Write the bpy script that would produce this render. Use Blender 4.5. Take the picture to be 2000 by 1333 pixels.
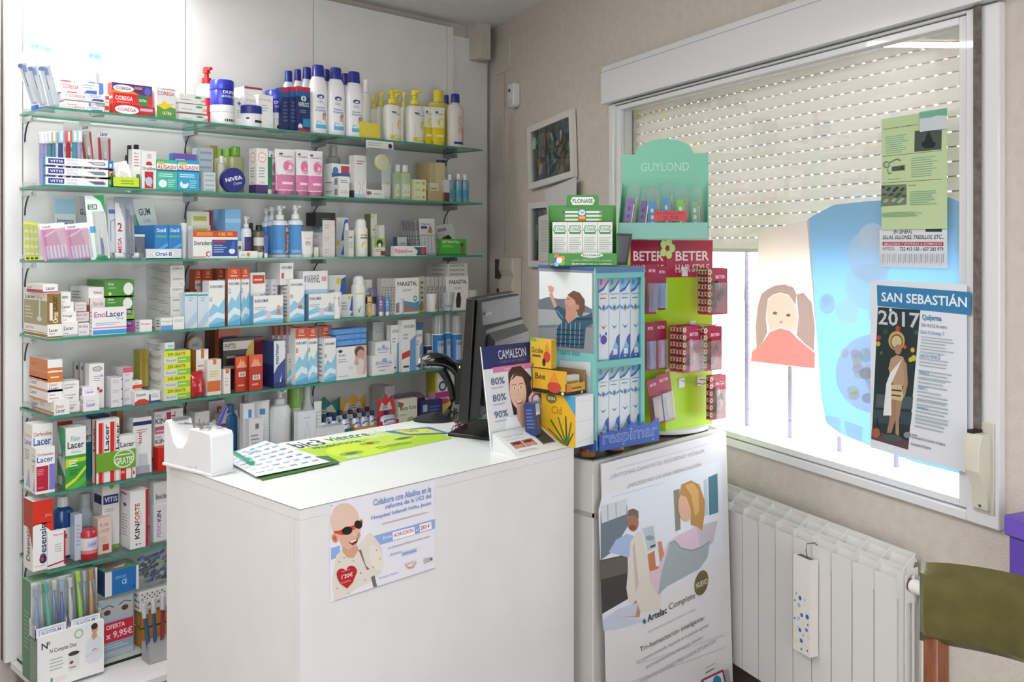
import bpy, math, random
from mathutils import Vector, Matrix
random.seed(7)
R = math.radians
for o in list(bpy.data.objects): bpy.data.objects.remove(o)
SC = bpy.context.scene
COL = SC.collection
# ------------------------------------------------------------------ camera
F, CX, CY, EYE, YAW = 1858.0, 1000.0, 477.0, 1.42, R(45.7)
sy_, cy_ = math.sin(YAW), math.cos(YAW)
cam = bpy.data.cameras.new('camera'); co = bpy.data.objects.new('camera', cam); COL.objects.link(co)
co.location = (0, 0, EYE); co.rotation_euler = (R(90), 0, -YAW)
cam.sensor_width = 36; cam.lens = F / 2000 * 36; cam.shift_y = -(666.5 - CY) / 2000
cam.clip_start = 0.02
SC.camera = co
# ------------------------------------------------------------------ colour management
SC.view_settings.view_transform = 'Standard'; SC.view_settings.look = 'None'
SC.view_settings.gamma = 1; SC.view_settings.use_curve_mapping = False
SC.view_settings.exposure = EXPO = 0.08
SC.cycles.use_denoising = True
SC.cycles.max_bounces = 7; SC.cycles.diffuse_bounces = 4; SC.cycles.transparent_max_bounces = 24
SC.cycles.sample_clamp_indirect = 4; SC.cycles.caustics_reflective = False; SC.cycles.caustics_refractive = False
# ------------------------------------------------------------------ daylight and lamps
w = bpy.data.worlds.new('sky'); SC.world = w; w.use_nodes = True
bg = w.node_tree.nodes['Background']; bg.inputs[0].default_value = (0.93, 0.96, 1.0, 1); bg.inputs[1].default_value = 7.0
def area(name, loc, size, power, target, color=(1, 1, 1)):
    l = bpy.data.lights.new(name, 'AREA'); l.shape = 'RECTANGLE'; l.size, l.size_y = size; l.energy = power; l.color = color
    o = bpy.data.objects.new(name, l); o.location = loc; COL.objects.link(o)
    o.rotation_euler = (Vector(target) - Vector(loc)).to_track_quat('-Z', 'Y').to_euler()
    return o
CEIL_Z = 2.53
area('added_ceiling_light', (0.75, 2.25, CEIL_Z - .07), (1.15, .5), 6, (0.75, 2.25, 0), (.97, .985, 1))  # unseen lamp, added to light the shelves and the far corner
area('second_added_ceiling_light', (-.35, .55, CEIL_Z - .07), (1.15, .5), 17, (-.35, .55, 0), (.97, .985, 1))  # unseen lamp, added to light the fronts
# sampling guides for the daylight that comes in through the window and an unseen glazed door added for frontal light (portals give off no light themselves)
for nm_, lc_, sz_, tg_ in (('window_portal', (2.85, 1.45, 1.35), (1.9, 1.3), (1.2, 2.1, 1.35)), ('added_door_portal', (-.35, -1.80, .95), (2.1, 2.1), (-.35, 0, .95))):
    area(nm_, lc_, sz_, 1, tg_).data.cycles.is_portal = True
area('shelf_lamp_light', (1.24, 3.33, 2.44), (.62, .05), 10, (1.24, 3.50, 1.8), (1, 1, 1))
# ------------------------------------------------------------------ materials
MATS = {}
def lin(h):
    h = h.lstrip('#'); c = [int(h[i:i + 2], 16) / 255 for i in (0, 2, 4)]
    return [x / 12.92 if x <= .04045 else ((x + .055) / 1.055) ** 2.4 for x in c]
def M(hexc, rough=.5, metal=0, coat=0):
    k = (hexc, rough, metal, coat)
    if k in MATS: return MATS[k]
    m = bpy.data.materials.new('paint_' + hexc.lstrip('#')); m.use_nodes = True
    b = m.node_tree.nodes['Principled BSDF']
    b.inputs['Base Color'].default_value = (*lin(hexc), 1)
    b.inputs['Roughness'].default_value = rough; b.inputs['Metallic'].default_value = metal
    b.inputs['Coat Weight'].default_value = coat
    MATS[k] = m
    return m
def near(a, b):
    a, b = lin(a), lin(b); ma, mb = max(a), max(b); na = [x / ma for x in a]; nb = [x / mb for x in b]
    return max(abs(x - y) for x, y in zip(na, nb)) < .22
def noisy(name, c1, c2, scale, rough=.6, bump=0.0, bscale=None, stretch=None, detail=4, coat=0):
    m = bpy.data.materials.new(name); m.use_nodes = True; nt = m.node_tree; N = nt.nodes; L = nt.links
    b = N['Principled BSDF']; tc = N.new('ShaderNodeTexCoord'); mp = N.new('ShaderNodeMapping')
    L.new(tc.outputs['Object'], mp.inputs[0])
    if stretch: mp.inputs['Scale'].default_value = stretch
    n = N.new('ShaderNodeTexNoise'); n.inputs['Scale'].default_value = scale; n.inputs['Detail'].default_value = detail
    L.new(mp.outputs[0], n.inputs[0])
    r = N.new('ShaderNodeValToRGB'); r.color_ramp.elements[0].color = (*lin(c1), 1); r.color_ramp.elements[1].color = (*lin(c2), 1)
    r.color_ramp.elements[0].position = .35; r.color_ramp.elements[1].position = .65
    L.new(n.outputs[0], r.inputs[0]); L.new(r.outputs[0], b.inputs['Base Color'])
    b.inputs['Roughness'].default_value = rough; b.inputs['Coat Weight'].default_value = coat
    if bump:
        n2 = N.new('ShaderNodeTexNoise'); n2.inputs['Scale'].default_value = bscale or scale; n2.inputs['Detail'].default_value = 3
        L.new(mp.outputs[0], n2.inputs[0]); bu = N.new('ShaderNodeBump'); bu.inputs['Strength'].default_value = bump; bu.inputs['Distance'].default_value = .004
        L.new(n2.outputs[0], bu.inputs['Height']); L.new(bu.outputs[0], b.inputs['Normal'])
    return m
def thin(name, tint, gloss=.06, rough=.03, milky=0.0, milk='#ffffff'):
    """thin clear sheet: see-through with a Fresnel reflection, optionally a little milky"""
    m = bpy.data.materials.new(name); m.use_nodes = True; nt = m.node_tree; N = nt.nodes; L = nt.links
    N.remove(N['Principled BSDF']); out = N['Material Output']
    t = N.new('ShaderNodeBsdfTransparent'); t.inputs[0].default_value = (*lin(tint), 1)
    d = N.new('ShaderNodeBsdfDiffuse'); d.inputs[0].default_value = (*lin(milk), 1)
    g = N.new('ShaderNodeBsdfGlossy'); g.inputs['Roughness'].default_value = rough
    fr = N.new('ShaderNodeLayerWeight'); fr.inputs[0].default_value = .12
    ad = N.new('ShaderNodeMath'); ad.operation = 'MULTIPLY_ADD'; ad.inputs[1].default_value = .55; ad.inputs[2].default_value = gloss
    L.new(fr.outputs['Fresnel'], ad.inputs[0])
    m1 = N.new('ShaderNodeMixShader'); m1.inputs[0].default_value = milky; L.new(t.outputs[0], m1.inputs[1]); L.new(d.outputs[0], m1.inputs[2])
    m2 = N.new('ShaderNodeMixShader'); L.new(ad.outputs[0], m2.inputs[0]); L.new(m1.outputs[0], m2.inputs[1]); L.new(g.outputs[0], m2.inputs[2])
    L.new(m2.outputs[0], out.inputs[0])
    MATS[name] = m
    return m
def papery(name, col, trans=.5):
    m = bpy.data.materials.new(name); m.use_nodes = True; nt = m.node_tree; N = nt.nodes; L = nt.links
    N.remove(N['Principled BSDF']); out = N['Material Output']
    t = N.new('ShaderNodeBsdfTranslucent'); t.inputs[0].default_value = (*lin(col), 1)
    d = N.new('ShaderNodeBsdfDiffuse'); d.inputs[0].default_value = (*lin(col), 1)
    m1 = N.new('ShaderNodeMixShader'); m1.inputs[0].default_value = trans; L.new(d.outputs[0], m1.inputs[1]); L.new(t.outputs[0], m1.inputs[2])
    L.new(m1.outputs[0], out.inputs[0])
    return m
CLEAR = thin('clear_plastic', '#f4f8f8', .05, .08, .06)
BLISTER = thin('blister_plastic', '#f0f4f4', .10, .12, .14)
GLASSTOP = thin('shelf_glass', '#fafcfb', .05, .02, .02, '#d8e8e0')
PANE = thin('window_glass', '#fdfefe', .075, .01)
SMOKE = thin('tinted_glass', '#d8c0c4', .06, .02)
GEDGE = M('#3f8f78', .15)
WHITEMEL = noisy('white_melamine', '#e6e6e4', '#ebebe9', 6, .38)
# ------------------------------------------------------------------ geometry helpers
class Frame:
    """upright working frame: local x runs to the right along a wall, local y away from the viewer, z up"""
    def __init__(s, ox=0, oy=0, rz=0):
        s.o = Vector((ox, oy)); s.rz = rz
        s.ax = Vector((math.cos(rz), math.sin(rz))); s.ay = Vector((-math.sin(rz), math.cos(rz)))
    def hit(s, px, py, yc):
        r = (px - CX) / F; up = (CY - py) / F
        d = Vector((sy_ + r * cy_, cy_ - r * sy_))
        k = (yc + s.o.dot(s.ay)) / d.dot(s.ay); p = d * k - s.o
        return p.dot(s.ax), EYE + up * k
    def world(s, x, y, z): 
        p = s.o + s.ax * x + s.ay * y
        return (p.x, p.y, z)
def hz(px, py, z):
    k = (z - EYE) / ((CY - py) / F); r = (px - CX) / F
    return Vector((k * (sy_ + r * cy_), k * (cy_ - r * sy_)))
S0 = Frame()
TXT = {}
def text_geo(s, bold=False, shear=0):
    k = (s, bold, shear)
    if k in TXT: return TXT[k]
    c = bpy.data.curves.new('t', 'FONT'); c.body = s; c.resolution_u = 2; c.size = 1; c.shear = shear
    if bold: c.offset = .018
    o = bpy.data.objects.new('t', c)
    me = o.to_mesh()
    vs = [tuple(v.co)[:2] for v in me.vertices]; fs = [tuple(p.vertices) for p in me.polygons]
    o.to_mesh_clear(); bpy.data.objects.remove(o); bpy.data.curves.remove(c)
    if not vs: vs = [(0, 0), (1, 0), (1, 1)]; fs = []
    xs = [v[0] for v in vs]; ys = [v[1] for v in vs]
    x0, x1 = min(xs), max(xs); y0, y1 = min(ys), max(ys)
    TXT[k] = ([((x - x0) / max(x1 - x0, 1e-6), (y - y0) / max(y1 - y0, 1e-6)) for x, y in vs], fs)
    return TXT[k]
class MB:
    def __init__(s): s.v = []; s.f = []; s.m = []; s.mats = []; s.lay = 0
    def mi(s, mat):
        if isinstance(mat, str): mat = M(mat)
        if mat not in s.mats: s.mats.append(mat)
        return s.mats.index(mat)
    def add(s, vs, fs, mat):
        b = len(s.v); s.v += [tuple(v) for v in vs]; i = s.mi(mat)
        for f in fs: s.f.append(tuple(b + k for k in f)); s.m.append(i)
        return s
    def poly(s, pts, mat): return s.add(pts, [tuple(range(len(pts)))], mat)
    def box(s, a, b, mat, top=None, left=None, front=None):
        x0, y0, z0 = a; x1, y1, z1 = b
        vs = [(x0, y0, z0), (x1, y0, z0), (x1, y1, z0), (x0, y1, z0), (x0, y0, z1), (x1, y0, z1), (x1, y1, z1), (x0, y1, z1)]
        s.add(vs, [(0, 3, 2, 1), (1, 2, 6, 5), (2, 3, 7, 6)], mat)
        i = len(s.v) - 8
        for f, mm in (((0, 1, 5, 4), front), ((3, 0, 4, 7), left), ((4, 5, 6, 7), top)):
            s.f.append(tuple(i + k for k in f)); s.m.append(s.mi(mm or mat))
        return s
    def prism(s, pts, y0, y1, mat, axis='y', cap=None):
        """outline in x-z (axis y), y-z (axis x) or x-y (axis z) extruded between y0 and y1"""
        g = {'y': lambda p, q: (p[0], q, p[1]), 'x': lambda p, q: (q, p[0], p[1]), 'z': lambda p, q: (p[0], p[1], q)}[axis]
        n = len(pts); vs = [g(p, y0) for p in pts] + [g(p, y1) for p in pts]
        s.add(vs, [(i, (i + 1) % n, n + (i + 1) % n, n + i) for i in range(n)] + [tuple(range(n))[::-1], tuple(range(n, 2 * n))], mat)
        return s
    def loft(s, prof, mat, c=(0, 0, 0), n=20, e=2.0, caps=True):
        """prof: (z, rx, ry[, dx, dy]); e: superellipse exponent"""
        rings = []
        for p in prof:
            z, rx, ry = p[:3]; dx, dy = (p[3], p[4]) if len(p) > 3 else (0, 0)
            ring = []
            for i in range(n):
                a = 2 * math.pi * i / n; ca, sa = math.cos(a), math.sin(a)
                ring.append((c[0] + dx + rx * math.copysign(abs(ca) ** (2 / e), ca), c[1] + dy + ry * math.copysign(abs(sa) ** (2 / e), sa), c[2] + z))
            rings.append(ring)
        vs = [v for r in rings for v in r]; fs = []
        for k in range(len(rings) - 1):
            for i in range(n): j = (i + 1) % n; fs.append((k * n + i, k * n + j, (k + 1) * n + j, (k + 1) * n + i))
        if caps: fs += [tuple(range(n))[::-1], tuple((len(rings) - 1) * n + i for i in range(n))]
        return s.add(vs, fs, mat)
    def tube(s, path, r, mat, n=8, closed=False):
        P = [Vector(p) for p in path]; rings = []; m = len(P); up = Vector((0, 0, 1))
        rs = r if isinstance(r, (list, tuple)) else [r] * m
        for i, p in enumerate(P):
            if closed: t = P[(i + 1) % m] - P[i - 1]
            else: t = P[min(i + 1, m - 1)] - P[max(i - 1, 0)]
            t.normalize(); a = t.cross(up)
            if a.length < .1: a = t.cross(Vector((1, 0, 0)))
            a.normalize(); b = t.cross(a)
            rings.append([p + (a * math.cos(2 * math.pi * k / n) + b * math.sin(2 * math.pi * k / n)) * rs[i] for k in range(n)])
        vs = [v for q in rings for v in q]; fs = []
        for k in range(m if closed else m - 1):
            k2 = (k + 1) % m
            for i in range(n): j = (i + 1) % n; fs.append((k * n + i, k * n + j, k2 * n + j, k2 * n + i))
        if not closed: fs += [tuple(range(n))[::-1], tuple((m - 1) * n + i for i in range(n))]
        return s.add(vs, fs, mat)
    def xf(s, mat4):
        s.v = [tuple(mat4 @ Vector(v)) for v in s.v]; return s
    def merge(s, o):
        b = len(s.v); s.v += o.v
        for f, m in zip(o.f, o.m): s.f.append(tuple(b + k for k in f)); s.m.append(s.mi(o.mats[m]))
        return s
    def build(s, name, parent=None, loc=(0, 0, 0), rz=0, rot=None, label=None, cat=None, group=None, kind=None, bevel=0, smooth=True):
        me = bpy.data.meshes.new(name); me.from_pydata(s.v, [], s.f)
        for m in s.mats: me.materials.append(m)
        me.polygons.foreach_set('material_index', s.m)
        if smooth:
            me.polygons.foreach_set('use_smooth', [True] * len(s.f)); me.set_sharp_from_angle(angle=R(35))
        me.update()
        o = bpy.data.objects.new(name, me); COL.objects.link(o)
        o.location = loc; o.rotation_euler = rot or (0, 0, rz); o.parent = parent
        if bevel:
            b = o.modifiers.new('b', 'BEVEL'); b.width = bevel; b.segments = 2; b.limit_method = 'ANGLE'
        tag(o, label, cat, group, kind)
        return o
def tag(o, label=None, cat=None, group=None, kind=None):
    if label: o['label'] = label
    if cat: o['category'] = cat
    if group: o['group'] = group
    if kind: o['kind'] = kind
    return o
def thing(name, loc, rz=0, label=None, cat=None, group=None, rot=None):
    o = bpy.data.objects.new(name, None); COL.objects.link(o); o.location = loc; o.rotation_euler = rot or (0, 0, rz); o.empty_display_size = .05
    return tag(o, label, cat, group)
def struct(o): o['kind'] = 'structure'; return o
# printed artwork on a surface: ops in 0..1 face coordinates
EPS = .00004
class Face:
    def __init__(s, mb, pos, w, h, nu=1): s.mb = mb; s.pos = pos; s.w = w; s.h = h; s.lay = 1; s.nu = nu
    def draw(s, ops):
        for op in ops:
            k = op[0]; e = s.lay * EPS; s.lay += 1; P = lambda u, v: s.pos(u, v, e)
            if k == 'r':
                _, u0, v0, u1, v1, c = op; n = max(1, int(s.nu * abs(u1 - u0) + .99)) if s.nu > 1 else 1
                nv = 5 if s.nu > 1 else 1
                vs = [P(u0 + (u1 - u0) * i / n, v0 + (v1 - v0) * j / nv) for j in range(nv + 1) for i in range(n + 1)]
                s.mb.add(vs, [(j * (n + 1) + i, j * (n + 1) + i + 1, (j + 1) * (n + 1) + i + 1, (j + 1) * (n + 1) + i) for i in range(n) for j in range(nv)], c)
            elif k in ('t', 'tv', 'ti', 'td'):
                _, t, u0, v0, u1, v1, c = op[:7]; vs, fs = text_geo(t, len(op) > 7, .25 if k == 'ti' else 0)
                if k == 'tv': q = [P(u1 - (u1 - u0) * y, v0 + (v1 - v0) * x) for x, y in vs]
                elif k == 'td': q = [P(u0 + (u1 - u0) * y, v1 - (v1 - v0) * x) for x, y in vs]
                else: q = [P(u0 + (u1 - u0) * x, v0 + (v1 - v0) * y) for x, y in vs]
                s.mb.add(q, fs, c)
            elif k == 'e':
                _, u, v, a, b, c = op[:6]; rot = op[6] if len(op) > 6 else 0
                if len(op) > 6:
                    cr, sr = math.cos(rot), math.sin(rot); ar = s.h / s.w
                    pts = []
                    for i in range(24):
                        x = a * s.w * math.cos(i * math.pi / 12); y = b * s.h * math.sin(i * math.pi / 12)
                        pts.append(P(u + (x * cr - y * sr) / s.w, v + (x * sr + y * cr) / s.h))
                else: pts = [P(u + a * math.cos(i * math.pi / 12), v + b * math.sin(i * math.pi / 12)) for i in range(24)]
                s.mb.poly(pts, c)
            elif k == 'p':
                s.mb.poly([P(u, v) for u, v in op[1]], op[2])
            elif k == 'l':
                _, u0, v0, u1, v1, n, c = op[:7]; rnd = random.Random(int(u0 * 991 + v0 * 77 + n))
                for i in range(n):
                    y = v0 + (v1 - v0) * (i + .25) / n; y2 = y + (v1 - v0) / n * .4; ue = u0 + (u1 - u0) * rnd.uniform(.7, 1)
                    s.mb.poly([P(u0, y), P(ue, y), P(ue, y2), P(u0, y2)], c)
            elif k == 's':   # a line stroke given as points, width in u units of the face width
                pts, wd, c = op[1], op[2], op[3]
                for (a, b), (c2, d) in zip(pts, pts[1:]):
                    dx, dy = (c2 - a) * s.w, (d - b) * s.h; L = math.hypot(dx, dy) or 1; nx, ny = -dy / L * wd / 2, dx / L * wd / 2
                    s.mb.poly([P(a + nx / s.w, b + ny / s.h), P(c2 + nx / s.w, d + ny / s.h), P(c2 - nx / s.w, d - ny / s.h), P(a - nx / s.w, b - ny / s.h)], c)
        return s
def flatface(mb, o, u, v, w, h):
    o, u, v = Vector(o), Vector(u), Vector(v); n = u.cross(v)
    return Face(mb, lambda a, b, e: o + u * (a * w) + v * (b * h) + n * e, w, h)
def front(mb, w, h, x=0, y=0, z=0): return flatface(mb, (x, y, z), (1, 0, 0), (0, 0, 1), w, h)
def left(mb, d, h, x=0, y=0, z=0): return flatface(mb, (x, y + d, z), (0, -1, 0), (0, 0, 1), d, h)
def topf(mb, w, d, x=0, y=0, z=0): return flatface(mb, (x, y, z), (1, 0, 0), (0, 1, 0), w, d)
def wrap(mb, prof, c=(0, 0, 0), span=2.6, rot=0, e=2.0):
    """label surface around a lofted body"""
    z0, z1 = prof[0][0], prof[-1][0]
    def pos(u, v, off):
        z = z0 + (z1 - z0) * v; rx, ry = prof[0][1:3]
        for a, b in zip(prof, prof[1:]):
            if a[0] <= z <= b[0] and b[0] > a[0]:
                k = (z - a[0]) / (b[0] - a[0]); rx = a[1] + (b[1] - a[1]) * k; ry = a[2] + (b[2] - a[2]) * k; break
        t = -math.pi / 2 + (u - .5) * span + rot; ca, sa = math.cos(t), math.sin(t)
        off = off + .0004
        return (c[0] + (rx + off) * math.copysign(abs(ca) ** (2 / e), ca), c[1] + (ry + off) * math.copysign(abs(sa) ** (2 / e), sa), c[2] + z)
    return Face(mb, pos, prof[0][1] * span, z1 - z0, nu=12)
# ================================================================== room shell
FLOOR = -.12
YB, YF = 3.50, 3.235          # cladding face and front edge of the glass shelves
CX0, CY0 = 3.458, 3.55        # room corner
WF = Frame(CX0, CY0, R(-111.6))
plaster = noisy('plaster_wall', '#cbc2b8', '#d1c9bf', 30, .85, .6, 120)
plaster2 = noisy('ceiling_paint', '#dedcd8', '#e4e2df', 12, .9, .1, 80)
m = MB(); m.box((-1.6, CY0, FLOOR), (CX0 + .3, CY0 + .12, CEIL_Z), plaster); struct(m.build('wall_back'))
ax, ay = WF.ax, WF.ay
LW = 5.6
def wfbox(mb, x0, x1, y0, y1, z0, z1, mat):
    mb.box((x0, y0, z0), (x1, y1, z1), mat)
WO = dict(loc=(CX0, CY0, 0), rz=WF.rz)
T0, T1, Z0, Z1 = 1.285, 3.055, .768, 1.972
m = MB()
wfbox(m, -.1, T0, 0, .26, FLOOR, CEIL_Z, plaster); wfbox(m, T1, LW, 0, .26, FLOOR, CEIL_Z, plaster)
wfbox(m, T0, T1, 0, .26, FLOOR, Z0, plaster); wfbox(m, T0, T1, 0, .26, Z1, CEIL_Z, plaster)
struct(m.build('wall_right', **WO))
e = WF.world(LW, 0, 0)
m = MB(); m.prism([(-1.6, CY0 + .1), (-1.6, e[1]), (e[0], e[1]), (e[0] + .35, e[1] + .35), (CX0 + .25, CY0 + .1)], FLOOR - .05, FLOOR, noisy('floor_tile', '#8f8b88', '#a29e9a', 3, .35), 'z'); struct(m.build('floor'))
m = MB(); m.prism([(-1.6, CY0 + .1), (-1.6, e[1]), (e[0], e[1]), (e[0] + .35, e[1] + .35), (CX0 + .25, CY0 + .1)], CEIL_Z, CEIL_Z + .08, plaster2, 'z'); struct(m.build('ceiling'))
m = MB(); m.box((-1.7, e[1], FLOOR), (-1.6, CY0 + .1, CEIL_Z), plaster); struct(m.build('wall_left'))
m = MB(); DXA, DXB, DZT = -1.35, .65, 2.05
m.box((-1.7, e[1] - .1, FLOOR), (DXA, e[1], CEIL_Z), plaster); m.box((DXB, e[1] - .1, FLOOR), (e[0] + .2, e[1], CEIL_Z), plaster); m.box((DXA, e[1] - .1, DZT), (DXB, e[1], CEIL_Z), plaster); struct(m.build('wall_front'))
d_ = thing('added_door_1', (0, e[1], FLOOR), 0, 'unseen glazed double shop door added behind the viewer for frontal daylight', 'door'); d_['kind'] = 'structure'  # unseen door, put in as a soft frontal daylight source
for a_, b_ in ((DXA, (DXA + DXB) / 2), ((DXA + DXB) / 2, DXB)):
    m = MB(); h_ = DZT - FLOOR
    for q in (((a_, -.07, 0), (a_ + .05, -.03, h_)), ((b_ - .05, -.07, 0), (b_, -.03, h_)), ((a_ + .05, -.07, 0), (b_ - .05, -.03, .1)), ((a_ + .05, -.07, h_ - .06), (b_ - .05, -.03, h_))): m.box(*q, '#e4e4e6')
    m.build('added_door_leaf', d_); m = MB(); m.box((a_ + .05, -.055, .1), (b_ - .05, -.05, h_ - .06), PANE); m.build('pane', d_)
m = MB(); m.box((0, -.012, FLOOR), (LW, 0, FLOOR + .22), '#6f625a'); struct(m.build('baseboard_right', **WO))
# boxed-in beam end in the far corner, unseen ceiling lamps added for room light
m = MB(); m.box((3.305, 3.44, 2.355), (3.37, 3.545, CEIL_Z), plaster); struct(m.build('trim_1', label='boxed-in plastered pipe in the far corner under the ceiling'))
for (x, y), lb in (((.75, 2.25), 'nearer'), ((-.35, .55), 'farther')):
    t = thing('added_ceiling_lamp', (x, y, CEIL_Z), 0, 'unseen ceiling light panel added for fill, the one %s the counter' % ('closer to' if lb == 'nearer' else 'away from'), 'lamp')
    m = MB(); m.box((-.62, -.3, -.045), (.62, -.262, 0), '#e8e8e8'); m.box((-.62, .262, -.045), (.62, .3, 0), '#e8e8e8'); m.box((-.62, -.262, -.045), (-.585, .262, 0), '#e8e8e8'); m.box((.585, -.262, -.045), (.62, .262, 0), '#e8e8e8'); m.build('frame', t)
    em = bpy.data.materials.new('lamp_diffuser'); em.use_nodes = True; pb = em.node_tree.nodes['Principled BSDF']; pb.inputs['Emission Color'].default_value = (1, 1, 1, 1); pb.inputs['Emission Strength'].default_value = 9
    m = MB(); m.box((-.585, -.262, -.03), (.585, .262, -.005), em); m.build('diffuser', t)
t = thing('cabinet_lamp', (1.22, 3.38, 2.50), 0, 'slim white strip lamp above the left end of the shelves', 'lamp')
m = MB(); m.box((-.3, -.02, -.03), (.3, .02, .0), '#e8e8e8'); m.build('housing', t)
tm = bpy.data.materials.new('lamp_tube'); tm.use_nodes = True; pb = tm.node_tree.nodes['Principled BSDF']; pb.inputs['Emission Color'].default_value = (1, 1, 1, 1); pb.inputs['Emission Strength'].default_value = 45
m = MB(); m.tube([(-.29, 0, -.055), (.29, 0, -.055)], .014, tm, n=12); m.build('tube', t)
for q_ in (-.285, .285): m = MB(); m.box((q_ - .008, -.01, -.06), (q_ + .008, .01, -.03), '#e8e8e8'); m.build('tube_holder', t)
m = MB(); m.box((-.02, .03, -.01), (.02, .115, .01), '#dddddd'); m.build('wall_arm', t)
# ================================================================== window
frame_m = M('#e4e4e6', .22, 0, .3)
wn = thing('window_1', WO['loc'], WO['rz'], 'white aluminium window with a half lowered roller shutter', 'window'); wn['kind'] = 'structure'
m = MB(); y0, y1 = -.018, .07
gx0, gx1, gz0, gz1 = 1.352, 2.935, .812, 1.945
for a in ((T0 - .0, y0, Z0), ), : pass
m.box((T0, y0, Z0), (gx0 - .03, y1, Z1), frame_m); m.box((gx1 + .03, y0, Z0), (T1, y1, Z1), frame_m)
m.box((gx0 - .03, y0, Z0), (gx1 + .03, y1, gz0 - .02), frame_m); m.box((gx0 - .03, y0, gz1 + .02), (gx1 + .03, y1, Z1), frame_m)
m.build('window_frame', wn, bevel=.003)
m = MB()
for a, b in (((gx0 - .028, -.006, gz0 - .018), (gx0, .05, gz1 + .018)), ((gx1, -.006, gz0 - .018), (gx1 + .028, .05, gz1 + .018)), ((gx0, -.006, gz0 - .018), (gx1, .05, gz0)), ((gx0, -.006, gz1), (gx1, .05, gz1 + .018))): m.box(a, b, frame_m)
m.build('sash', wn, bevel=.002)
m = MB(); m.box((gx0, .012, gz0), (gx1, .016, gz1), PANE); m.build('pane', wn)
for q in ((T0 + .012,),): pass
m = MB(); m.box((T0, .066, Z0 - .0), (T1, .26, Z0 + .012), '#dcdcda'); m.build('window_sill', wn)
# roller shutter: slats with rows of light slots
st = thing('roller_shutter', WO['loc'], WO['rz'], 'pale slatted roller shutter half lowered outside the window glass', 'shutter')
m = MB(); slat = papery('shutter_slat', '#f4f1ea', .27); pitch = .0378; zb = 1.405; n = 16
for i in range(n):
    z = zb + i * pitch; pts = [(.100, z), (.094, z + .008), (.091, z + .017), (.093, z + .027), (.100, z + .0345), (.106, z + .0345), (.106, z)]
    m.prism(pts, T0 + .01, T1 - .01, slat, 'x')
    zz = z + .0345; x = T0 + .012 + (i % 2) * .012; gap = .015
    while x < T1 - .05:
        m.box((x, .101, zz), (x + .027, .105, zz + pitch - .0345), '#b9b3a6'); x += .027 + gap
m.build('slat_curtain', st)
m = MB(); m.box((T0 + .01, .088, zb - .012), (T1 - .01, .112, zb), '#f0efec'); m.build('bottom_rail', st)
for a_ in (T0, T1 - .03): m = MB(); m.box((a_, .08, Z0 + .012), (a_ + .03, .12, Z1), '#e8e6e0'); m.build('side_rail', st)
# shutter box
t = thing('shutter_box', WO['loc'], WO['rz'], 'long white roller shutter box across the top of the window', 'shutter box')
m = MB(); m.prism([(-.048, 1.975), (-.048, 2.098), (-.04, 2.122), (0, 2.122), (0, 1.975)], 1.277, 3.07, frame_m, 'x'); m.build('housing', t)
m = MB(); m.box((1.277, -.0486, 2.097), (3.07, -.0478, 2.099), '#9a9a98'); m.build('groove', t)
# strap and winder
t = thing('shutter_strap', WO['loc'], WO['rz'], 'dark grey woven shutter strap hanging down the right of the window', 'strap')
m = MB(); m.box((2.992, -.026, .985), (3.012, -.0235, 1.99), noisy('strap_web', '#5d5650', '#75706a', 60, .8, .4, 300)); m.build('strap_webbing', t)
t = thing('strap_winder', WO['loc'], WO['rz'], 'cream plastic shutter strap winder at the lower right of the window', 'winder')
m = MB(); m.prism([(-.018, .80), (-.030, .81), (-.034, .86), (-.058, .90), (-.058, .955), (-.048, .985), (-.018, .985)], 2.994, 3.034, '#d9d5c4', 'x'); m.box((2.988, -.022, .80), (3.044, -.0185, 1.01), '#cfcbbd'); m.build('winder_case', t, bevel=.003)
m = MB(); m.loft([(0, .004, .004), (.002, .003, .003)], '#5b5346'); m.build('screw', t, loc=(3.014, -.0305, .817), rot=(R(90), 0, 0))
m = MB(); m.box((2.996, -.050, .984), (3.014, -.022, .992), '#1c1a18'); m.build('slot', t)
# outside: window grille, terrace and a rendered wall
g = thing('window_grille', WO['loc'], WO['rz'], 'metal window grille outside the glass, upright bars paled in colour for glare', 'grille')
for k in range(8):
    m = MB(); x = 1.40 + k * .226; m.loft([(Z0 - .02, .011, .011), (1.2, .011, .011), (1.24, .014, .014), (1.28, .011, .011), (Z1, .011, .011)], M('#a79dbb', .5), c=(x, .22, 0), n=10); m.build('bar', g)  # pale lilac: the glare of the window is put into the bar colour
m = MB()
for z in (Z0 + .0, Z1 - .04): m.box((T0, .212, z - .008), (T1, .228, z + .008), M('#a79dbb', .5))
m.build('cross_rail', g)
m = MB(); m.box((-3, .26, FLOOR - .3), (8, 9, FLOOR - .25), '#d8d2c8'); struct(m.build('ground', **WO))
m = MB(); m.box((-3, 7.0, FLOOR - .25), (8, 7.2, 1.0), noisy('render_wall', '#e0d8cc', '#e9e2d8', 4, .9)); struct(m.build('wall_outside', **WO))
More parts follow.
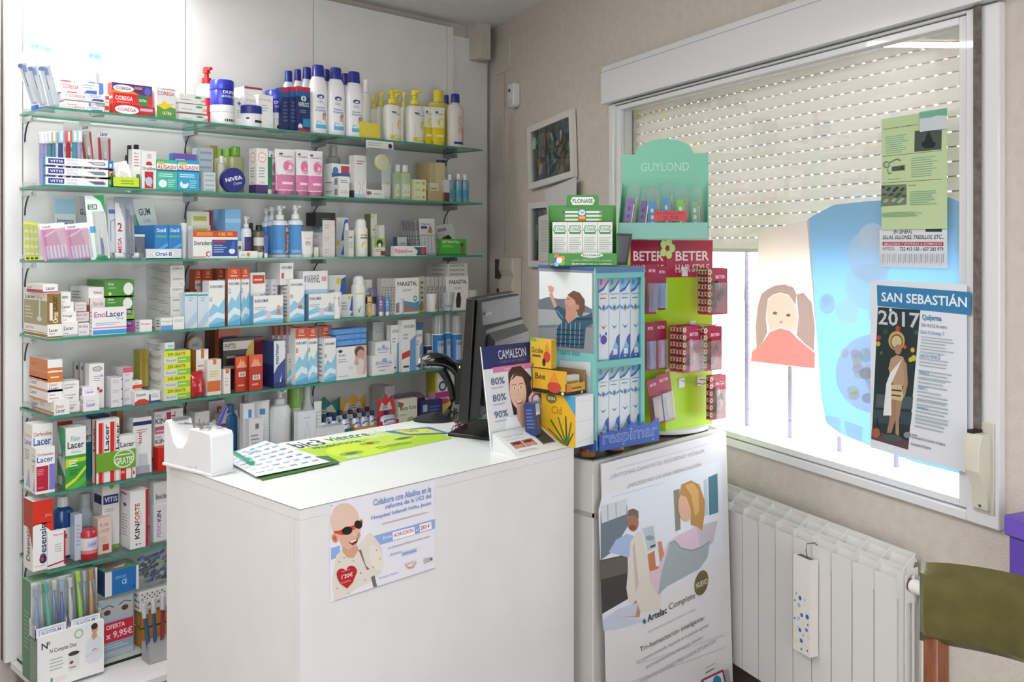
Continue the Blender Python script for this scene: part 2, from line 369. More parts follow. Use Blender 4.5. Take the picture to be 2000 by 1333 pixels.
# ================================================================== cladding and glass shelves
SLX = [1.170, 1.765, 2.352, 3.128]
m = MB(); ctop = 2.492; xs = [1.112] + SLX + [3.172]
for a, b in zip(xs, xs[1:]): m.box((a + .002, YB, -.01), (b - .002, YB + .02, ctop), WHITEMEL)
m.box((1.114, YB + .02, -.01), (3.170, YB + .045, ctop - .004), '#4a4a4c'); o = struct(m.build('wall_cladding', label='tall white melamine wall panels with dark slots behind the shelves'))
m = MB(); m.box((3.174, YB + .03, FLOOR), (3.432, CY0 - .001, 2.353), WHITEMEL); m.box((3.174, YB + .03, 2.353), (3.315, CY0 - .001, 2.465), WHITEMEL); struct(m.build('trim_2', label='narrow white panel filling the room corner beside the shelves'))
SZ = [1.868, 1.614, 1.367, 1.112, .858, .607, .356]
SN = ['top', 'second', 'third', 'fourth', 'fifth', 'sixth', 'seventh']
GX = [1.157, 1.757, 2.330, 3.118]
for i, z in enumerate(SZ):
    for k, pn in enumerate(('left', 'middle', 'right')):
        m = MB(); a, b = GX[k] + .0015, GX[k + 1] - .0015
        m.box((a, YF, z - .008), (b, YB - .004, z), GEDGE, top=GLASSTOP); m.mats
        # underside see-through too
        j = m.mi(GLASSTOP); m.m[0] = j
        m.build('glass_shelf', label='%s pane of the %s glass shelf counted from the top' % (pn, SN[i]), cat='shelf', group='green-edged glass shelf panes')
    for k, (sx, wh) in enumerate(zip(SLX, ('left end', 'first pane joint', 'second pane joint', 'right end'))):
        t = thing('shelf_bracket', (sx + (.006 if k == 0 else -.004 if k < 3 else -.02), YB, z), 0, 'clear plastic and wire bracket carrying the %s glass shelf at its %s' % (SN[i], wh), 'bracket', 'clear shelf brackets')
        m = MB()
        for dz in (.002, -.0315): m.prism([(0, dz), (-.09, dz + .002), (-.09, dz + .012 if dz > 0 else dz + .02), (0, dz + (.016 if dz > 0 else .022))], -.008, .008, CLEAR if k == 0 else M('#8d9094', .2), 'x')
        m.build('clip', t)
        m = MB(); m.tube([(0, -.002 - .07 * (1 - math.cos(a)), -.095 + .075 * math.sin(a)) for a in [R(q) for q in (0, 18, 36, 54, 72, 88)]], .0028, M('#3c3a48', .4), n=6); m.build('support_arm', t)
# base cabinet below the shelves
t = thing('base_cabinet', (0, 0, 0), 0, 'low white base cabinet running under the glass shelves', 'cabinet')
m = MB(); m.box((1.13, 3.03, -.032), (3.12, YB - .002, -.010), WHITEMEL); m.build('top_board', t, bevel=.001)
m = MB(); m.box((1.15, 3.10, FLOOR), (3.10, YB - .004, -.032), '#77736f'); m.build('carcass', t)
m = MB(); m.box((1.150, 3.225, -.010), (3.1, YB - .004, 0.0), '#101412', top=M('#b9c6be', .08)); m.build('glass_shelf', label='dark-edged glass plate lying on the base cabinet', cat='shelf')
# ================================================================== counter
CTX0, CTX1, CTY0, CTY1, CTZ = 1.043, 1.866, 1.598, 2.164, .90
t = thing('shop_counter', (CTX0, CTY0, FLOOR), 0, 'white laminate shop counter with a hospital charity poster on its front', 'counter')
wl = noisy('counter_laminate', '#dedcdc', '#e2e0e0', 8, .4); wt = noisy('counter_top', '#e2e6e2', '#e6e9e6', 8, .3)
W_, D_, H_ = CTX1 - CTX0, CTY1 - CTY0, CTZ - FLOOR
m = MB(); m.box((.0, 0, H_ - .022), (W_, D_, H_), wl, top=wt); m.build('worktop', t)
m = MB(); m.box((.0005, .0005, 0), (W_, .02, H_ - .0224), wl); m.build('front_panel', t)
m = MB(); m.box((.0005, .021, 0), (.02, D_ - .001, H_ - .0224), wl); m.build('side_panel', t)
m = MB(); m.box((W_ - .02, .021, 0), (W_ - .0005, D_ - .001, H_ - .0224), wl); m.build('side_panel', t)
m = MB(); m.box((.0006, -.0006, H_ - .0014), (W_, .0, H_ - .0002), '#8c8a88'); m.box((-.0006, 0, H_ - .0014), (.0, D_, H_ - .0002), '#8c8a88'); m.build('edge_seam', t)
# low cabinet at the end of the counter
t = thing('side_cabinet', (0, 0, 0), 0, 'off-white cabinet with a dark wooden top beside the counter end', 'cabinet')
KX0, KX1, KY0, KY1, KZ = 1.929, 2.56, 1.586, 1.98, .85
m = MB(); m.box((KX0, KY0, FLOOR), (KX1, KY1, KZ - .012), M('#dcd9d4', .5)); m.build('carcass', t, bevel=.002)
m = MB(); m.box((KX0 + .014, KY0 + .014, KZ - .012), (KX1 - .01, KY1 - .01, KZ - .006), noisy('dark_wood', '#3a2a20', '#5a4130', 14, .4, stretch=(1, 8, 1))); m.build('top_board', t)
m = MB()
m.box((KX0 - .002, KY0 - .002, KZ - .03), (KX1, KY0 + .012, KZ), M('#dcd9d4', .5)); m.box((KX0 - .002, KY0 + .012, KZ - .03), (KX0 + .012, KY1, KZ), M('#dcd9d4', .5))
m.box((KX0 - .004, KY0 - .004, KZ - .145), (KX1, KY0, KZ - .135), '#c4c1bc'); m.box((KX0 - .004, KY0 - .004, KZ - .145), (KX0, KY1, KZ - .135), '#b7b4af'); m.build('rim', t)  # left band darker than the front one: side shade put into its colour
# ================================================================== radiator
rt = thing('radiator', WO['loc'], WO['rz'], 'white aluminium column radiator under the window', 'radiator')
RM = M('#dddcd8', .35); RX0 = 1.86; RB, RT = .135, .60; pw = .0752; nr = 13
for i in range(nr):
    x = 2.836 - (i + 1) * pw; m = MB()
    m.prism([(x + .0018, -.100), (x + pw - .0018, -.100), (x + pw - .0018, -.097), (x + .0018, -.097)], RB, RT, RM, 'z')
    # two rows of sloping cells on top, open behind the front plate
    m.box((x + pw - .0035, -.094, RB + .02), (x + pw - .0005, -.03, RT + .02), RM)
    m.prism([(-.100, RT), (-.098, RT), (-.070, RT + .028), (-.035, RT + .055), (-.035, RT + .048), (-.070, RT - .03), (-.100, RT - .05)], x + pw - .004, x + pw, RM, 'x')
    m.add([(x, -.088, RT - .018), (x + pw, -.088, RT - .018), (x + pw, -.074, RT + .012), (x, -.074, RT + .012)], [(0, 1, 2, 3)], RM)
    m.add([(x, -.062, RT + .0), (x + pw, -.062, RT + .0), (x + pw, -.04, RT + .038), (x, -.04, RT + .038)], [(0, 1, 2, 3)], RM)
    m.box((x, -.074, RT + .008), (x + pw, -.071, RT + .026), RM); m.box((x, -.040, RT + .034), (x + pw, -.034, RT + .054), RM)
    m.box((x + .022, -.075, RB + .02), (x + .052, -.035, RT - .01), RM)
    m.build('radiator_section', rt)
m = MB(); m.box((RX0, -.072, RB + .03), (2.845, -.04, RB + .06), RM); m.box((RX0, -.072, RT - .06), (2.845, -.04, RT - .03), RM)
for k in range(4): m.box((2.838 + k * .006 - .006, -.095 + k * .017, RB + .01), (2.841 + k * .006 - .006, -.088 + k * .017, RT + .01 - k * .002), RM)
m.build('manifold', rt)
m = MB(); m.loft([(0, .017, .017), (.05, .017, .017), (.056, .012, .012)], '#eceae6', n=16); m.build('thermostat_valve', rt, loc=(2.846, -.058, RT - .018), rot=(0, R(90), 0))
m = MB(); m.loft([(0, .0175, .0175), (.004, .0175, .0175)], '#6a4a44', n=16); m.build('valve_ring', rt, loc=(2.842, -.058, RT - .018), rot=(0, R(90), 0))
m = MB(); m.tube([(2.88, -.058, RT - .018), (2.88, -.058, RB), (2.88, -.058, FLOOR)], .008, '#d8d6d0'); m.build('pipe', rt)
# humidifier hung on it
t = thing('radiator_humidifier', WF.world(2.53, -.1305, .435), WF.rz, 'white ceramic humidifier with blue and beige dots hanging on the radiator', 'humidifier')
cm = M('#e6e2da', .5); m = MB(); m.box((-.034, 0, -.13), (.034, .028, .13), cm); m.box((-.026, .006, .1301), (.026, .022, .1305), '#5a5450')
f = front(m, .068, .26, -.034, 0, -.13)
f.draw([('e', u, v, r / .068, r / .26, c) for u, v, r, c in [(.2, .88 - .28, .004, '#7fc0c8'), (.42, .57, .0062, '#2f5fc0'), (.68, .57, .004, '#9fd4cf'), (.12, .52, .003, '#3a63b8'), (.36, .49, .006, '#8fc6d6'), (.18, .44, .006, '#e8dfc0'), (.52, .40, .0055, '#2f5fc0'), (.84, .41, .0065, '#2f5fc0'), (.7, .47, .006, '#efe8cf'), (.1, .33, .003, '#3a63b8'), (.34, .35, .005, '#9fc9cf'), (.6, .31, .0065, '#e6dcb6'), (.8, .27, .005, '#5b62c8'), (.3, .26, .003, '#8fc6d6'), (.16, .22, .005, '#e8dfc0'), (.42, .235, .0055, '#2f5fc0'), (.62, .2, .003, '#6f9fd0'), (.9, .2, .003, '#9fd4cf'), (.88, .33, .003, '#2f5fc0'), (.5, .13, .0055, '#2f5fc0'), (.2, .1, .006, '#e6dcb6'), (.74, .11, .005, '#e8dfc0'), (.86, .06, .003, '#3a63b8'), (.52, .045, .003, '#2f5fc0'), (.4, .03, .005, '#efe8cf')]])
m.build('water_container', t, bevel=.002)
m = MB(); m.tube([(.012, .012, .125), (.004, .012, .15), (.006, .014, .168), (.018, .03, .172), (.022, .036, .165)], .0012, '#3a3a3a', n=6); m.build('hook', t)
# ================================================================== chair
ct = thing('office_chair', (0, 0, 0), 0, 'olive green vinyl chair back on a wooden post at the right edge', 'chair')
CF = Frame(WF.world(0, -.95, 0)[0], WF.world(0, -.95, 0)[1], R(-111.6 + 3))
def cp(px, py): return CF.hit(px, py, 0)
tl, tr, br, bl = cp(1790, 1092), cp(2150, 1190), cp(2150, 1376), cp(1796, 1256)
m = MB(); vin = noisy('olive_vinyl', '#4f4a1e', '#595426', 40, .35, .05, 300, coat=.25)
nx = 16; nz = 8; vs = []
def cpos(u, v, side):
    zt = tl[1] + (tr[1] - tl[1]) * u; zb2 = bl[1] + (br[1] - bl[1]) * u
    x = bl[0] + (tr[0] - bl[0]) * u; cu = 1 - (2 * u - 1) ** 6; cvv = 1 - (2 * v - 1) ** 4
    z = zb2 + (zt - zb2) * (.5 + (v - .5) * (.94 + .06 * cu))
    return (x, -.03 * side * max(cu, 0) ** .4 * max(cvv, 0) ** .45 + .05 * (4 * u * (1 - u)) - .0 * v, z)
for side in (1, -1):
    g0 = [cpos(i / nx, j / nz, side) for j in range(nz + 1) for i in range(nx + 1)]
    fs = [(j * (nx + 1) + i, j * (nx + 1) + i + 1, (j + 1) * (nx + 1) + i + 1, (j + 1) * (nx + 1) + i) for i in range(nx) for j in range(nz)]
    m.add(g0, fs if side == 1 else [q[::-1] for q in fs], vin)
m.build('backrest', ct, loc=(CF.o.x, CF.o.y, 0), rz=CF.rz)
wood = noisy('red_wood', '#6e3c22', '#8a5030', 20, .4, stretch=(6, 6, 1), coat=.2)
a = cp(1801, 1300)[0]; b = cp(1829, 1300)[0]
m = MB(); m.box((a, .0, FLOOR), (b, .03, bl[1] + .05), wood); m.build('post', ct, loc=(CF.o.x, CF.o.y, 0), rz=CF.rz, bevel=.004)
m = MB(); m.box((a + (tr[0] - bl[0]) * .82, .0, FLOOR), (b + (tr[0] - bl[0]) * .82, .03, bl[1] - .02), wood); m.build('post', ct, loc=(CF.o.x, CF.o.y, 0), rz=CF.rz, bevel=.004)
sz = FLOOR + .44; m = MB(); m.box((a - .01, -.42, sz), (a + (tr[0] - bl[0]), -.0, sz + .07), vin); m.build('seat', ct, loc=(CF.o.x, CF.o.y, 0), rz=CF.rz, bevel=.02)
for xx in (a, a + (tr[0] - bl[0]) * .9):
    m = MB(); m.box((xx, -.40, FLOOR), (xx + .03, -.37, sz), wood); m.build('leg', ct, loc=(CF.o.x, CF.o.y, 0), rz=CF.rz)
# purple container at the right edge of the picture
pt = WF.hit(1992, 1000, -.05)
t = thing('purple_dispenser', WF.world(pt[0], -.05, 0), WF.rz, 'purple plastic container on the wall at the far right', 'container')
m = MB(); m.box((.004, -.04, .64), (.12, .048, .79), M('#5a41a8', .4)); m.build('body', t, bevel=.004)
m = MB(); m.box((-.004, -.046, .79), (.128, .048, .835), M('#6a50b8', .4)); m.build('lid', t, bevel=.004)
# ================================================================== goods builders
SH = [0, 'top']            # current shelf height and name
def shelf(i): SH[0] = SZ[i] if i < 7 else .0012; SH[1] = 'the %s glass shelf' % SN[i] if i < 7 else 'the lowest glass plate'
def rayd(px): r = (px - CX) / F; return sy_ + r * cy_, cy_ - r * sy_
def lab(desc): return desc + ' on ' + SH[1] if SH[1] else desc
class P: pass
def spot(x0, x1, yt, b, zb=None, ybt=None, fr=S0, Y0=None):
    p = P(); p.Y = (YF if Y0 is None else Y0) + b
    p.x, p.zt = fr.hit(x0, yt, p.Y); p.x1, _ = fr.hit(x1, yt, p.Y); p.w = p.x1 - p.x
    p.z = SH[0] if zb is None else zb
    if ybt is not None: p.z = fr.hit(x0, ybt, p.Y)[1]
    p.h = p.zt - p.z
    wx, wy, _ = fr.world(p.x, p.Y, 0); p.k = wx * sy_ + wy * cy_
    return p
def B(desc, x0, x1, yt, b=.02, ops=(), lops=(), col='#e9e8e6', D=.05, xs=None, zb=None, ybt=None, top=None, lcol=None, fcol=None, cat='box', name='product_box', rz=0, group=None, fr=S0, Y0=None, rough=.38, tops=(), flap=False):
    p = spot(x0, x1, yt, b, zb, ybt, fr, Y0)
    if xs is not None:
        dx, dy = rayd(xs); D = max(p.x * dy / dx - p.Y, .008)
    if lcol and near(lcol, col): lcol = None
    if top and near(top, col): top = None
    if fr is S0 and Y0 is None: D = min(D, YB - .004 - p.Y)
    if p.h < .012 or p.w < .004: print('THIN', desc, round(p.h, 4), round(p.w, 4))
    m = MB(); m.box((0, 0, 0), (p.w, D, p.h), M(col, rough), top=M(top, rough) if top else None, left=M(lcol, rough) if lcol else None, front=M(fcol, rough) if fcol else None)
    if ops: front(m, p.w, p.h).draw(ops)
    if lops: left(m, D, p.h).draw(lops)
    if tops: topf(m, p.w, D, 0, 0, p.h).draw(tops)
    if flap: m.box((.001, .0005, p.h), (p.w - .001, .0012, p.h + .0003), '#bbb')
    m.build(name, None, fr.world(p.x, p.Y, p.z), fr.rz + rz, label=lab(desc), cat=cat, group=group, smooth=False)
    p.D = D
    return p
def pile(desc, n, x0, x1, yt, yb, b=.02, dx=0, **kw):
    """n equal boxes one on another between the pixel heights yt and yb (left front edge)"""
    p = spot(x0, x1, yt, b); z0 = kw.pop('z0', None)
    if z0 is None: z0 = SH[0] if yb is None else spot(x0, x1, yb, b).zt
    h = (p.zt - z0) / n; rnd = random.Random(int(x0 * 7 + yt)); r = None
    for i in range(n):
        # i counts from the bottom
        k = dict(kw); yy = CY - (z0 + h * (i + 1) - .0004 - EYE) * F / p.k
        o = k.pop('each', None)
        if o: k.update(o[i % len(o)])
        j = rnd.uniform(-1, 1) * dx; r = B(desc, x0 + j, x1 + j, yy, b, zb=z0 + h * i, group=kw.get('group') or 'stacked boxes', **{q: v for q, v in k.items() if q != 'group'})
    return r
PROF = {
 'round': ([(0, .93), (.015, 1), (.70, 1), (.78, .86), (.82, .5), (.84, .42)], [(.84, .5), (.985, .48), (1, .42)]),
 'gel': ([(0, .86), (.02, .95), (.3, .97), (.42, .93), (.6, .98), (.76, .84), (.83, .62)], [(.83, .60), (.98, .55), (1, .5)]),
 'jar': ([(0, .9), (.03, 1), (.6, 1), (.64, .95)], [(.64, 1.03), (.95, 1.03), (1, .95)]),
 'can': ([(0, .97), (.01, 1), (.62, 1), (.64, .96)], [(.64, .95), (.95, .95), (1, .85)]),
 'flask': ([(0, .9), (.02, 1), (.42, 1), (.58, .8), (.7, .5), (.8, .4)], [(.8, .46), (.97, .46), (1, .42)]),
 'cup': ([(0, .78), (.98, 1), (1, 1)], []),
 'spray': ([(0, .97), (.01, 1), (.72, 1), (.78, .8), (.8, .75)], [(.78, .8), (.9, .78), (.97, .6), (1, .3)]),
 'block': ([(0, .97), (.02, 1), (.74, 1), (.78, .9), (.80, .5)], [(.80, .5), (.985, .5), (1, .45)]),
}
def O(desc, x0, x1, yt, b=.05, kind='round', col='#eeeeec', cap='#f2f2f0', ops=(), ry=1.0, e=2.0, span=2.6, rot=-.15, pump=False, zb=None, ybt=None, cat='bottle', name=None, group=None, rough=.3, mat=None, capmat=None, fr=S0, Y0=None, coat=0, rz=0):
    p = spot(x0, x1, yt, b, zb, ybt, fr, Y0)
    th_ = YAW + math.atan(((x0 + x1) / 2 - CX) / F) - fr.rz * -1; p.r = (x1 - x0) * .55 * p.k / F / math.sqrt(math.cos(th_) ** 2 + (ry * math.sin(th_)) ** 2); xm, zt = fr.hit((x0 + x1) / 2, yt, p.Y + p.r * ry); p.h = zt - p.z; h = p.h
    body, cp_ = PROF[kind]
    if pump: body = [(0, .94), (.015, 1), (.62, 1), (.70, .82), (.73, .4)]; cp_ = [(.73, .5), (.82, .48), (.83, .26), (.90, .22), (.905, .38), (1, .32)]
    name = name or {'jar': 'cosmetic_jar', 'cup': 'plastic_cup', 'can': 'aerosol_can'}.get(kind, 'bottle')
    t = thing(name, fr.world(xm, p.Y + p.r * ry, p.z), fr.rz + rz, lab(desc), cat, group)
    m = MB(); pr = [(z * h, r * p.r, r * p.r * ry) for z, r in body]
    m.loft(pr, mat or M(col, rough, 0, coat), n=24, e=e)
    if ops:
        z0, z1 = (.05, .62); pp = [(z0 * h,) + _at(pr, z0 * h)] + [q for q in pr if z0 * h < q[0] < z1 * h] + [(z1 * h,) + _at(pr, z1 * h)]
        wrap(m, pp, span=span, rot=rot, e=e).draw(ops)
    m.build('body', t)
    if cp_:
        m = MB(); m.loft([(z * h, r * p.r, r * p.r * min(1, ry * 1.3)) for z, r in cp_], capmat or M(cap, .3, 0, coat), n=20, e=e if kind in ('jar', 'gel') else 2)
        if pump: m.box((-p.r * .15, -p.r * .95, h * .945), (p.r * .15, 0, h * .985), M(cap, .3))
        m.build('pump' if pump else 'cap', t)
    return p
def _at(pr, z):
    for a, c in zip(pr, pr[1:]):
        if a[0] <= z <= c[0] and c[0] > a[0]: k = (z - a[0]) / (c[0] - a[0]); return (a[1] + (c[1] - a[1]) * k, a[2] + (c[2] - a[2]) * k)
    return pr[-1][1:3]
def TB(desc, x0, x1, yt, b=.03, col='#eeeeec', cap='#eeeeec', ops=(), capf=.1, group=None, zb=None, ybt=None, coat=.2, rz=-.1, lean=0, low=None):
    p = spot(x0, x1, yt, b, zb, ybt); w = (x1 - x0) * p.k / F * 1.12; h = p.h; q = w / 2
    t = thing('cosmetic_tube', (p.x + q, p.Y + q * .7, p.z), rz, lab(desc), 'tube', group)
    if lean: t.rotation_euler = (0, lean, rz)
    m = MB(); m.loft([(0, q * .78, q * .5), (capf * h, q * .8, q * .5)], M(cap, .3), n=20); m.build('cap', t)
    m = MB(); pr = [(capf * h, q * .86, q * .5), (capf * h + .004, q * .92, q * .52), (.45 * h, q * .95, q * .36), (.8 * h, q * .98, q * .18), (.955 * h, q, .0022)]
    m.loft(pr, M(col, .35, 0, coat), n=24); m.box((-q, -.0014, .95 * h), (q, .0014, h), M(col, .35))
    if low: wrap(m, pr[:3], span=math.pi * 2 * .995, rot=math.pi).draw([('r', 0, 0, 1, 1, low)])
    if ops: 
        pp = [(.12 * h,) + _at(pr, .14 * h)] + pr[2:]
        wrap(m, pp, span=2.3, rot=0).draw(ops)
    m.build('body', t)
    return p
def CARD(desc, x0, x1, yt, b=.03, ops=(), col='#e9e9e9', tilt=0, lean=.08, th=.0016, bl=None, brush=None, group=None, zb=None, ybt=None, cat='pack', name='blister_pack', hole=False):
    p = spot(x0, x1, yt, b, zb, ybt); w, h = p.w, p.h
    t = thing(name, (p.x + w / 2, p.Y, p.z + .001), 0, lab(desc), cat, group, rot=(-lean, tilt, 0))
    m = MB(); m.box((-w / 2, 0, 0), (w / 2, th, h), M(col, .35)); front(m, w, h, -w / 2).draw(ops)
    m.build('card', t)
    if bl:
        u0, v0, u1, v1, d = bl; m = MB(); X0, X1, A, C_ = -w / 2 + u0 * w, -w / 2 + u1 * w, v0 * h, v1 * h; k = min(.003, (X1 - X0) * .2)
        m.add([(X0, -.0015, A), (X1, -.0015, A), (X1, -.0015, C_), (X0, -.0015, C_), (X0 + k, -d, A + k), (X1 - k, -d, A + k), (X1 - k, -d, C_ - k), (X0 + k, -d, C_ - k)], [(4, 5, 6, 7), (0, 1, 5, 4), (1, 2, 6, 5), (2, 3, 7, 6), (3, 0, 4, 7)], BLISTER)
        m.build('blister', t, smooth=False)
    for br in (brush or []):
        u, v0, v1, c, hc = br; m = MB(); x = -w / 2 + u * w
        m.tube([(x, -.005, v0 * h), (x + .001, -.006, (v0 * .7 + v1 * .3) * h), (x, -.004, (v0 * .3 + v1 * .7) * h), (x, -.005, v1 * h)], [.0045, .005, .0028, .0035], M(c, .25), n=8)
        m.box((x - .0045, -.012, (v1 - .12) * h), (x + .0045, -.004, v1 * h), hc); m.build('toothbrush', t)
    return p
NAVY, RED, WH = '#22306e', '#c8202a', '#f2f2f0'
def brandbox(word, c, u0=.08, v0=.55, u1=.92, v1=.8, lines=True, c2='#9a9aa0'):
    o = [('t', word, u0, v0, u1, v1, c, 1)]
    if lines: o += [('l', u0, .12, u1, .45, 3, c2)]
    return o
# ================================================================== TOP SHELF
shelf(0)
for i, (x0, x1, yt, tl) in enumerate([(60, 78, 84, -.30), (76, 94, 92, -.27), (95, 119, 90, -.24)]):
    CARD(['outer', 'middle', 'inner'][i] + ' long clear toothbrush pack leaning left', x0 - 0, x1, yt + 6, .012 + .012 * i, [('r', 0, .9, 1, 1, '#eef0fa'), ('r', .1, .02, .9, .3, '#dfe8f6'), ('s', [(.45, .32), (.5, .66)], .006, '#3b4a8c'), ('e', .3, .68, .3, .04, '#3f6fc4')], col='#f2f4fa', tilt=tl, lean=.03, bl=(.1, .02, .9, .72, .016), brush=[(.5, .05, .68, '#e8eaf2', '#4a7ad0')], group='leaning toothbrush packs')
for i, (x0, x1, yt) in enumerate([(61, 84, 76), (83, 107, 83), (174, 204, 96)]):
    CARD(['leftmost', 'second', 'solitary right-hand'][i] + ' blue-topped toothbrush card standing at the back', x0, x1, yt, .16, [('r', 0, .86, 1, 1, '#8fb4ec'), ('t', 'brush', .2, .9, .8, .96, '#4a5aa8'), ('r', 0, 0, 1, .52, '#4e7fd6'), ('r', .62, .08, .8, .36, '#e06a5a'), ('e', .3, .3, .2, .08, '#d8e8fa')], bl=(.3, .1, .7, .8, .014), brush=[(.5, .12, .75, '#f4f6f8', '#eef4fa')], group='blue-topped toothbrush cards')
corega = [('e', .3, .5, .27, .42, '#9aa0b4'), ('e', .3, .5, .26, .39, '#fbfbfb'), ('t', 'COREGA', .1, .34, .5, .68, '#c23a4a', 1), ('l', .6, .5, .9, .9, 2, '#9ab0e0'), ('p', [(.62, .12), (.95, .12), (.95, .42), (.7, .38)], '#3a5aa6'), ('r', .05, .9, .3, 1, '#d84a44')]
B('white denture cream box with red lettering, topmost of its pile', 114, 193, 155, .075, corega, D=.035, zb=SZ[0] + .062, top='#f6f6f6', group='white denture cream boxes')
B('white denture cream box with red lettering, middle of its pile', 127, 206, 178, .03, corega, D=.035, zb=SZ[0] + .034, group='white denture cream boxes')
B('white denture cream box with red lettering, lowest of its pile', 127, 204, 202, .03, corega, D=.035, group='white denture cream boxes')
B('white denture cream box set back to the left of its pile', 116, 126, 182, .085, [('t', 'C', .3, .4, .9, .8, '#c23a4a', 1)], D=.09, zb=SZ[0] + .034)
for i, y in enumerate((183, 200)):
    B('red-striped box end beside the white denture boxes, %s one' % ('upper', 'lower')[i], 205, 213, y, .04, [('r', 0, .3, 1, .7, '#d8383a')], D=.12, zb=SZ[0] + (.04, .0)[i], top='#e8b0a8')
B('purple and orange denture cream box at the top of the red pile', 219, 297, 160, .05, [('r', 0, 0, 1, .3, '#e0872c'), ('p', [(0, .3), (.55, .3), (.7, 0), (1, 0), (1, 1), (0, 1)], '#4a3a86'), ('e', .28, .52, .26, .34, '#f4f0f6'), ('t', 'COREGA', .1, .38, .46, .66, '#3a3456', 1), ('e', .88, .45, .08, .38, '#5a66b8'), ('r', .55, .55, .75, .8, '#e07a60')], D=.04, xs=210, zb=SZ[0] + .076, col='#c84a3a')
B('red denture cream box with a green arrow badge', 221, 297, 180, .045, [('r', 0, 0, 1, 1, '#d0242c'), ('t', 'COREGA', .05, .35, .5, .75, '#fafafa', 1), ('p', [(.58, .05), (.95, .05), (.86, .5), (.95, .95), (.58, .95), (.67, .5)], '#2f7a48'), ('t', 'ULTRA', .66, .38, .86, .62, '#e8f0e0', 1), ('l', .1, .12, .5, .24, 1, '#f4c0c0')], zb=SZ[0] + .040, xs=208, col='#d84a3a', lops=[('r', .1, .5, .9, .7, '#f2f2f0')])
B('red denture cream box with a white oval at the bottom of its pile', 222, 302, 202, .03, [('r', 0, 0, 1, 1, '#cf2a2c'), ('e', .32, .5, .29, .44, '#fafafa'), ('t', 'COREGA', .1, .34, .54, .66, '#b82a34', 1), ('r', .64, .5, .95, .8, '#c8b8dc'), ('p', [(.6, 0), (1, 0), (1, .3)], '#2f7a48')], xs=209, D=.04, zb=SZ[0] + .002, lcol='#e8c83a', lops=[('r', .4, 0, 1, 1, '#d8383a')])
B('light blue box edge showing behind the red pile', 296, 306, 181, .10, [('r', 0, 0, 1, .4, '#5a8a68')], col='#59a6dc', D=.02)
B('upright white and green denture cream box with a yellow bolt', 306, 343, 170, .03, [('t', 'COREGA', .06, .76, .94, .88, '#c43a3c', 1), ('p', [(0, 0), (1, 0), (1, .36), (.6, .42), (0, .42)], '#6a9a4a'), ('p', [(.02, .42), (.42, .3), (.98, .5), (.55, .5), (.4, .62), (.3, .5)], '#f0d030'), ('t', 'ULTRA', .3, .14, .78, .24, '#f4f8e8', 1), ('r', .3, .95, .95, .97, '#c43a3c')], D=.04)
for i, (a, b_, y, h0) in enumerate([(350, 401, 182, .066), (350, 404, 201, .033), (350, 406, 221, 0)]):
    B(['topmost', 'middle', 'lowest'][i] + ' of three white ointment boxes with a green pill mark', a, b_, y, .03, [('e', .72, .72, .13, .14, '#4aa866'), ('p', [(1, .2), (1, .65), (.8, .3)], '#e2a0a0'), ('l', .06, .25, .6, .5, 1, '#b0b4b0')], D=.06, zb=SZ[0] + h0, group='ointment boxes with green pill mark')
O('white bottle with a red pump and red label', 386, 421, 132, .13, 'round', '#ece8ea', '#c81c24', [('r', 0, 0, 1, .75, '#c0202c')], pump=True)
jl = [('r', 0, .1, 1, .9, '#f2f2f4'), ('l', .2, .5, .7, .85, 3, '#b0b0c0'), ('r', .45, .2, .85, .42, '#26262c')]
O('white cream jar under the blue jar at the top shelf front', 413, 455, 206, .02, 'jar', '#f0f0f2', '#f4f4f6', jl, zb=SZ[0], cat='jar', group='cream jars')
O('royal blue duo offer jar stacked on a white jar', 413, 454, 158, .02, 'jar', '#2c34a8', '#2f38b4', [('t', 'DUPLO', .4, .75, .98, .95, '#f4f4fa', 1), ('t', '300ml', .35, .5, .85, .65, '#e8e8f4', 1), ('l', .05, .1, .35, .45, 3, '#7a80c8')], zb=SZ[0] + .068, cat='jar')
B('slim white box with a blue cross beside the jars', 456, 478, 190, .06, [('r', .35, .78, .65, .83, '#3a5a8c'), ('r', .46, .73, .54, .88, '#3a5a8c'), ('l', .3, .3, .9, .6, 4, '#a8a8b4')], D=.05)
B('flat white cream box with a maroon stripe on top of others', 477, 512, 168, .07, [('r', 0, .85, 1, 1, '#9a3a52'), ('t', 'PHYSIOGEL', .06, .1, .96, .45, '#8a8a86', 1)], zb=SZ[0] + .105, D=.10, top='#e8e4e4')
B('white box with blue waves under the flat cream box', 479, 503, 185, .05, [('t', 'PHYSIOGEL', .06, .8, .94, .88, '#9a9a94'), ('l', .2, .3, .8, .6, 3, '#b0c4dc')], D=.04)
B('tall white cream box between the small jar and the blue jar', 505, 533, 184, .03, [('t', 'PHYSIOGEL', .06, .82, .9, .88, '#9a9a94'), ('l', .2, .5, .7, .72, 3, '#9ab4d8'), ('p', [(.7, .05), (.95, .3), (.8, .6), (.95, .6), (.98, .05)], '#dbe4ee')], D=.05)
O('small white cream jar with a dark blue lid', 468, 510, 208, .02, 'jar', '#ecebee', '#2a2f88', [('r', .5, .3, .95, .5, '#26262c'), ('r', .22, .55, .32, .7, '#3a3a50'), ('l', .5, .6, .85, .9, 2, '#a8a8b0')], cat='jar')
O('royal blue duo offer jar above a white one near the blue boxes', 520, 556, 178, .06, 'jar', '#2c34a4', '#3440b0', [('t', 'DUPLO', .3, .7, .98, .9, '#f0f0fa', 1), ('t', '200ml', .3, .45, .9, .6, '#d8d8f0', 1)], zb=SZ[0] + .062, cat='jar')
O('white cream jar below the right-hand blue duo jar', 520, 556, 221, .06, 'jar', '#ecebee', '#e8e8ee', [('r', .4, .15, .95, .45, '#222228')], zb=SZ[0], cat='jar')
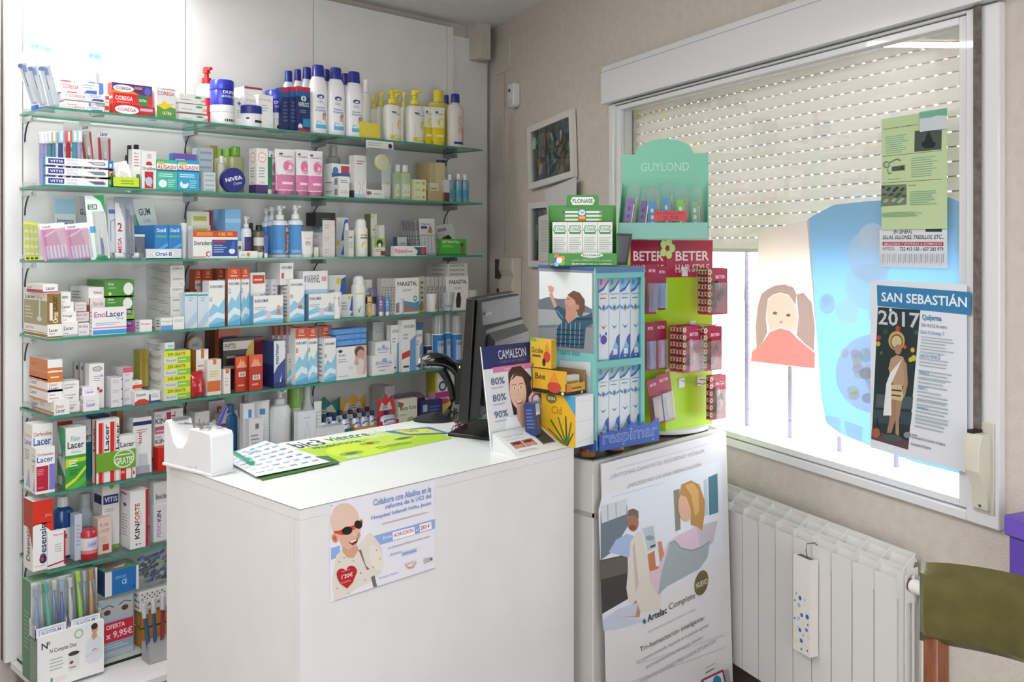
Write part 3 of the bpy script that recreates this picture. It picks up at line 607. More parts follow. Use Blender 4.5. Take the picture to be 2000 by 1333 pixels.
hb = [('r', 0, .9, 1, 1, '#c03048'), ('r', 0, 0, 1, .9, '#232f62'), ('r', 0, .78, 1, .9, '#2c5a94')]
hs = [('r', 0, .9, 1, 1, '#c8384c'), ('r', 0, 0, 1, .9, '#1f2a58'), ('l', .15, .2, .85, .7, 7, '#6a76a8'), ('r', 0, .8, 1, .9, '#2c6aa0')]
for i, (a, b_, xs) in enumerate([(551, 565, 540), (566, 581, 556)]):
    B('navy cold sore kit box with a red top, %s one behind' % ('leftmost', 'middle')[i], a, b_, 170 - i * 1, .035 - i * .005, hb + [('l', .2, .2, .8, .7, 6, '#5a668c')], xs=None, D=.05, lcol='#1f2a58', group='navy kit boxes with red tops')
B('navy kit box with a red top and a green cross at the front', 580, 606, 168, .02, hb + [('e', .5, .74, .2, .06, '#e8f0f0'), ('r', .46, .69, .54, .79, '#2f8a74'), ('r', .38, .725, .62, .755, '#2f8a74'), ('t', 'HERPBLOCK', .12, .56, .9, .66, '#e4ecf4', 1), ('l', .2, .42, .8, .5, 2, '#8a96b8'), ('r', .45, .12, .95, .3, '#2c86b8'), ('e', .25, .12, .16, .06, '#dfe4ec'), ('p', [(0, 0), (1, 0), (1, .04), (.2, .1)], '#c03048')], hs, D=.06, lcol='#1f2a58')
gelart = [('e', .5, .86, .12, .055, '#2a3a86'), ('t', 'uriage', .42, .84, .58, .88, '#f0f0f8'), ('t', 'GEL', .4, .7, .6, .76, '#7a86b0'), ('t', 'Dermo', .36, .56, .64, .61, '#5a6aa8', 1), ('t', 'Protector', .33, .49, .72, .54, '#5a6aa8', 1), ('r', .34, .06, .74, .16, '#5fb4e4'), ('p', [(.34, .16), (.74, .16), (.74, .24), (.55, .2), (.4, .26)], '#9ccdec'), ('e', .62, .36, .07, .09, '#d8b09c'), ('e', .64, .42, .075, .05, '#8a5f4c'), ('p', [(.42, .22), (.72, .2), (.72, .32), (.56, .3)], '#dcb8a4')]
for i, (a, b_, y, bb) in enumerate([(553, 574, 139, .16), (572, 591, 136, .155), (588, 611, 132, .145), (628, 647, 136, .16), (664, 684, 144, .16)]):
    O('white body gel bottle with a navy cap in the rear row', a, b_, y, bb, 'gel', '#f0f0f4', '#27308a', ry=.62, e=2.4, group='white body gel bottles with navy caps')
for i, (a, b_, y) in enumerate([(604, 638, 128), (639, 672, 133), (674, 708, 141)]):
    O('white body gel bottle with a navy cap, %s in the front row' % ['left', 'middle', 'right'][i], a, b_, y, .03, 'gel', '#f2f1f4', '#252f8c', [('r', .34, .06, .74, .16, '#5fb4e4')] and gelart, ry=.62, e=2.4, span=2.9, rot=-.1, group='white body gel bottles with navy caps', coat=.3)
O('tall white bottle with a dark green label behind the sponge', 706, 723, 156, .13, 'block', '#e6e6e0', '#efefea', [('r', .3, .05, .8, .4, '#5a6a64')], ry=.7)
yl = [('t', 'Menalind', .42, .82, .8, .88, '#5a6070'), ('e', .42, .9, .08, .025, '#3c4450'), ('p', [(.38, .1), (.85, .1), (.85, .72), (.62, .62), (.38, .5)], '#e8d82c'), ('e', .66, .5, .14, .16, '#f0d030'), ('r', .3, 0, .9, .12, '#e6cf20'), ('r', .45, .04, .75, .09, '#f4f0d0')]
for i, (a, b_, y) in enumerate([(722, 738, 186), (735, 753, 180), (764, 783, 182), (800, 816, 184), (782, 796, 180)]):
    O('yellow-pump white baby lotion bottle in the rear row', a, b_, y, .15 - .012 * i, 'round', '#e9e7df', '#e3d64e', ry=.6, pump=True, e=2.6, group='white bottles with yellow pumps')
for i, (a, b_, y) in enumerate([(750, 780, 176), (794, 825, 177)]):
    O('white baby lotion bottle with a yellow pump, %s in the front row' % ('left', 'right')[i], a, b_, y, .03, 'round', '#efede6', '#e6d838', yl, ry=.6, e=2.8, pump=True, span=2.9, rot=.1, group='white bottles with yellow pumps')
O('big yellow-capped lotion bottle behind the yellow tubes', 838, 874, 177, .12, 'block', '#dccf6e', '#e2d24a', ry=.6)
yt_ = [('e', .4, .9, .1, .03, '#454c5c'), ('t', 'Menalind', .32, .82, .86, .88, '#5a6070'), ('r', 0, 0, 1, .42, '#e4cd1c'), ('p', [(0, .42), (1, .42), (1, .78), (.5, .5)], '#ecd93a'), ('e', .66, .58, .24, .14, '#f2dc2a'), ('r', .3, .14, .8, .2, '#f4f0d8')]
for i, (a, b_, y, bb) in enumerate([(820, 836, 206, .06), (832, 853, 207, .045), (850, 880, 207, .03)]):
    TB('white and yellow skin cream tube, %s of three' % ['left', 'middle', 'right'][i], a, b_, y, bb, '#efece2', '#e4cd1c', yt_, group='white and yellow cream tubes', capf=.12, low='#e6d42c')
O('white and orange shower gel bottle with a blue cap at the shelf end', 874, 904, 184, .025, 'round', '#dcd3cd', '#2a3486', [('r', .3, .02, .8, .1, '#28307e'), ('r', .72, .12, .98, .6, '#e2a58a'), ('tv', 'PAVITTE', .5, .4, .66, .95, '#c88a8a', 1), ('e', .8, .45, .12, .1, '#e08a5a')], ry=.65)
O('white bottle with a blue cap tucked behind the orange one', 864, 880, 186, .19, 'round', '#d6d2d0', '#3a4490', ry=.65)
B('flat yellow bath sponge square standing by the yellow bottles', 707, 742, 238, .012, [('e', .3, .6, .06, .05, '#c8b838'), ('e', .7, .3, .05, .04, '#c8b838')], col='#dccb4c', D=.03, cat='sponge', name='bath_sponge', rough=.9)
# ================================================================== SECOND SHELF
shelf(1)
CARD('long white toothbrush card at the back with tiny black print', 128, 165, 236, .2, [('r', 0, .55, 1, .62, '#9a9aa4'), ('t', 'pharma', .1, .57, .9, .61, '#3a3a44')], col='#d8d8dc')
for i, (a, cap, cb) in enumerate([(77, '#d8d8de', '#8c8fb8'), (84, '#cfd0e0', '#8a90b8'), (91, '#cfcab4', '#4f7f90'), (100, '#bfb9a0', '#4a7a94'), (114, '#9cc4de', '#2a4a8c'), (129, '#e2606c', '#9c1c34'), (141, '#a8d4c8', '#4a8ca0'), (150, '#d4dce0', '#9a9cc4')]):
    p = spot(a, a + 11, 258 - i * .6, .03 + .004 * i); t = thing('toothbrush', (p.x + p.w / 2, p.Y + .006, p.z), 0, lab('travel toothbrush with a %s cap standing in the upright row' % ['grey-white', 'pale lilac', 'cream', 'beige', 'light blue', 'coral red', 'mint green', 'silvery'][i]), 'toothbrush', 'upright capped toothbrushes')
    m = MB(); m.loft([(0, .006, .006), (p.h * .5, .008, .006), (p.h * .8, .007, .006)], M(cb, .15, 0, .4), n=12); m.build('handle', t)
    m = MB(); m.box((-.0095, -.008, p.h * .78), (.0095, .008, p.h), M(cap, .25)); front(m, .006, .03, -.003, -.008, p.h * .82).draw([('r', 0, 0, 1, 1, '#f4f4f0')]); m.build('cap', t, bevel=.002)
for i, (a, b_, y, tl) in enumerate([(167, 188, 236, -.06), (192, 217, 250, .02)]):
    CARD('red and silver interdental brush pack, %s one' % ('left', 'right')[i], a, b_, y, .09, [('r', 0, 0, 1, 1, '#c4c4c6'), ('r', 0, .86, 1, 1, '#e8e8e8'), ('t', 'Lacer', .2, .88, .8, .95, '#33333a', 1), ('p', [(0, .84), (.2, .84), (.45, .1), (.1, .1)], '#a8323c'), ('p', [(1, .84), (.8, .84), (.9, .1), (1, .1)], '#b03a44'), ('r', .2, .02, .8, .25, '#c0343c')], tilt=tl, bl=(.25, .1, .75, .8, .012), brush=[(.5, .1, .6, '#4a4a44', '#d8d8d8')], group='red and silver interdental packs')
vt = [('r', .04, .18, .29, .84, '#2c3c92'), ('t', 'VITIS', .065, .34, .27, .66, '#f2f4fa', 1), ('t', 'suave', .33, .62, .5, .84, '#7fb0dc'), ('l', .33, .15, .55, .45, 2, '#b8bcc8'), ('p', [(.66, .66), (.78, .24), (.95, .24), (.96, .5), (.92, .7)], '#7c7c84'), ('p', [(.72, .58), (.8, .34), (.93, .34), (.93, .56)], '#d8dade')]
for i in range(3):
    z0 = SZ[1] + [.0655, .033, 0][i]; c = ['#d4d6da', '#5a9a94', '#5a5470'][i]
    B('%s of three long toothbrush boxes with a blue name square' % ['topmost', 'middle', 'lowest'][i], 89, 211, [306, 325.5, 345][i], .012, vt[:-1] + [('p', [(.72, .58), (.8, .34), (.93, .34), (.93, .56)], c)], D=.022, zb=z0, lcol='#58b0e0', col='#ecebef', group='long toothbrush boxes')
for i, (y, c) in enumerate([(314, '#2c7fc4'), (330, '#d8622c'), (346, '#4a9a44')]):
    B('%s coloured box end at the right of the toothbrush boxes' % ['blue', 'orange', 'green'][i], 211, 221, y, .03, [('r', .3, .3, .7, .7, '#e8eef4')], col=c, D=.05, zb=SZ[1] + [.058, .029, 0][i])
p = spot(220, 273, 344, .012); t = thing('leaflet_tray', (p.x, p.Y, p.z), 0, lab('lime green cardboard tray holding loose white leaflets'), 'tray')
m = MB(); m.box((0, 0, 0), (p.w, .06, .004), '#b8d030'); m.box((0, 0, 0), (p.w, .002, .036), '#c6dc38'); m.box((0, 0, 0), (.002, .06, .05), '#3f8a4a'); m.box((p.w - .002, 0, 0), (p.w, .06, .05), '#3f8a4a'); m.box((0, .058, 0), (p.w, .06, .062), '#4a9a54'); front(m, p.w, .036).draw([('l', .3, .3, .8, .8, 2, '#7a9a30')]); m.build('tray_body', t)
for i in range(3):
    m = MB(); m.box((0, 0, 0), (.062, .001, .085), '#f0efee'); front(m, .062, .085).draw([('l', .2, .5, .8, .8, 3, '#c4ccd0')]); m.build('leaflet', None, (p.x + .008 + .013 * i, p.Y + .012 + .012 * i, p.z + .006), rot=(-.3, .35 - .3 * i, 0), label=lab('%s white leaflet standing in the lime tray' % ['front', 'middle', 'rear'][i]), cat='leaflet')
for i, (a, b_) in enumerate([(245, 260), (257, 275)]):
    O('small black cylindrical bottle, %s of the pair at the back' % ('left', 'right')[i], a, b_, 284 - i, .2, 'block', '#23262e', '#191b20')
B('slim white box with a few red print lines', 258, 276, 291, .035, [('l', .2, .55, .8, .85, 4, '#c08a90'), ('t', 'flex', .2, .86, .8, .93, '#50a08a')], D=.03)
B('white mouthwash box picturing a red bottle', 277, 305, 294, .02, [('p', [(.2, .55), (.35, .72), (.65, .72), (.8, .55), (.8, .02), (.2, .02)], '#c22c3a'), ('r', .36, .8, .66, .92, '#c4c4cc'), ('r', 0, .46, 1, .62, '#f0f0f0'), ('t', 'Oraldine', .04, .49, .96, .59, '#3a3a44', 1), ('e', .5, .2, .24, .12, '#a8c8e8'), ('s', [(.2, .3), (.35, .12), (.7, .06)], .003, '#f2c8c8')], D=.03)
for i, (a, b_, c) in enumerate([(306, 346, '#4fb6a0'), (347, 389, '#3aa4d0')]):
    B('%s denture pad box with red lettering' % ('green', 'blue')[i], a, b_, 311 + i, .018 , [('r', 0, .88, 1, 1, c), ('r', 0, .68, 1, .88, '#f0f0ee'), ('t', 'ALGASIV', .03, .69, .97, .82, '#c02c38', 1), ('r', .05, .83, .4, .92, '#d8c83c'), ('r', 0, 0, 1, .62, c), ('r', 0, .62, 1, .66, '#2c3c80'), ('l', .1, .42, .9, .56, 2, '#d8f0ec'), ('e', .3, .2, .2, .13, '#e6f4f2'), ('e', .3 + (i * .03), .25 + i * .03, .13, .07, c if i else '#e6f4f2'), ('l', .55, .08, .92, .36, 4, '#a8e0dc')], D=.035, col=c)
B('flat purple and blue box lying above the denture pads', 338, 384, 299, .05, [('r', 0, .5, 1, 1, '#7058a4'), ('r', .1, .2, .5, .6, '#e8e8f0'), ('r', .5, .15, .8, .55, '#e6d24a'), ('r', .8, .1, 1, .5, '#4a9ad4')], zb=SZ[1] + .085, D=.03, col='#3f8ec4')
pile('small grey-blue soap box in the tall rear pile', 6, 388, 416, 288, None, .07, D=.05, col='#aab4bc', ops=[('r', .1, .2, .9, .5, '#7f93a8')], group='soap boxes')
pile('pale soap box in the low front pile', 4, 398, 421, 336, None, .015, D=.06, col='#c4cccf', ops=[('r', .1, .2, .9, .45, '#8ca0b4')], dx=1, group='soap boxes')
B('tan carton edge behind the soap piles', 410, 425, 284, .15, col='#b59a6c', D=.03)
for i, (a, b_, y, bb) in enumerate([(420, 440, 291, .12), (434, 456, 290, .09), (445, 475, 287, .06)]):
    O('olive oil soap bottle with a green cap, %s one' % ['rear', 'middle', 'front'][i], a, b_, y, bb, 'block', '#93986a', '#6a9a2c', [('r', .2, .1, .8, .5, '#b0b890')], ry=.7, group='olive green soap bottles')
O('small clear bottle with a white cap next to the round blue tin', 424, 440, 305, .05, 'block', '#b8b8a8', '#dcdcd4')
p = spot(428, 489, 318, .014); r_ = .047; t = thing('cream_tin', (p.x + p.w / 2 , p.Y + .02, p.z + r_), 0, lab('round dark blue cream tin standing on its edge'), 'tin')
m = MB(); m.loft([(0, r_, r_), (.014, r_, r_)], M('#26307e', .3, .2), n=40); m.xf(Matrix.Rotation(R(90), 4, 'X')); 
Face(m, lambda u, v, e: (-r_ + 2 * r_ * u, -.014 - e, -r_ + 2 * r_ * v), 2 * r_, 2 * r_).draw([('e', .5, .5, .46, .46, '#232c7a'), ('t', 'NIVEA', .13, .48, .87, .64, '#f2f4fa', 1), ('ti', 'Creme', .44, .3, .8, .42, '#dfe4f4')])
m.build('lid', t, rot=(0, -.22, 0)); m = MB(); m.loft([(.0, r_ * .97, r_ * .97), (.014, r_ * .97, r_ * .97)], M('#2e3a8c', .3), n=32); m.xf(Matrix.Rotation(R(-90), 4, 'X')); m.build('base', t)
cic = [('e', .5, .8, .36, .11, '#e2603c'), ('e', .5, .8, .32, .095, '#f0eeec'), ('t', 'Cicapost', .26, .77, .74, .83, '#e2603c'), ('l', .2, .35, .8, .6, 4, '#a8a8a8'), ('r', 0, 0, 1, .2, '#4a2c6c'), ('t', 'isdin', .3, .22, .7, .28, '#c87a5a')]
B('white cream box with two orange rings and a purple base', 501, 523, 289, .02, cic, cic, xs=486, lcol='#d8d5d2')
TB('dark green ointment tube beside the orange-ringed box', 522, 534, 306, .03, '#2c7a58', '#e8e8e6', capf=.13)
pk = [('e', .3, .93, .1, .025, '#454c5c'), ('t', 'Menalind', .22, .84, .85, .9, '#4a4a5a'), ('r', 0, 0, 1, .38, '#d67aa4'), ('p', [(0, .38), (1, .38), (1, .56), (.5, .42)], '#dd9cbc'), ('e', .64, .6, .28, .17, '#e488b0'), ('e', .64, .6, .2, .12, '#e87aa8'), ('r', .28, .14, .8, .2, '#f0e2ea')]
for i, (a, b_, y, bb) in enumerate([(529, 547, 294, .075), (546, 585, 289, .03), (583, 609, 291, .045), (607, 638, 293, .035)]):
    TB('pink and white skin cream tube, %s of four' % ['first from the left', 'second from the left', 'third from the left', 'last'][i], a, b_, y, bb, '#eeeaee', '#cf6c98', pk, group='pink and white cream tubes', capf=.1, low='#d67aa4')
O('grey translucent bottle at the back behind the white cartons', 640, 664, 285, .17, 'block', '#b4b4b4', '#c6c6c4')
B('small white carton with a red and blue label above the pair', 648, 684, 319, .06, [('r', 0, .25, 1, .5, '#3f6a9c'), ('r', .5, .5, .95, .9, '#b44858'), ('e', .2, .62, .15, .2, '#4a7ab0')], zb=SZ[1] + .065, D=.06)
pile('white carton with tiny grey print in the two-high pile', 2, 662, 682, 344, None, .02, D=.055, xs=633, ops=[('l', .15, .35, .9, .7, 2, '#9a9a9a')], lops=[('l', .1, .4, .6, .7, 2, '#6a6a70'), ('r', .7, .2, .9, .8, '#8a8a8e')], group='printed white cartons')
B('tall white box with a small black figure mark', 692, 716, 303, .03, [('s', [(.4, .1), (.5, .25), (.4, .4)], .0012, '#3a3a3a'), ('s', [(.75, .1), (.65, .25), (.75, .4)], .0012, '#3a3a3a'), ('l', .2, .78, .8, .9, 2, '#b08a94'), ('r', 0, 0, 1, .1, '#c4cce0')], xs=682, lops=[('r', 0, 0, 1, .18, '#3c4a60')])
# sponge in a hanging bag
p = spot(715, 768, 273, -.012); t = thing('sponge_bag', (p.x, p.Y, p.zt), 0, 'clear bag with a round cream sponge hanging off the top glass shelf', 'bag')
q, _ = S0.hit(768, 370, p.Y); H_s = p.zt - S0.hit(715, 358, p.Y)[1]; wS = p.w
m = MB(); m.box((0, -.001, -.034), (wS, .001, 0), '#dddddb'); front(m, wS, .034, 0, -.001, -.034).draw([('e', .88, .45, .08, .3, '#3a3a44'), ('l', .06, .3, .6, .8, 2, '#a8a8ac')]); m.build('header_card', t)
m = MB(); m.box((.002, -.026, -H_s), (wS - .002, .001, -.034), CLEAR); m.build('bag', t)
m = MB(); m.loft([(-.008, .030, .030), (-.006, .034, .034), (.006, .034, .034), (.008, .030, .030)], noisy('sponge_cream', '#ded6a8', '#e8e2bc', 60, .95, .3, 200), n=28); m.xf(Matrix.Rotation(R(90), 4, 'X')); m.build('sponge', t, loc=(wS * .5, -.013, -.092))
B('white flat box with green and pink dots below the sponge bag', 715, 751, 370, .03, [('e', .12, .6, .08, .25, '#b84a6a'), ('e', .24, .6, .06, .2, '#5a9a5a'), ('l', .4, .4, .9, .7, 1, '#b89aa0')], D=.05)
TB('white tube with small yellow marks behind the sponge bag', 750, 770, 318, .06, '#dcdcdc', '#d8d8d8', [('e', .6, .4, .2, .06, '#d8b84a')])
for i, (a, b_) in enumerate([(767, 786), (781, 801)]):
    O('pale green cologne bottle with a white cap, %s one' % ('left', 'right')[i], a, b_, 322 + i, .05 - i * .02, 'block', '#b5c29a', '#e6e6e0', [('r', .25, .1, .75, .7, '#d8dcc8'), ('e', .5, .3, .12, .1, '#6a8a4a'), ('l', .35, .5, .65, .65, 2, '#7a8a6a')], ry=.6, e=2.6, group='pale green cologne bottles')
pile('small cream box with gold lettering in the front pile', 3, 809, 832, 350, None, .02, xs=800, D=.04, col='#dcdcb4', ops=[('e', .8, .5, .12, .25, '#b8a04a'), ('l', .1, .3, .6, .7, 2, '#9aa07a')], lcol='#a8a478', group='small cream boxes')
pile('tan soap box in the rear pile', 3, 835, 849, 318, None, .09, xs=813, D=.05, col='#b3a078', lcol='#8c6f48', group='tan soap boxes')
pile('beige soap box in the upper right pile', 3, 850, 869, 317, None, .05, xs=835, D=.05, col='#c6b98f', lcol='#a4936a', group='tan soap boxes')
B('flat cream box with grey print in front of the beige pile', 840, 857, 357, .03, [('l', .1, .4, .9, .7, 1, '#8a8a6a')], xs=833, col='#d2cfb2', D=.04, zb=SZ[1] + .028)
B('sand coloured plain box under the flat cream box', 836, 864, 372, .025, col='#b7a078', D=.06)
B('white and dark red slim box at the end of the soaps', 867, 878, 351, .03, [('r', 0, 0, 1, .42, '#6a2f30')], col='#cfc8c4', D=.03)
for i, (a, b_, y) in enumerate([(872, 885, 341), (888, 902, 340), (900, 915, 341)]):
    O('mini blue gel bottle with a white cap, %s of three' % ['left', 'middle', 'right'][i], a, b_, y, .03, 'block', '#6f9cab', '#e2e2de', [('r', .2, .15, .8, .7, '#2f8fac'), ('l', .3, .4, .7, .6, 2, '#c8e0e8')], group='mini blue gel bottles', rough=.1)
O('jar with a dark blue lid on the beige boxes', 853, 871, 313, .08, 'jar', '#c8b98c', '#2a3260', zb=SZ[1] + .117, cat='jar')
# ================================================================== THIRD SHELF
shelf(2)
for i, a in enumerate((49, 57, 66)):
    CARD('yellow toothpick blister strip, %s of three' % ['left', 'middle', 'right'][i], a, a + 11, 434 + i, .03 + .01 * i, [('r', 0, 0, 1, 1, '#d8dc3c')] + [('r', .1, .12 + .2 * j, .9, .2 + .2 * j, '#eef0b0') for j in range(4)] + [('r', .2, .02, .8, .07, '#3a3a2c')], lean=.05, tilt=-.03, group='yellow toothpick strips', bl=(.1, .1, .9, .95, .008))
lp = [('r', 0, .86, 1, 1, '#efeef0'), ('t', 'Lacer', .1, .89, .45, .96, '#2a2a36', 1), ('r', 0, 0, 1, .86, '#d98cb8'), ('p', [(.6, .86), (1, .86), (1, .1), (.75, .4)], '#e6b4cc'), ('s', [(.12, .66), (.6, .8)], .004, '#f6e8f0'), ('r', .05, .02, .95, .3, '#c4a0cc')] + [('r', .12 + .15 * j, .04, .2 + .15 * j, .4, '#f2dcea') for j in range(6)]
for i, (a, b_, y, bb) in enumerate([(88, 136, 436, .012), (137, 184, 436, .02)]):
    CARD('pink interdental brush blister, %s one' % ('left', 'right')[i], a, b_, y, bb, lp, tilt=-.12, bl=(.08, .03, .95, .82, .014), group='pink interdental blisters')
CARD('plain white back of a blister pack behind the pink ones', 72, 92, 437, .06, [('r', .1, .1, .9, .9, '#dcd8e0')], tilt=-.05)
CARD('pale blue interdental pack hanging card at the back left', 110, 150, 388, .15, [('r', 0, .75, 1, 1, '#9cc4d8'), ('t', 'interprox', .08, .55, .92, .68, '#3a5a7a', 1), ('r', .5, .35, 1, .45, '#c4d8e4'), ('p', [(0, .1), (.3, .2), (.9, .12), (.9, .2), (.3, .28), (0, .2)], '#c03040')], col='#d5e0e8')
CARD('grey floss pack with black lettering at the back', 152, 176, 383, .17, [('t', 'GUM', .1, .7, .9, .8, '#303a3a', 1), ('r', 0, 0, 1, .3, '#aab0b4')], col='#c2c6ca', tilt=.05)
CARD('tall tongue cleaner pack with green corners and a blue handle', 178, 215, 381, .018, [('p', [(.4, 1), (1, 1), (1, .7), (.8, .9)], '#2fa858'), ('r', .1, .78, .6, .86, '#3c7a66'), ('t', 'GUM', .18, .79, .54, .85, '#eef4f0', 1), ('p', [(.2, .0), (.95, 0), (.8, .06), (.4, .08)], '#2fa858'), ('r', .1, .42, .4, .52, '#59a8dc')], col='#ecf0ee', tilt=-.07, bl=(.3, .03, .9, .75, .014), brush=[(.62, .06, .45, '#2c4a8c', '#f2f4f4')])
CARD('white dental pick card with a blue outline behind the tongue cleaner', 213, 236, 388, .08, [('r', .1, .75, .8, .82, '#5a86c4'), ('s', [(.2, .3), (.25, .62), (.6, .66), (.75, .2)], .003, '#7a9cc8')], col='#dde0e4')
CARD('two-pack toothbrush card with red lettering and dark blue brushes', 228, 264, 384, .06, [('r', 0, 0, 1, 1, '#a4aebc'), ('p', [(0, 0), (.45, 0), (.5, .6), (.2, .9), (0, .9)], '#dcdcde'), ('t', '2', .1, .44, .35, .58, '#a8323a', 1), ('tv', 'OMEGA', .08, .02, .3, .34, '#a8323a', 1)], bl=(.5, .05, .95, .9, .015), brush=[(.62, .06, .8, '#2c4878', '#3c5a8c'), (.82, .05, .7, '#33507f', '#4a6a98')])
CARD('white and green floss pouch leaning at the back', 280, 320, 385, .16, [('p', [(0, .1), (.15, 0), (.4, 0), (0, .8)], '#3f9a5c'), ('t', 'GUM', .2, .72, .75, .84, '#2f5a50', 1), ('t', 'Ortho', .35, .6, .7, .67, '#5a7a74'), ('r', .35, .08, .95, .35, '#a8c8bc')], col='#d3dad8', tilt=-.1, lean=.2)
for i, (x, y, rz, L) in enumerate([(238, 496, .1, .07), (272, 498, -.3, .05), (297, 490, .5, .06), (218, 491, -.2, .05)]):
    p = spot(x - 15, x + 15, y, .02 + .012 * i); t = thing('dental_tube', (p.x + p.w / 2, p.Y + .03, p.z + .0115), rz, lab('clear plastic tube with a white label lying on its side, %s' % ['nearest', 'second', 'third', 'rearmost'][i]), 'tube', 'clear tubes lying down')
    m = MB(); m.loft([(-L / 2, .011, .011), (L / 2, .011, .011)], CLEAR, n=16); m.xf(Matrix.Rotation(R(90), 4, 'Y')); m.build('tube', t)
    m = MB(); m.loft([(-L / 4, .0113, .0113), (L / 5, .0113, .0113)], '#d8dce0', n=16, caps=False); m.xf(Matrix.Rotation(R(90), 4, 'Y')); m.build('label', t)
    m = MB(); m.loft([(-L / 2 - .008, .012, .012), (-L / 2, .012, .012)], BLISTER, n=16); m.xf(Matrix.Rotation(R(90), 4, 'Y')); m.build('cap', t)
p = spot(232, 284, 459, .075); t = thing('zip_pouch', (p.x, p.Y, p.z), 0, lab('clear zip pouch holding dark travel bottles'), 'pouch'); H_p = p.h
m = MB(); m.prism([(0, 0), (p.w, 0), (p.w * .95, H_p), (p.w * .08, H_p)], 0, .04, thin('pouch_film', '#c8ccd0', .08, .15, .12), 'y'); m.build('film', t)
m = MB(); m.box((p.w * .06, -.002, H_p - .006), (p.w * .97, .04, H_p + .002), '#e2e2e2'); m.build('zip', t)
for k in range(2): m = MB(); m.loft([(.004, .011, .011), (.04, .011, .011), (.044, .006, .006), (.052, .006, .006)], '#4a5460' if k else '#6c7888', n=14, c=(p.w * (.35 + .3 * k), .02, 0)); m.build('travel_bottle', t)
ob = [('r', 0, 0, 1, 1, '#2f7cc0'), ('t', 'Oral-B', .15, .78, .85, .9, '#eef4fa', 1), ('r', .1, .62, .9, .68, '#5fb870'), ('p', [(0, .1), (1, .35), (1, .45), (0, .2)], '#57a8de'), ('e', .2, .12, .14, .07, '#cfe8e0')]
for i, (a, b_) in enumerate([(302, 328), (329, 354)]):
    B('blue floss box, %s one in the white tray' % ('left', 'right')[i], a, b_, 440, .035, ob, xs=(262 if i == 0 else None), D=.05, lcol='#2a5f98', col='#2f7cc0', zb=SZ[2] + .006, group='blue floss boxes')
p = spot(285, 354, 486, .02); t = thing('counter_tray', (p.x, p.Y, p.z), 0, lab('white cardboard tray with a blue oval logo'), 'tray')
m = MB(); m.box((0, 0, 0), (p.w, .0015, .036), '#d6d9dc'); m.box((0, 0, 0), (p.w, .085, .003), '#d6d9dc'); m.box((0, .0835, 0), (p.w, .085, .036), '#cdd0d4'); front(m, p.w, .036).draw([('e', .5, .5, .3, .36, '#e8eef4'), ('t', 'Oral-B', .26, .3, .74, .7, '#2a4a94', 1)]); m.build('tray_body', t)
B('cream box with green print at the back of the third shelf', 374, 411, 413, .12, [('r', .1, .72, .8, .86, '#a8b05a'), ('l', .3, .3, .7, .6, 2, '#9a9a8c')], D=.05, xs=365, zb=SZ[2] + .05, col='#d5d3c2')
B('low cream box with an olive stripe under the green-printed one', 379, 411, 440, .11, [('r', .1, .78, .8, .9, '#a8b05a')], D=.06, col='#cfcdb9')
B('red and blue slim box edge beside the tall blue box', 409, 416, 411, .12, col='#8c3048', D=.05)
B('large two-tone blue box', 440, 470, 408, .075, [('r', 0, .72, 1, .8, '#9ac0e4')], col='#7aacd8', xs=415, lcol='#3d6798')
for i, (a, b_) in enumerate([(352, 365), (360, 378)]):
    O('white plastic tub behind the long denture box, %s' % ('left', 'right')[i], a, b_, 436 + i * 6, .06 + .03 * i, 'cup', '#dadcdc', cat='tub', name='plastic_tub')
B('white and blue denture tablet box with an orange band', 377, 464, 451, .012, [('r', 0, .78, 1, 1, '#d0502c'), ('t', '+30', .56, .82, .72, .95, '#f4d23c', 1), ('l', .08, .82, .5, .96, 2, '#f0c060'), ('l', .76, .84, .92, .96, 2, '#f0c060'), ('t', 'Steradent', .02, .48, .42, .64, '#3a3a44', 1), ('r', .42, .08, 1, .68, '#2c4c94'), ('r', .45, .58, .72, .66, '#b83a44'), ('l', .45, .2, .75, .52, 4, '#a8b8dc'), ('e', .87, .26, .07, .1, '#e8f0f8'), ('p', [(.84, .34), (.94, .34), (.93, .64), (.88, .64)], '#3a6cb8'), ('e', .34, .16, .06, .1, '#c8303c'), ('e', .35, .16, .04, .07, '#e8e8e6'), ('r', 0, .04, .28, .07, '#c8303c')], xs=367, lops=[('r', 0, 0, 1, 1, '#d8d8da')])
O('white pump bottle with a purple label', 471, 490, 423, .05, 'round', '#dcdce4', '#d4d4dc', [('r', .25, .2, .85, .8, '#34306e'), ('l', .35, .4, .75, .7, 3, '#9a98c8')], pump=True)
O('tall brown bottle at the back behind the pump bottle', 484, 497, 436, .13, 'block', '#4a4238', '#2c2a28')
O('brown herbal bottle with a white label band', 494, 517, 440, .07, 'round', '#6f6554', '#24221e', [('r', 0, .55, 1, 1, '#d8d6cc'), ('e', .7, .4, .12, .1, '#2c2c28'), ('e', .6, .15, .1, .05, '#7a8a3a')])
B('small white flat box with an orange dot', 467, 503, 491, .015, [('e', .5, .5, .09, .3, '#e07a4a'), ('l', .1, .3, .35, .7, 2, '#a8b0b8')], D=.03)
B('small white box standing behind the flat one', 463, 473, 471, .05, [('r', .2, .5, .8, .7, '#3c6a6a')], D=.02)
for i, (a, b_, y, c) in enumerate([(504, 516, 493, '#dcdcdc'), (517, 525, 460, '#4a60b0')]):
    TB(['tiny white tube lying low before the blue bottles', 'slim blue and white tube before the blue bottles'][i], a, b_, y, .018, c, '#e4e4e8', capf=.2)
pan = [('r', 0, 0, 1, 1, '#4b8cc8'), ('r', .6, 0, .9, 1, '#8a5034'), ('tv', 'Panthenol 8%', .64, .05, .88, .98, '#f0e8e0', 1), ('l', .1, .3, .5, .9, 6, '#8ab8e0'), ('r', .1, .06, .5, .16, '#7ab0dc')]
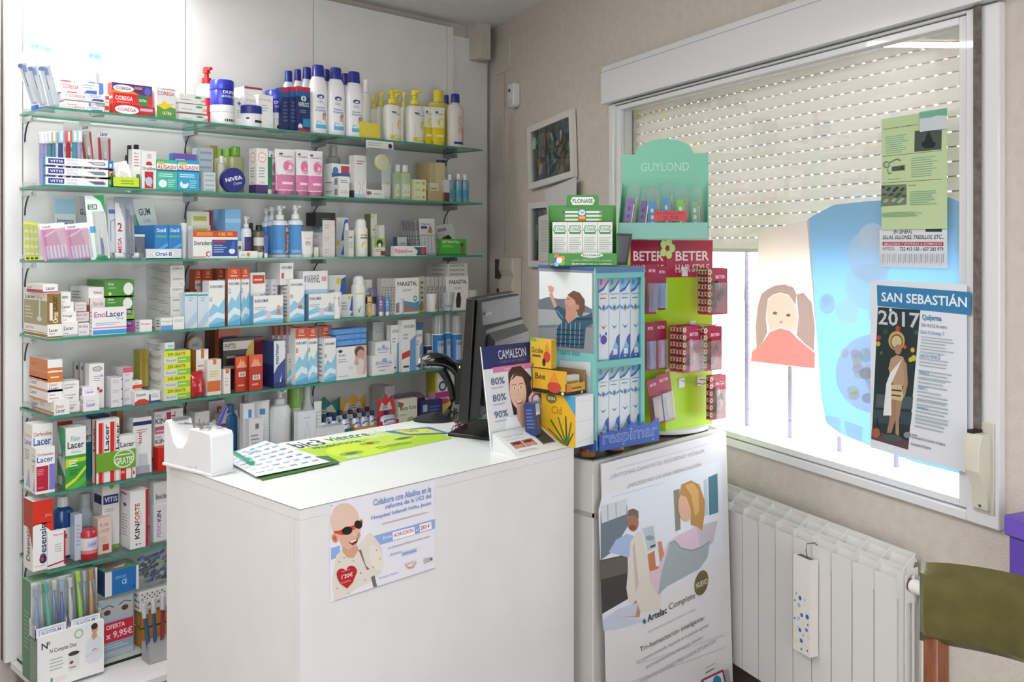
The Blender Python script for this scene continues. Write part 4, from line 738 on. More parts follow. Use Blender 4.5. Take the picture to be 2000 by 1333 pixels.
for i, (a, b_, y, bb) in enumerate([(510, 530, 407, .13), (520, 542, 404, .11)]):
    O('blue panthenol spray bottle with a clear top in the rear', a, b_, y, bb, 'round', '#d0d8e0', '#dde0e2', [('r', 0, 0, 1, 1, '#3a78b4')], pump=True, group='blue spray bottles with clear tops')
for i, (a, b_, y) in enumerate([(531, 562, 402), (562, 592, 401)]):
    O('blue panthenol spray bottle with a brown stripe, %s at the front' % ('left', 'right')[i], a, b_, y, .04 + (1 - i) * .01, 'round', '#e0e4ea', '#e4e6e8', pan, pump=True, rot=.1 - .35 * (1 - i), span=3.0, group='blue spray bottles with clear tops')
TB('white hand cream tube with grey laurel print', 594, 617, 452, .02, '#e4e2e0', '#dcdad8', [('e', .5, .5, .2, .1, '#a8a8a4'), ('t', 'Tatis', .3, .7, .7, .78, '#c07a6a'), ('l', .25, .2, .75, .35, 2, '#b0b0b0')], capf=.12)
B('white short tube box beside the hand cream', 613, 622, 483, .05, col='#dcdcd4', D=.03)
pile('grey-white medicine carton in the tall third-shelf pile', 3, 630, 654, 430, None, .04, xs=604, D=.08, col='#d9d2d0', ops=[('l', .15, .3, .6, .7, 2, '#b4acb0')], lops=[('l', .1, .5, .7, .8, 2, '#8a8488')], each=[dict(), dict(), dict(lcol='#8698a6')], group='grey-white cartons')
B('flat black box on top of the grey-white pile', 617, 655, 415, .045, [('l', .3, .45, .8, .6, 1, '#6a6a70')], col='#18181a', D=.07, zb=SZ[2] + .128)
B('white, blue and yellow veterinary box behind the thin tube', 657, 680, 425, .09, [('p', [(.4, .4), (.7, .95), (1, .95), (.8, .6), (.95, .45)], '#2f5fb4'), ('p', [(.4, .05), (.6, .3), (1, .2), (1, .02)], '#2f5fb4'), ('r', .02, .3, .3, .42, '#d8c43c')], col='#d0d4d8', D=.05)
O('slim white stick with a pale green body', 672, 682, 436, .05, 'spray', '#c8dcd6', '#dfe6e4', ry=1)
B('small carton with green and black print beside the slim stick', 681, 691, 450, .03, [('r', .1, .7, .7, .76, '#5a8a7a'), ('l', .1, .3, .9, .6, 4, '#9aa49e')], col='#d4d8d2', D=.03)
O('white veterinary spray can with a yellow circle', 692, 717, 427, .025, 'spray', '#e2e2de', '#e6e6e4', [('r', .3, .84, .9, .94, '#d8c83c'), ('r', .5, .86, .7, .92, '#c03a3a'), ('r', .3, .74, .8, .8, '#3a5a9c'), ('e', .55, .42, .2, .2, '#e0cc3a'), ('e', .62, .42, .1, .1, '#e2e2de')], cat='spray can', name='aerosol_can')
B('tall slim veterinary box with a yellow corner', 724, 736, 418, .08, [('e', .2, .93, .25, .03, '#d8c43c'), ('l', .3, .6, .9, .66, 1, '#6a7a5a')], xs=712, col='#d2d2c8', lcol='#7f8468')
B('slim veterinary box with a yellow blob', 738, 751, 440, .06, [('r', .05, .5, .12, 1, '#9ab04a'), ('e', .6, .5, .3, .08, '#d8c43c')], xs=733, col='#d4d4cc')
B('green-topped dog treatment box with a dog portrait', 731, 752, 466, .025, [('r', 0, .5, 1, 1, '#8ab44a'), ('e', .5, .72, .3, .22, '#3a2c24'), ('e', .5, .62, .14, .12, '#e8e0d4'), ('l', .1, .25, .9, .42, 2, '#9a8a8a'), ('r', .6, .05, 1, .3, '#6a3a2c')], xs=727, col='#d9d4c8')
B('blue and white mini box below the silver blisters', 776, 795, 463, .06, [('e', .12, .85, .12, .12, '#d8c43c'), ('l', .3, .4, .9, .75, 2, '#8a96a4')], xs=768, lcol='#2c5a9c', col='#b8bfc6')
B('long white ointment box with red lettering and a teal end', 770, 832, 481, .012, [('t', 'Pubenol', .03, .3, .4, .75, '#c04050', 1), ('p', [(.6, .9), (1, .9), (1, .05), (.68, .05), (.74, .5)], '#1f5c6a'), ('e', .9, .5, .07, .36, '#d0404c'), ('l', .42, .35, .6, .6, 1, '#8a8a90')], xs=763, D=.03, col='#e6e2e0')
for i in range(6):
    CARD('silver spray blister in the overlapping row', 791 + 5 * i, 818 + 5 * i, 429, .10 - .012 * i, [('r', 0, .7, 1, .95, '#8d8d8f'), ('l', .1, .1, .9, .6, 5, '#6a6a6c')], col='#a4a4a6', tilt=-.04, lean=.12, group='silver flea-treatment blisters')
CARD('flea treatment blister with a small dog and white pipettes', 822, 852, 427, .03, [('r', 0, .84, 1, 1, '#d6d6d6'), ('t', 'Pulgosan', .1, .82, .7, .88, '#3a3a4a', 1), ('r', .1, .72, .5, .8, '#3a4a8c'), ('p', [(.5, .62), (.7, .84), (.85, .66), (.8, .6)], '#9a7a5a'), ('r', 0, 0, 1, .58, '#b8bcbe')] + [('r', .12 + .22 * j, .06, .24 + .22 * j, .52, '#e8eaea') for j in range(4)], bl=(.08, .04, .95, .56, .01), col='#cfcfcf')
CARD('small flea collar bag with a black and white dog picture', 862, 896, 438, .08, [('e', .5, .5, .3, .14, '#4a4a4a'), ('e', .62, .5, .12, .16, '#1c1c1c'), ('r', .1, .8, .6, .9, '#8a8a8a')], col='#c6c6c4', tilt=-.15, lean=.15)
B('bright green worming tablet box with a dog picture', 860, 911, 467, .02, [('t', 'ZIPYRAN Plus', .06, .76, .72, .9, '#e6eee0', 1), ('l', .08, .5, .5, .68, 2, '#b8d84a'), ('e', .84, .35, .08, .28, '#8a6a4a'), ('e', .83, .66, .06, .12, '#5a4030'), ('r', 0, 0, 1, .12, '#2f8a34')], xs=856, col='#49a83f', D=.05)
# ================================================================== FOURTH SHELF
shelf(3)
B('gold and white oral kit box with a brush picture', 92, 119, 575, .014, [('r', 0, .29, 1, 1, '#8a6a34'), ('tv', 'Lacer', .25, .62, .75, .95, '#4a3418', 1), ('tv', 'Oros', .4, .34, .8, .58, '#f0ead8', 1), ('r', .18, .4, .4, .8, '#e8e2d4')], [('r', 0, .84, 1, 1, '#ece9e2'), ('r', 0, 0, 1, .28, '#ecebe6'), ('r', 0, .02, 1, .08, '#8a7030'), ('r', 0, .1, 1, .12, '#a88a44'), ('t', 'Lacer Oros', .06, .17, .42, .24, '#8a8a80', 1), ('t', 'Lacer', .06, .87, .5, .96, '#4a4a44', 1), ('t', 'Oros', .55, .87, .78, .95, '#9a7a3a', 1), ('l', .05, .4, .4, .72, 4, '#d4cfb4'), ('r', .66, .45, .72, .95, '#e4e2d8'), ('e', .68, .42, .1, .06, '#dcdcd4')], xs=47, lcol='#a09a72', zb=SZ[3] + .0, top='#e4e0d4')
B('low white kit box with a gold base stripe at the shelf corner', 93, 122, 635, .008, [('r', 0, .02, 1, .14, '#8a6a34'), ('t', 'Lacer', .1, .45, .7, .72, '#2a2a2e', 1), ('l', .1, .25, .5, .4, 1, '#8a8a80')], [('r', .0, .02, 1, .14, '#8a7030'), ('r', .0, .22, 1, .3, '#a88a44'), ('t', 'Lacer Oros', .06, .5, .42, .8, '#8a8a80', 1), ('l', .6, .4, .9, .9, 4, '#a4aeae')], D=.006, zb=SZ[3], col='#ecebe6')
B('white box with a red stripe lying on the gold kit box', 84, 113, 556, .02, [('r', 0, .05, 1, .22, '#c03a40'), ('t', 'Lacer', .2, .4, .8, .75, '#3a3a40', 1)], [('r', 0, .05, 1, .4, '#b84048'), ('t', 'Lacer', .05, .5, .35, .8, '#7a7a7a', 1)], xs=52, zb=SZ[3] + .1465, col='#ebe9e7')
lb = lambda c, w='Lacer': [('t', w, .12, .45, .72, .72, c, 1), ('l', .12, .15, .5, .35, 1, '#b0a8ac')]
for i, (a, b_, y, h0, bb, t_) in enumerate([(119, 138, 571, .107, .05, 'extra'), (119, 144, 591, .077, .04, 'Lacer'), (119, 149, 610, .047, .03, 'Gingi'), (121, 152, 630, 0, .018, 'Lacer')]):
    B(['topmost', 'second', 'third', 'lowest'][i] + ' white toothpaste carton in the column beside the gold box', a, b_, y, bb, lb('#3a3a44', t_) + ([('r', 0, 0, 1, .16, '#b4b4b4')] if i == 3 else []), D=.05, zb=SZ[3] + h0, top='#d8d0d0', group='white toothpaste cartons')
for i, (a, b_, y, h0, bb, t_, c) in enumerate([(146, 169, 592, .080, .06, 'Lacer', '#c09aa8'), (147, 174, 611, .046, .05, 'fluor kin', '#c04a68'), (153, 175, 632, 0, .03, 'kin forte', '#a8404c')]):
    B(['upper', 'middle', 'lowest'][i] + ' pinkish toothpaste carton in the second column', a, b_, y, bb, [('t', t_, .08, .62, .85, .88, c, 1), ('l', .1, .2, .8, .4, 2, '#b49aa4')], D=.05, zb=SZ[3] + h0, col='#dcd2d4' if i < 2 else '#e6e4e4', group='pinkish toothpaste cartons')
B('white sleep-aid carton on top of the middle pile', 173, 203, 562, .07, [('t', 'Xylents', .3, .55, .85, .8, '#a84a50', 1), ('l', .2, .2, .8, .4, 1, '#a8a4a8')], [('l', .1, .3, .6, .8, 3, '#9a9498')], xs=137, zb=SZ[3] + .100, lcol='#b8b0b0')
B('pale pink carton with an amber side in the middle pile', 176, 206, 583, .06, [('t', 'fluor kin', .2, .6, .85, .8, '#c07a90', 1), ('l', .2, .2, .8, .45, 2, '#c4a8b0')], [('r', .3, 0, 1, 1, '#b47a2c')], D=.05, zb=SZ[3] + .060, col='#ddd2d2')
gr = [('r', 0, 0, 1, 1, '#4a8a3a'), ('e', .8, .48, .17, .36, '#e4e4e0'), ('t', 'Onis', .1, .7, .3, .85, '#dfead8', 1), ('l', .1, .5, .45, .62, 1, '#a8cc98'), ('e', .17, .22, .05, .1, '#c8d868')]
for i, (y, h0) in enumerate([(548, .122), (579, .075)]):
    B('green supplement box with a round white badge, %s one' % ('upper', 'lower')[i], 205, 262 - i * 2, y, .06, gr, xs=(170 if i == 0 else 185), D=.06, zb=SZ[3] + h0, col='#3f7832', lcol='#376b2e', group='green supplement boxes')
for i, (y, c, h0) in enumerate([(603, '#7ab42c', .04), (626, '#a8449a', 0)]):
    B('%s toothbrush box with a dark blue name patch' % ('lime green', 'magenta')[i], 209, 262, y, .06, [('r', .62, .45, .92, .85, '#34307c'), ('t', 'VITIS', .65, .54, .9, .78, '#e8e8f0', 1)], D=.03, zb=SZ[3] + h0, col=c)
B('white gum care box with pink and blue stripes', 180, 247, 602, .01, [('r', .02, .02, 1, .18, '#3a9ad8'), ('r', .02, .23, 1, .28, '#d888b8'), ('t', 'Enci', .06, .64, .38, .84, '#c84a90', 1), ('t', 'Lacer', .4, .64, .92, .86, '#2c2f7c', 1), ('t', 'Oral', .7, .53, .9, .62, '#4a9ad0', 1), ('l', .1, .34, .9, .46, 2, '#9aa8c4')], D=.03, xs=176, lops=[('l', .1, .1, .9, .9, 6, '#a8a0a8')])
cv = [('t', 'VITIS', .1, .6, .5, .8, '#8a8a88'), ('l', .5, .3, .9, .7, 2, '#a8a8a6')]
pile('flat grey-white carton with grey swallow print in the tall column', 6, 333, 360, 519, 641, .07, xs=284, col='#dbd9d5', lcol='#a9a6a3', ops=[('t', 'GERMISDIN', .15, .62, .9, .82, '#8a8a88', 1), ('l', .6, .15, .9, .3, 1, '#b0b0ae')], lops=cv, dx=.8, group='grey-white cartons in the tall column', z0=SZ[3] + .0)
for i, (a, b_, y, o_) in enumerate([(273, 297, 626, [('t', 'Fisiogen', .1, .55, .8, .75, '#a8444c', 1)]), (314, 337, 622, [('r', 0, 0, 1, .4, '#6a9cd4'), ('t', 'Periogard', .1, .6, .95, .8, '#8a8a98')]), (338, 360, 620, [('t', 'OZONOS', .1, .6, .9, .8, '#8a8a8e')])]):
    B(['small white carton with a red line', 'small white carton with a pale blue base', 'small grey-white carton'][i] + ' in front of the tall column', a, b_, y, .02 + .0 * i, o_, xs=(None, 303, None)[i], D=.035, lops=[('l', .2, .2, .8, .9, 3, '#77777a')])
pb_ = [('l', .3, .75, .7, .88, 2, '#8aa4b8'), ('r', 0, .9, 1, .95, '#4aa08a'), ('p', [(0, .1), (1, .5), (1, .2), (.4, 0), (0, 0)], '#b4c8dc')]
for i, (a, b_) in enumerate([(361, 385), (386, 407)]):
    B('pale blue slim carton, %s of the pair' % ('left', 'right')[i], a, b_, 572, .03, pb_, col='#cddae6', D=.05, group='pale blue slim cartons')
wv = [('p', [(0, 0), (1, 0), (1, .62), (.6, .42), (.3, .5), (0, .36)], '#8cc8e4'), ('p', [(0, .08), (.5, .2), (1, .16), (1, .26), (.5, .32), (0, .2)], '#dff0f8'), ('p', [(0, 0), (1, 0), (1, .12), (0, .05)], '#5fb0d8')]
def rn(n='1', c='#3a8ac4', band=False): return wv + [('t', 'RHINOMER', .08, .84 if not band else .7, .92, .9 if not band else .75, '#3a4474', 1), ('r', .05, .56, .2, .64, c), ('t', n, .09, .575, .16, .63, '#f0f4f8', 1)] + ([('r', 0, .82, 1, 1, '#cf4a26')] + [('p', [(q / 6, .82), ((q + 1) / 6, .82), ((q + .5) / 6, .79)], '#cf4a26') for q in range(6)] + [('t', '15%', .3, .9, .7, .97, '#f0c8a8', 1), ('l', .2, .84, .8, .89, 1, '#f0c8a8')] if band else [])
for i, (a, b_, y, bb) in enumerate([(381, 394, 527, .15), (397, 415, 527, .13), (424, 440, 525, .14)]):
    B('orange-topped white nasal spray box in the rear row', a, b_, y, bb, rn(band=True), D=.045, top='#cf4a26', lcol='#b8583c', group='orange-banded nasal spray boxes')
B('white nasal spray box with blue waves at the front left', 408, 439, 549, .022, rn('1'), D=.05, group='nasal spray boxes')
for i, (a, b_, bb) in enumerate([(445, 470, .03), (471, 487, .045)]):
    B('tall orange-banded nasal spray box, %s at the front' % ('left', 'right')[i], a, b_, 524, bb, rn('1', band=True), D=.05, xs=(440 if i == 0 else None), lcol='#a4664a', group='orange-banded nasal spray boxes')
B('white cream box standing behind the banded spray boxes', 372, 384, 566, .10, col='#803028', D=.04)
B('baby nasal spray box with a red label top', 489, 518, 533, .07, [('r', .15, .78, .95, .95, '#c8442c'), ('l', .25, .82, .85, .9, 1, '#f0d0c0')] + wv + [('e', .75, .5, .12, .08, '#c89a84')], D=.04)
babyb = wv + [('t', 'RHINOMER', .04, .76, .5, .88, '#3a4474', 1), ('l', .04, .5, .5, .62, 2, '#9aa4b8'), ('e', .84, .56, .06, .09, '#d8a88c'), ('p', [(.76, .3), (.92, .3), (.9, .5), (.8, .5)], '#c88a74'), ('e', .5, .3, .1, .14, '#e8c8d4')]
B('wide nasal refill box with a baby picture, left one', 495, 553, 579, .015, babyb, xs=487, D=.05, lcol='#6aa0c0', group='wide baby nasal boxes')
B('wide nasal refill box with a baby picture, right one', 603, 652, 575, .02, babyb, xs=596, D=.05, lcol='#5f94b4', group='wide baby nasal boxes')
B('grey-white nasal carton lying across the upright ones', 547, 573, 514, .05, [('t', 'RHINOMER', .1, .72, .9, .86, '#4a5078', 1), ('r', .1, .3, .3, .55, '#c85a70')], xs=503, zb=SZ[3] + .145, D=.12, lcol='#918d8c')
for i, (a, b_, xs) in enumerate([(517, 529, None), (530, 542, None)]):
    B('white nasal spray box seen from its narrow edge, %s' % ('left', 'right')[i], a, b_, 546, .10 - .02 * i, [('l', .2, .2, .8, .9, 7, '#a4a8ae'), ('r', .6, .5, .9, .6, '#c85a70')], D=.05, col='#d8d8da', group='narrow-edge nasal boxes')
B('tall baby nasal spray box with a pink number', 566, 594, 546, .02, rn('0', '#c85a70') + [('e', .72, .42, .12, .05, '#d8a88c'), ('p', [(.55, .3), (.88, .3), (.84, .38), (.62, .38)], '#b8705c')], xs=548, lops=[('l', .2, .1, .8, .9, 9, '#9aa0a8'), ('r', .1, .55, .3, .62, '#c85a70')])
B('long nasal aspirator box with a blue pattern', 592, 640, 530, .05, [('r', 0, 0, 1, .62, '#a8c4e2'), ('e', .5, .35, .2, .2, '#c8daf0'), ('e', .8, .25, .12, .12, '#94b4dc'), ('e', .2, .3, .1, .14, '#94b4dc'), ('t', 'NARHINEL', .14, .76, .68, .92, '#5a6888', 1), ('r', .06, .78, .1, .9, '#3a5a9c'), ('r', .75, .78, .95, .88, '#d898b8')], xs=572, D=.06, lcol='#b4b0b4')
fish = [('p', [(.6, .3), (.75, .9), (1, .95), (1, .2), (.9, .05), (.62, .05), (.8, .25)], '#274f9c'), ('e', .6, .85, .15, .08, '#dcc43c'), ('l', .05, .3, .5, .7, 3, '#8a929a')]
B('veterinary pipette box with a blue animal shape', 641, 675, 538, .09, fish, D=.05, col='#d4d8da')
B('second veterinary box with a blue animal shape behind the spray', 666, 694, 576, .06, fish, D=.04, col='#d0d4d6')
TB('white hand cream tube with a gold band', 653, 672, 572, .012, '#e6e4e2', '#e8e6e4', [('r', .0, .02, 1, .1, '#b07a34'), ('tv', 'Comodis', .5, .3, .75, .85, '#a48a5a', 1), ('e', .3, .8, .16, .05, '#d8c8a8')], capf=.16)
O('white and mint foam can with a cat face', 687, 713, 538, .03, 'spray', '#dfe2de', '#e4e4e4', [('e', .55, .2, .26, .16, '#4fa890'), ('l', .4, .4, .8, .6, 3, '#9aa4a0'), ('r', .2, .86, .6, .92, '#d8cc5a')], cat='spray can', name='aerosol_can')
B('small white box with a yellow corner behind the mint can', 711, 727, 547, .08, [('e', .15, .9, .14, .06, '#d8c43c'), ('r', 0, 0, 1, .3, '#3a3a6c'), ('l', .2, .5, .9, .75, 2, '#a0a0a8')], xs=703, lcol='#2c2c4c', D=.04, col='#cfcfd0')
O('small white pill jar with a dark lid behind the lip balm', 709, 734, 580, .04, 'jar', '#d4d4d8', '#2c2c48', [('l', .2, .2, .8, .8, 4, '#9a9aa0')], cat='jar')
for i, (a, b_, y, c, c2) in enumerate([(720, 729, 580, '#d4a85a', '#c89a4a'), (742, 752, 579, '#7a5c9c', '#dce0e4'), (755, 764, 580, '#4a8ccc', '#dce8f0')]):
    TB('small %s' % ['gold lip balm stick with dark print', 'purple toothpaste sample tube', 'blue toothpaste sample tube'][i], a, b_, y, .012, c, c2, [('l', .2, .3, .8, .8, 3, '#3a3a3a' if i == 0 else '#e8e8f0')], capf=.2)
p = spot(726, 757, 563, .05); t = thing('gift_pouch', (p.x, p.Y, p.z), 0, lab('clear lilac gift bag with a purple paw print'), 'bag')
m = MB(); m.loft([(0, p.w * .3, .015), (p.h * .5, p.w * .42, .02), (p.h * .85, p.w * .4, .012), (p.h, p.w * .5, .003)], thin('lilac_film', '#c8c4dc', .08, .2, .3, '#b0a8cc'), c=(p.w / 2, .02, 0), n=16); m.build('film', t)
m = MB(); q = front(m, p.w, p.h, 0, .008); q.draw([('e', .62, .84, .1, .07, '#3c3c9c'), ('e', .5, .93, .04, .04, '#3c3c9c'), ('e', .62, .96, .04, .04, '#3c3c9c'), ('e', .74, .93, .04, .04, '#3c3c9c')]); m.build('paw_print', t)
B('small box with a rust-red animal shape behind the sample tubes', 763, 777, 573, .05, [('r', 0, .85, 1, 1, '#c87a50'), ('e', .6, .3, .4, .25, '#a84a30')], D=.03, col='#d4ccc8')
O('tiny white cream jar in front of the pet boxes', 773, 788, 583, .02, 'jar', '#d0d4da', '#c8ccd4', [('l', .2, .2, .8, .8, 2, '#6a7a9c')], cat='jar')
p = spot(776, 825, 585, .05); t = thing('striped_pouch', (p.x, p.Y, p.z), 0, lab('crumpled grey and violet striped pouch lying on the glass'), 'pouch')
m = MB(); m.loft([(0, .05, .02), (.012, .058, .024, .004, 0), (.024, .045, .018, -.008, 0), (.034, .02, .008, -.02, 0)], noisy('pouch_cloth', '#7c7890', '#a48a94', 40, .7), c=(p.w / 2, .03, 0), n=18); m.build('cloth', t)
par = [('t', 'PARASITAL', .07, .78, .93, .9, '#2c2c34', 1), ('l', .3, .62, .75, .7, 2, '#a4a4a8')]
for i in range(5):
    B('slim grey-white collar box seen edge-on in the row', 745 + i * 5.5, 750 + i * 5.5, 544, .03, [('tv', 'PARASITAL', .2, .1, .8, .8, '#55555c', 1)], D=.03, col='#b8b6b4', group='edge-on collar boxes')
B('white and blue flea collar box with a swirling collar picture', 773, 818, 544, .025, par + [('p', [(0, .3), (.3, .38), (.8, .3), (1, .35), (1, .1), (0, .1)], '#5a8cb4'), ('p', [(0, .24), (.4, .28), (.7, .12), (1, .14), (1, .05), (0, .05)], '#a07a6a'), ('e', .84, .42, .08, .08, '#3f8a74'), ('e', .84, .42, .045, .045, '#e4e4e2')], D=.03)
B('olive-edged box between the two collar displays', 818, 830, 540, .06, [('l', .3, .2, .8, .9, 5, '#5a6a5a'), ('e', .4, .15, .4, .12, '#8a8a5a')], D=.04, col='#c4c4b4')
for i in range(5):
    B('grey-white collar box edge in the right-hand row', 833 + i * 8, 840 + i * 8, 541, .045, [('tv', 'PARASITAL', .2, .1, .8, .75, '#55555c', 1)], D=.03, col='#b9b7b5', group='right-hand collar box row')
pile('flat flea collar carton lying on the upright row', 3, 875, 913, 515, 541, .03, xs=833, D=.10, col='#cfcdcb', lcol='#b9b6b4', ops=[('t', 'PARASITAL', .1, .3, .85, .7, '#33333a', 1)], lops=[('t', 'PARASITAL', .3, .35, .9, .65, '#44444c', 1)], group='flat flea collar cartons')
B('white flea collar box with a standing black dog', 875, 915, 541, .03, par + [('p', [(.4, .08), (.6, .08), (.64, .34), (.6, .44), (.42, .44), (.38, .3)], '#26262a'), ('e', .52, .47, .09, .06, '#26262a'), ('r', .1, .3, .2, .45, '#5a5a68')], D=.035, top='#bdbbb9')
O('white pill bottle with a small green mark', 833, 852, 574, .015, 'jar', '#dededc', '#e4e4e2', [('e', .66, .4, .1, .3, '#8ab44a')], cat='pill bottle', name='pill_bottle')
for i, (a, b_, y) in enumerate([(857, 887, 571), (905, 932, 566)]):
    O(['clear plastic cup with a blue ring pattern', 'white plastic cup beside the black monitor'][i], a, b_, y, .02, 'cup', '#d6d8dc', mat=thin('cup_plastic', '#e0e4e8', .1, .2, .55, '#e6e8ea') if i == 0 else MATS['cup_plastic'], ops=[('e', .3 + .13 * k, .4, .08, .12, '#8aa4d0') for k in range(4)] if i == 0 else (), cat='cup')
# ================================================================== FIFTH SHELF
shelf(4)
sen = [('t', 'Sensi', .1, .45, .6, .7, '#d87a3c', 1), ('t', 'Lacer', .1, .15, .7, .42, '#34509c', 1)]
for i, (y, h0, bb, xs, lc, o_) in enumerate([(704, .138, .03, 58, '#cf7a3e', [('r', 0, 0, 1, .38, '#cf6f30'), ('l', .2, .1, .8, .25, 1, '#f0c8a0')]), (726, .107, .03, 57, '#cc7638', [('r', 0, 0, 1, 1, '#d0762f'), ('r', 0, .85, 1, 1, '#e8e4e0'), ('l', .2, .3, .8, .6, 1, '#f4d8b8')]), (742, .075, .03, 58, '#d9d3cc', sen), (763, .042, .03, 58, '#d9d4cd', [('t', 'Sensi', .1, .5, .5, .7, '#d0848c', 1), ('l', .1, .2, .8, .4, 1, '#a4a4a8')])]):
    B(['topmost', 'second', 'third', 'fourth'][i] + ' orange and white sensitive toothpaste carton of the corner pile', 93, 122, y, bb, o_, [('r', 0, .0, 1, .16, '#d88a50'), ('t', 'Lacer', .05, .4, .4, .75, '#6a7cac' if i > 1 else '#b8602c', 1)], xs=xs, zb=SZ[4] + h0, lcol=lc, top='#c4bcb8', group='orange and white toothpaste cartons')
B('longest orange-striped sensitive toothpaste carton at the pile bottom', 106, 136, 783, .012, sen, [('r', 0, .05, 1, .2, '#d88a50'), ('t', 'Sensi', .03, .62, .24, .84, '#e0a070', 1), ('t', 'Lacer', .03, .3, .3, .6, '#5a70ac', 1), ('l', .4, .4, .65, .9, 3, '#b8b8c0')], xs=61, D=.1, zb=SZ[4], top='#e4e2e0', group='orange and white toothpaste cartons')
ch = [('t', 'Clorhexidina', .12, .6, .8, .75, '#b04a58', 1), ('t', 'Lacer', .12, .28, .66, .54, '#4a5ca4', 1)]
pile('small white dental gel carton beside the orange pile', 3, 123, 155, 746, 803, .04, D=.06, ops=ch, group='small white dental cartons', z0=SZ[4], dx=1, lcol='#c8a0a4')
for i, (a, b_, y, xs, bb, h0) in enumerate([(161, 190, 757, None, .04, .047), (163, 194, 776, 155, .014, 0)]):
    B('pinkish mouth gel carton, %s one of the pair' % ('upper', 'lower')[i], a, b_, y, bb, [('t', 'Clorhex', .2, .62, .7, .78, '#d89aa8'), ('t', 'Lacer', .2, .3, .75, .58, '#4a50a0', 1)], [('r', .1, .0, .9, .4, '#e4b0bc'), ('t', 'OXI', .2, .5, .9, .8, '#3a4478', 1)], xs=xs, D=.04, zb=SZ[4] + h0, col='#e9e6ea')
for i, (a, b_, bb) in enumerate([(146, 156, .12), (157, 166, .10), (166, 176, .08)]):
    B('grey-white baby cream box seen edge-on in the row', a, b_, 708 + i, bb, [('e', .5, .88, .3, .05, '#3a3a40'), ('l', .3, .2, .7, .6, 5, '#98989c')], D=.02, col='#aeaaa9', group='edge-on baby cream boxes')
B('white baby cream box with a dark oval badge and red flowers', 174, 203, 712, .055, [('e', .55, .88, .33, .055, '#23232c'), ('e', .55, .88, .29, .04, '#dcdce4'), ('t', 'chicco', .32, .865, .78, .9, '#33333e', 1), ('l', .3, .6, .8, .74, 3, '#9aa0b4'), ('e', .85, .72, .1, .03, '#9aa8dc'), ('e', .6, .44, .1, .03, '#b83a4c'), ('e', .78, .38, .13, .04, '#c04050'), ('r', .3, .24, .55, .26, '#c07a84')], D=.04)
gc = [('l', .15, .45, .7, .8, 2, '#a8a6aa'), ('p', [(.85, .75), (1, .65), (1, .9)], '#7a3440')]
pile('small grey-white carton in the left stack of the middle block', 3, 217, 239, 739, 796, .03, xs=203, D=.1, col='#dcdadc', lcol='#b4b0b2', ops=gc, group='small cartons in the middle block', z0=SZ[4])
pile('small grey-white carton in the right stack of the middle block', 4, 240, 260, 719, 792, .05, D=.1, col='#dad7da', lcol='#a09a9c', ops=gc, each=[dict(), dict(), dict(), dict(ops=[('r', 0, .45, 1, 1, '#c85a6c'), ('l', .2, .1, .8, .35, 1, '#9a9a9e')])], group='small cartons in the middle block', z0=SZ[4])
B('small red and white carton above the toothpaste with the red wave', 260, 277, 745, .06, [('r', 0, .1, 1, .55, '#c8442c'), ('r', .2, .7, .7, .78, '#c8828c')], zb=SZ[4] + .048, D=.04)
B('white sensitive toothpaste carton with a red wave', 263, 290, 766, .015, [('p', [(0, 0), (1, 0), (1, .25), (.7, .42), (.3, .4), (0, .2)], '#c63c34'), ('t', 'Desensin', .12, .62, .82, .84, '#3a3050', 1)], D=.04)
B('white carton with a blue base tucked beside the free-offer pile', 290, 313, 765, .045, [('r', .05, .1, .2, .7, '#4a5a94'), ('r', 0, 0, 1, .12, '#3a4a8c'), ('l', .3, .4, .9, .8, 3, '#9aa0b8')], D=.04)
flu = [('r', 0, .5, 1, 1, '#dfe034'), ('t', '20% GRATIS', .12, .62, .8, .88, '#3a3c22', 1), ('r', 0, 0, .5, .5, '#d6dad6'), ('t', 'Fluocaril', .06, .16, .44, .38, '#7a9a8c', 1), ('r', .5, 0, 1, .5, '#8ac442'), ('l', .55, .15, .95, .4, 1, '#d0e8b0')]
pile('toothpaste carton with a yellow 20 percent free band', 4, 321, 372, 688, 783, .03, xs=283, D=.1, ops=flu, lcol='#b9b7b3', lops=[('ti', 'Fluocaril', .22, .35, .82, .7, '#3c4a3c'), ('r', .3, .25, .8, .29, '#6aa84a')], group='yellow-banded toothpaste cartons', z0=SZ[4])
pile('olive green carton behind the yellow-banded pile', 3, 273, 290, 685, 755, .13, D=.05, col='#a3a33c', lcol='#8a8c34', ops=[('r', .3, 0, .6, 1, '#c07a3c')], group='olive green cartons', z0=SZ[4] + .045)
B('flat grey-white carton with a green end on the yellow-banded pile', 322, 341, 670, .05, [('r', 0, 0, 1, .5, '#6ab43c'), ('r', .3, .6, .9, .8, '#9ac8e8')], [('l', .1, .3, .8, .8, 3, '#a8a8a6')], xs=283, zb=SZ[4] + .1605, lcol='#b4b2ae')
O('round white and brown compact tin leaning at the back', 368, 401, 660, .16, 'round', '#8a5c44', '#8a5c44', cat='tin', name='compact_tin') if 0 else None
p = spot(366, 402, 658, .14); r_ = .033; t = thing('compact_tin', (p.x + r_, p.Y + .01, p.zt - r_), 0, lab('round grey compact with a copper rim at the back'), 'tin')
m = MB(); m.loft([(0, r_, r_), (.012, r_, r_)], M('#a86a4c', .3), n=30); m.xf(Matrix.Rotation(R(90), 4, 'X')); Face(m, lambda u, v, e: (-r_ + 2 * r_ * u, -.012 - e, -r_ + 2 * r_ * v), 2 * r_, 2 * r_).draw([('e', .5, .5, .42, .42, '#aeb0b0'), ('l', .25, .4, .75, .6, 2, '#6a6e70')]); m.build('lid', t)
m = MB(); m.box((-.03, .0, -p.zt + r_ + SZ[4]), (.03, .012, -r_ * .8), '#c8a088'); m.build('stand', t)
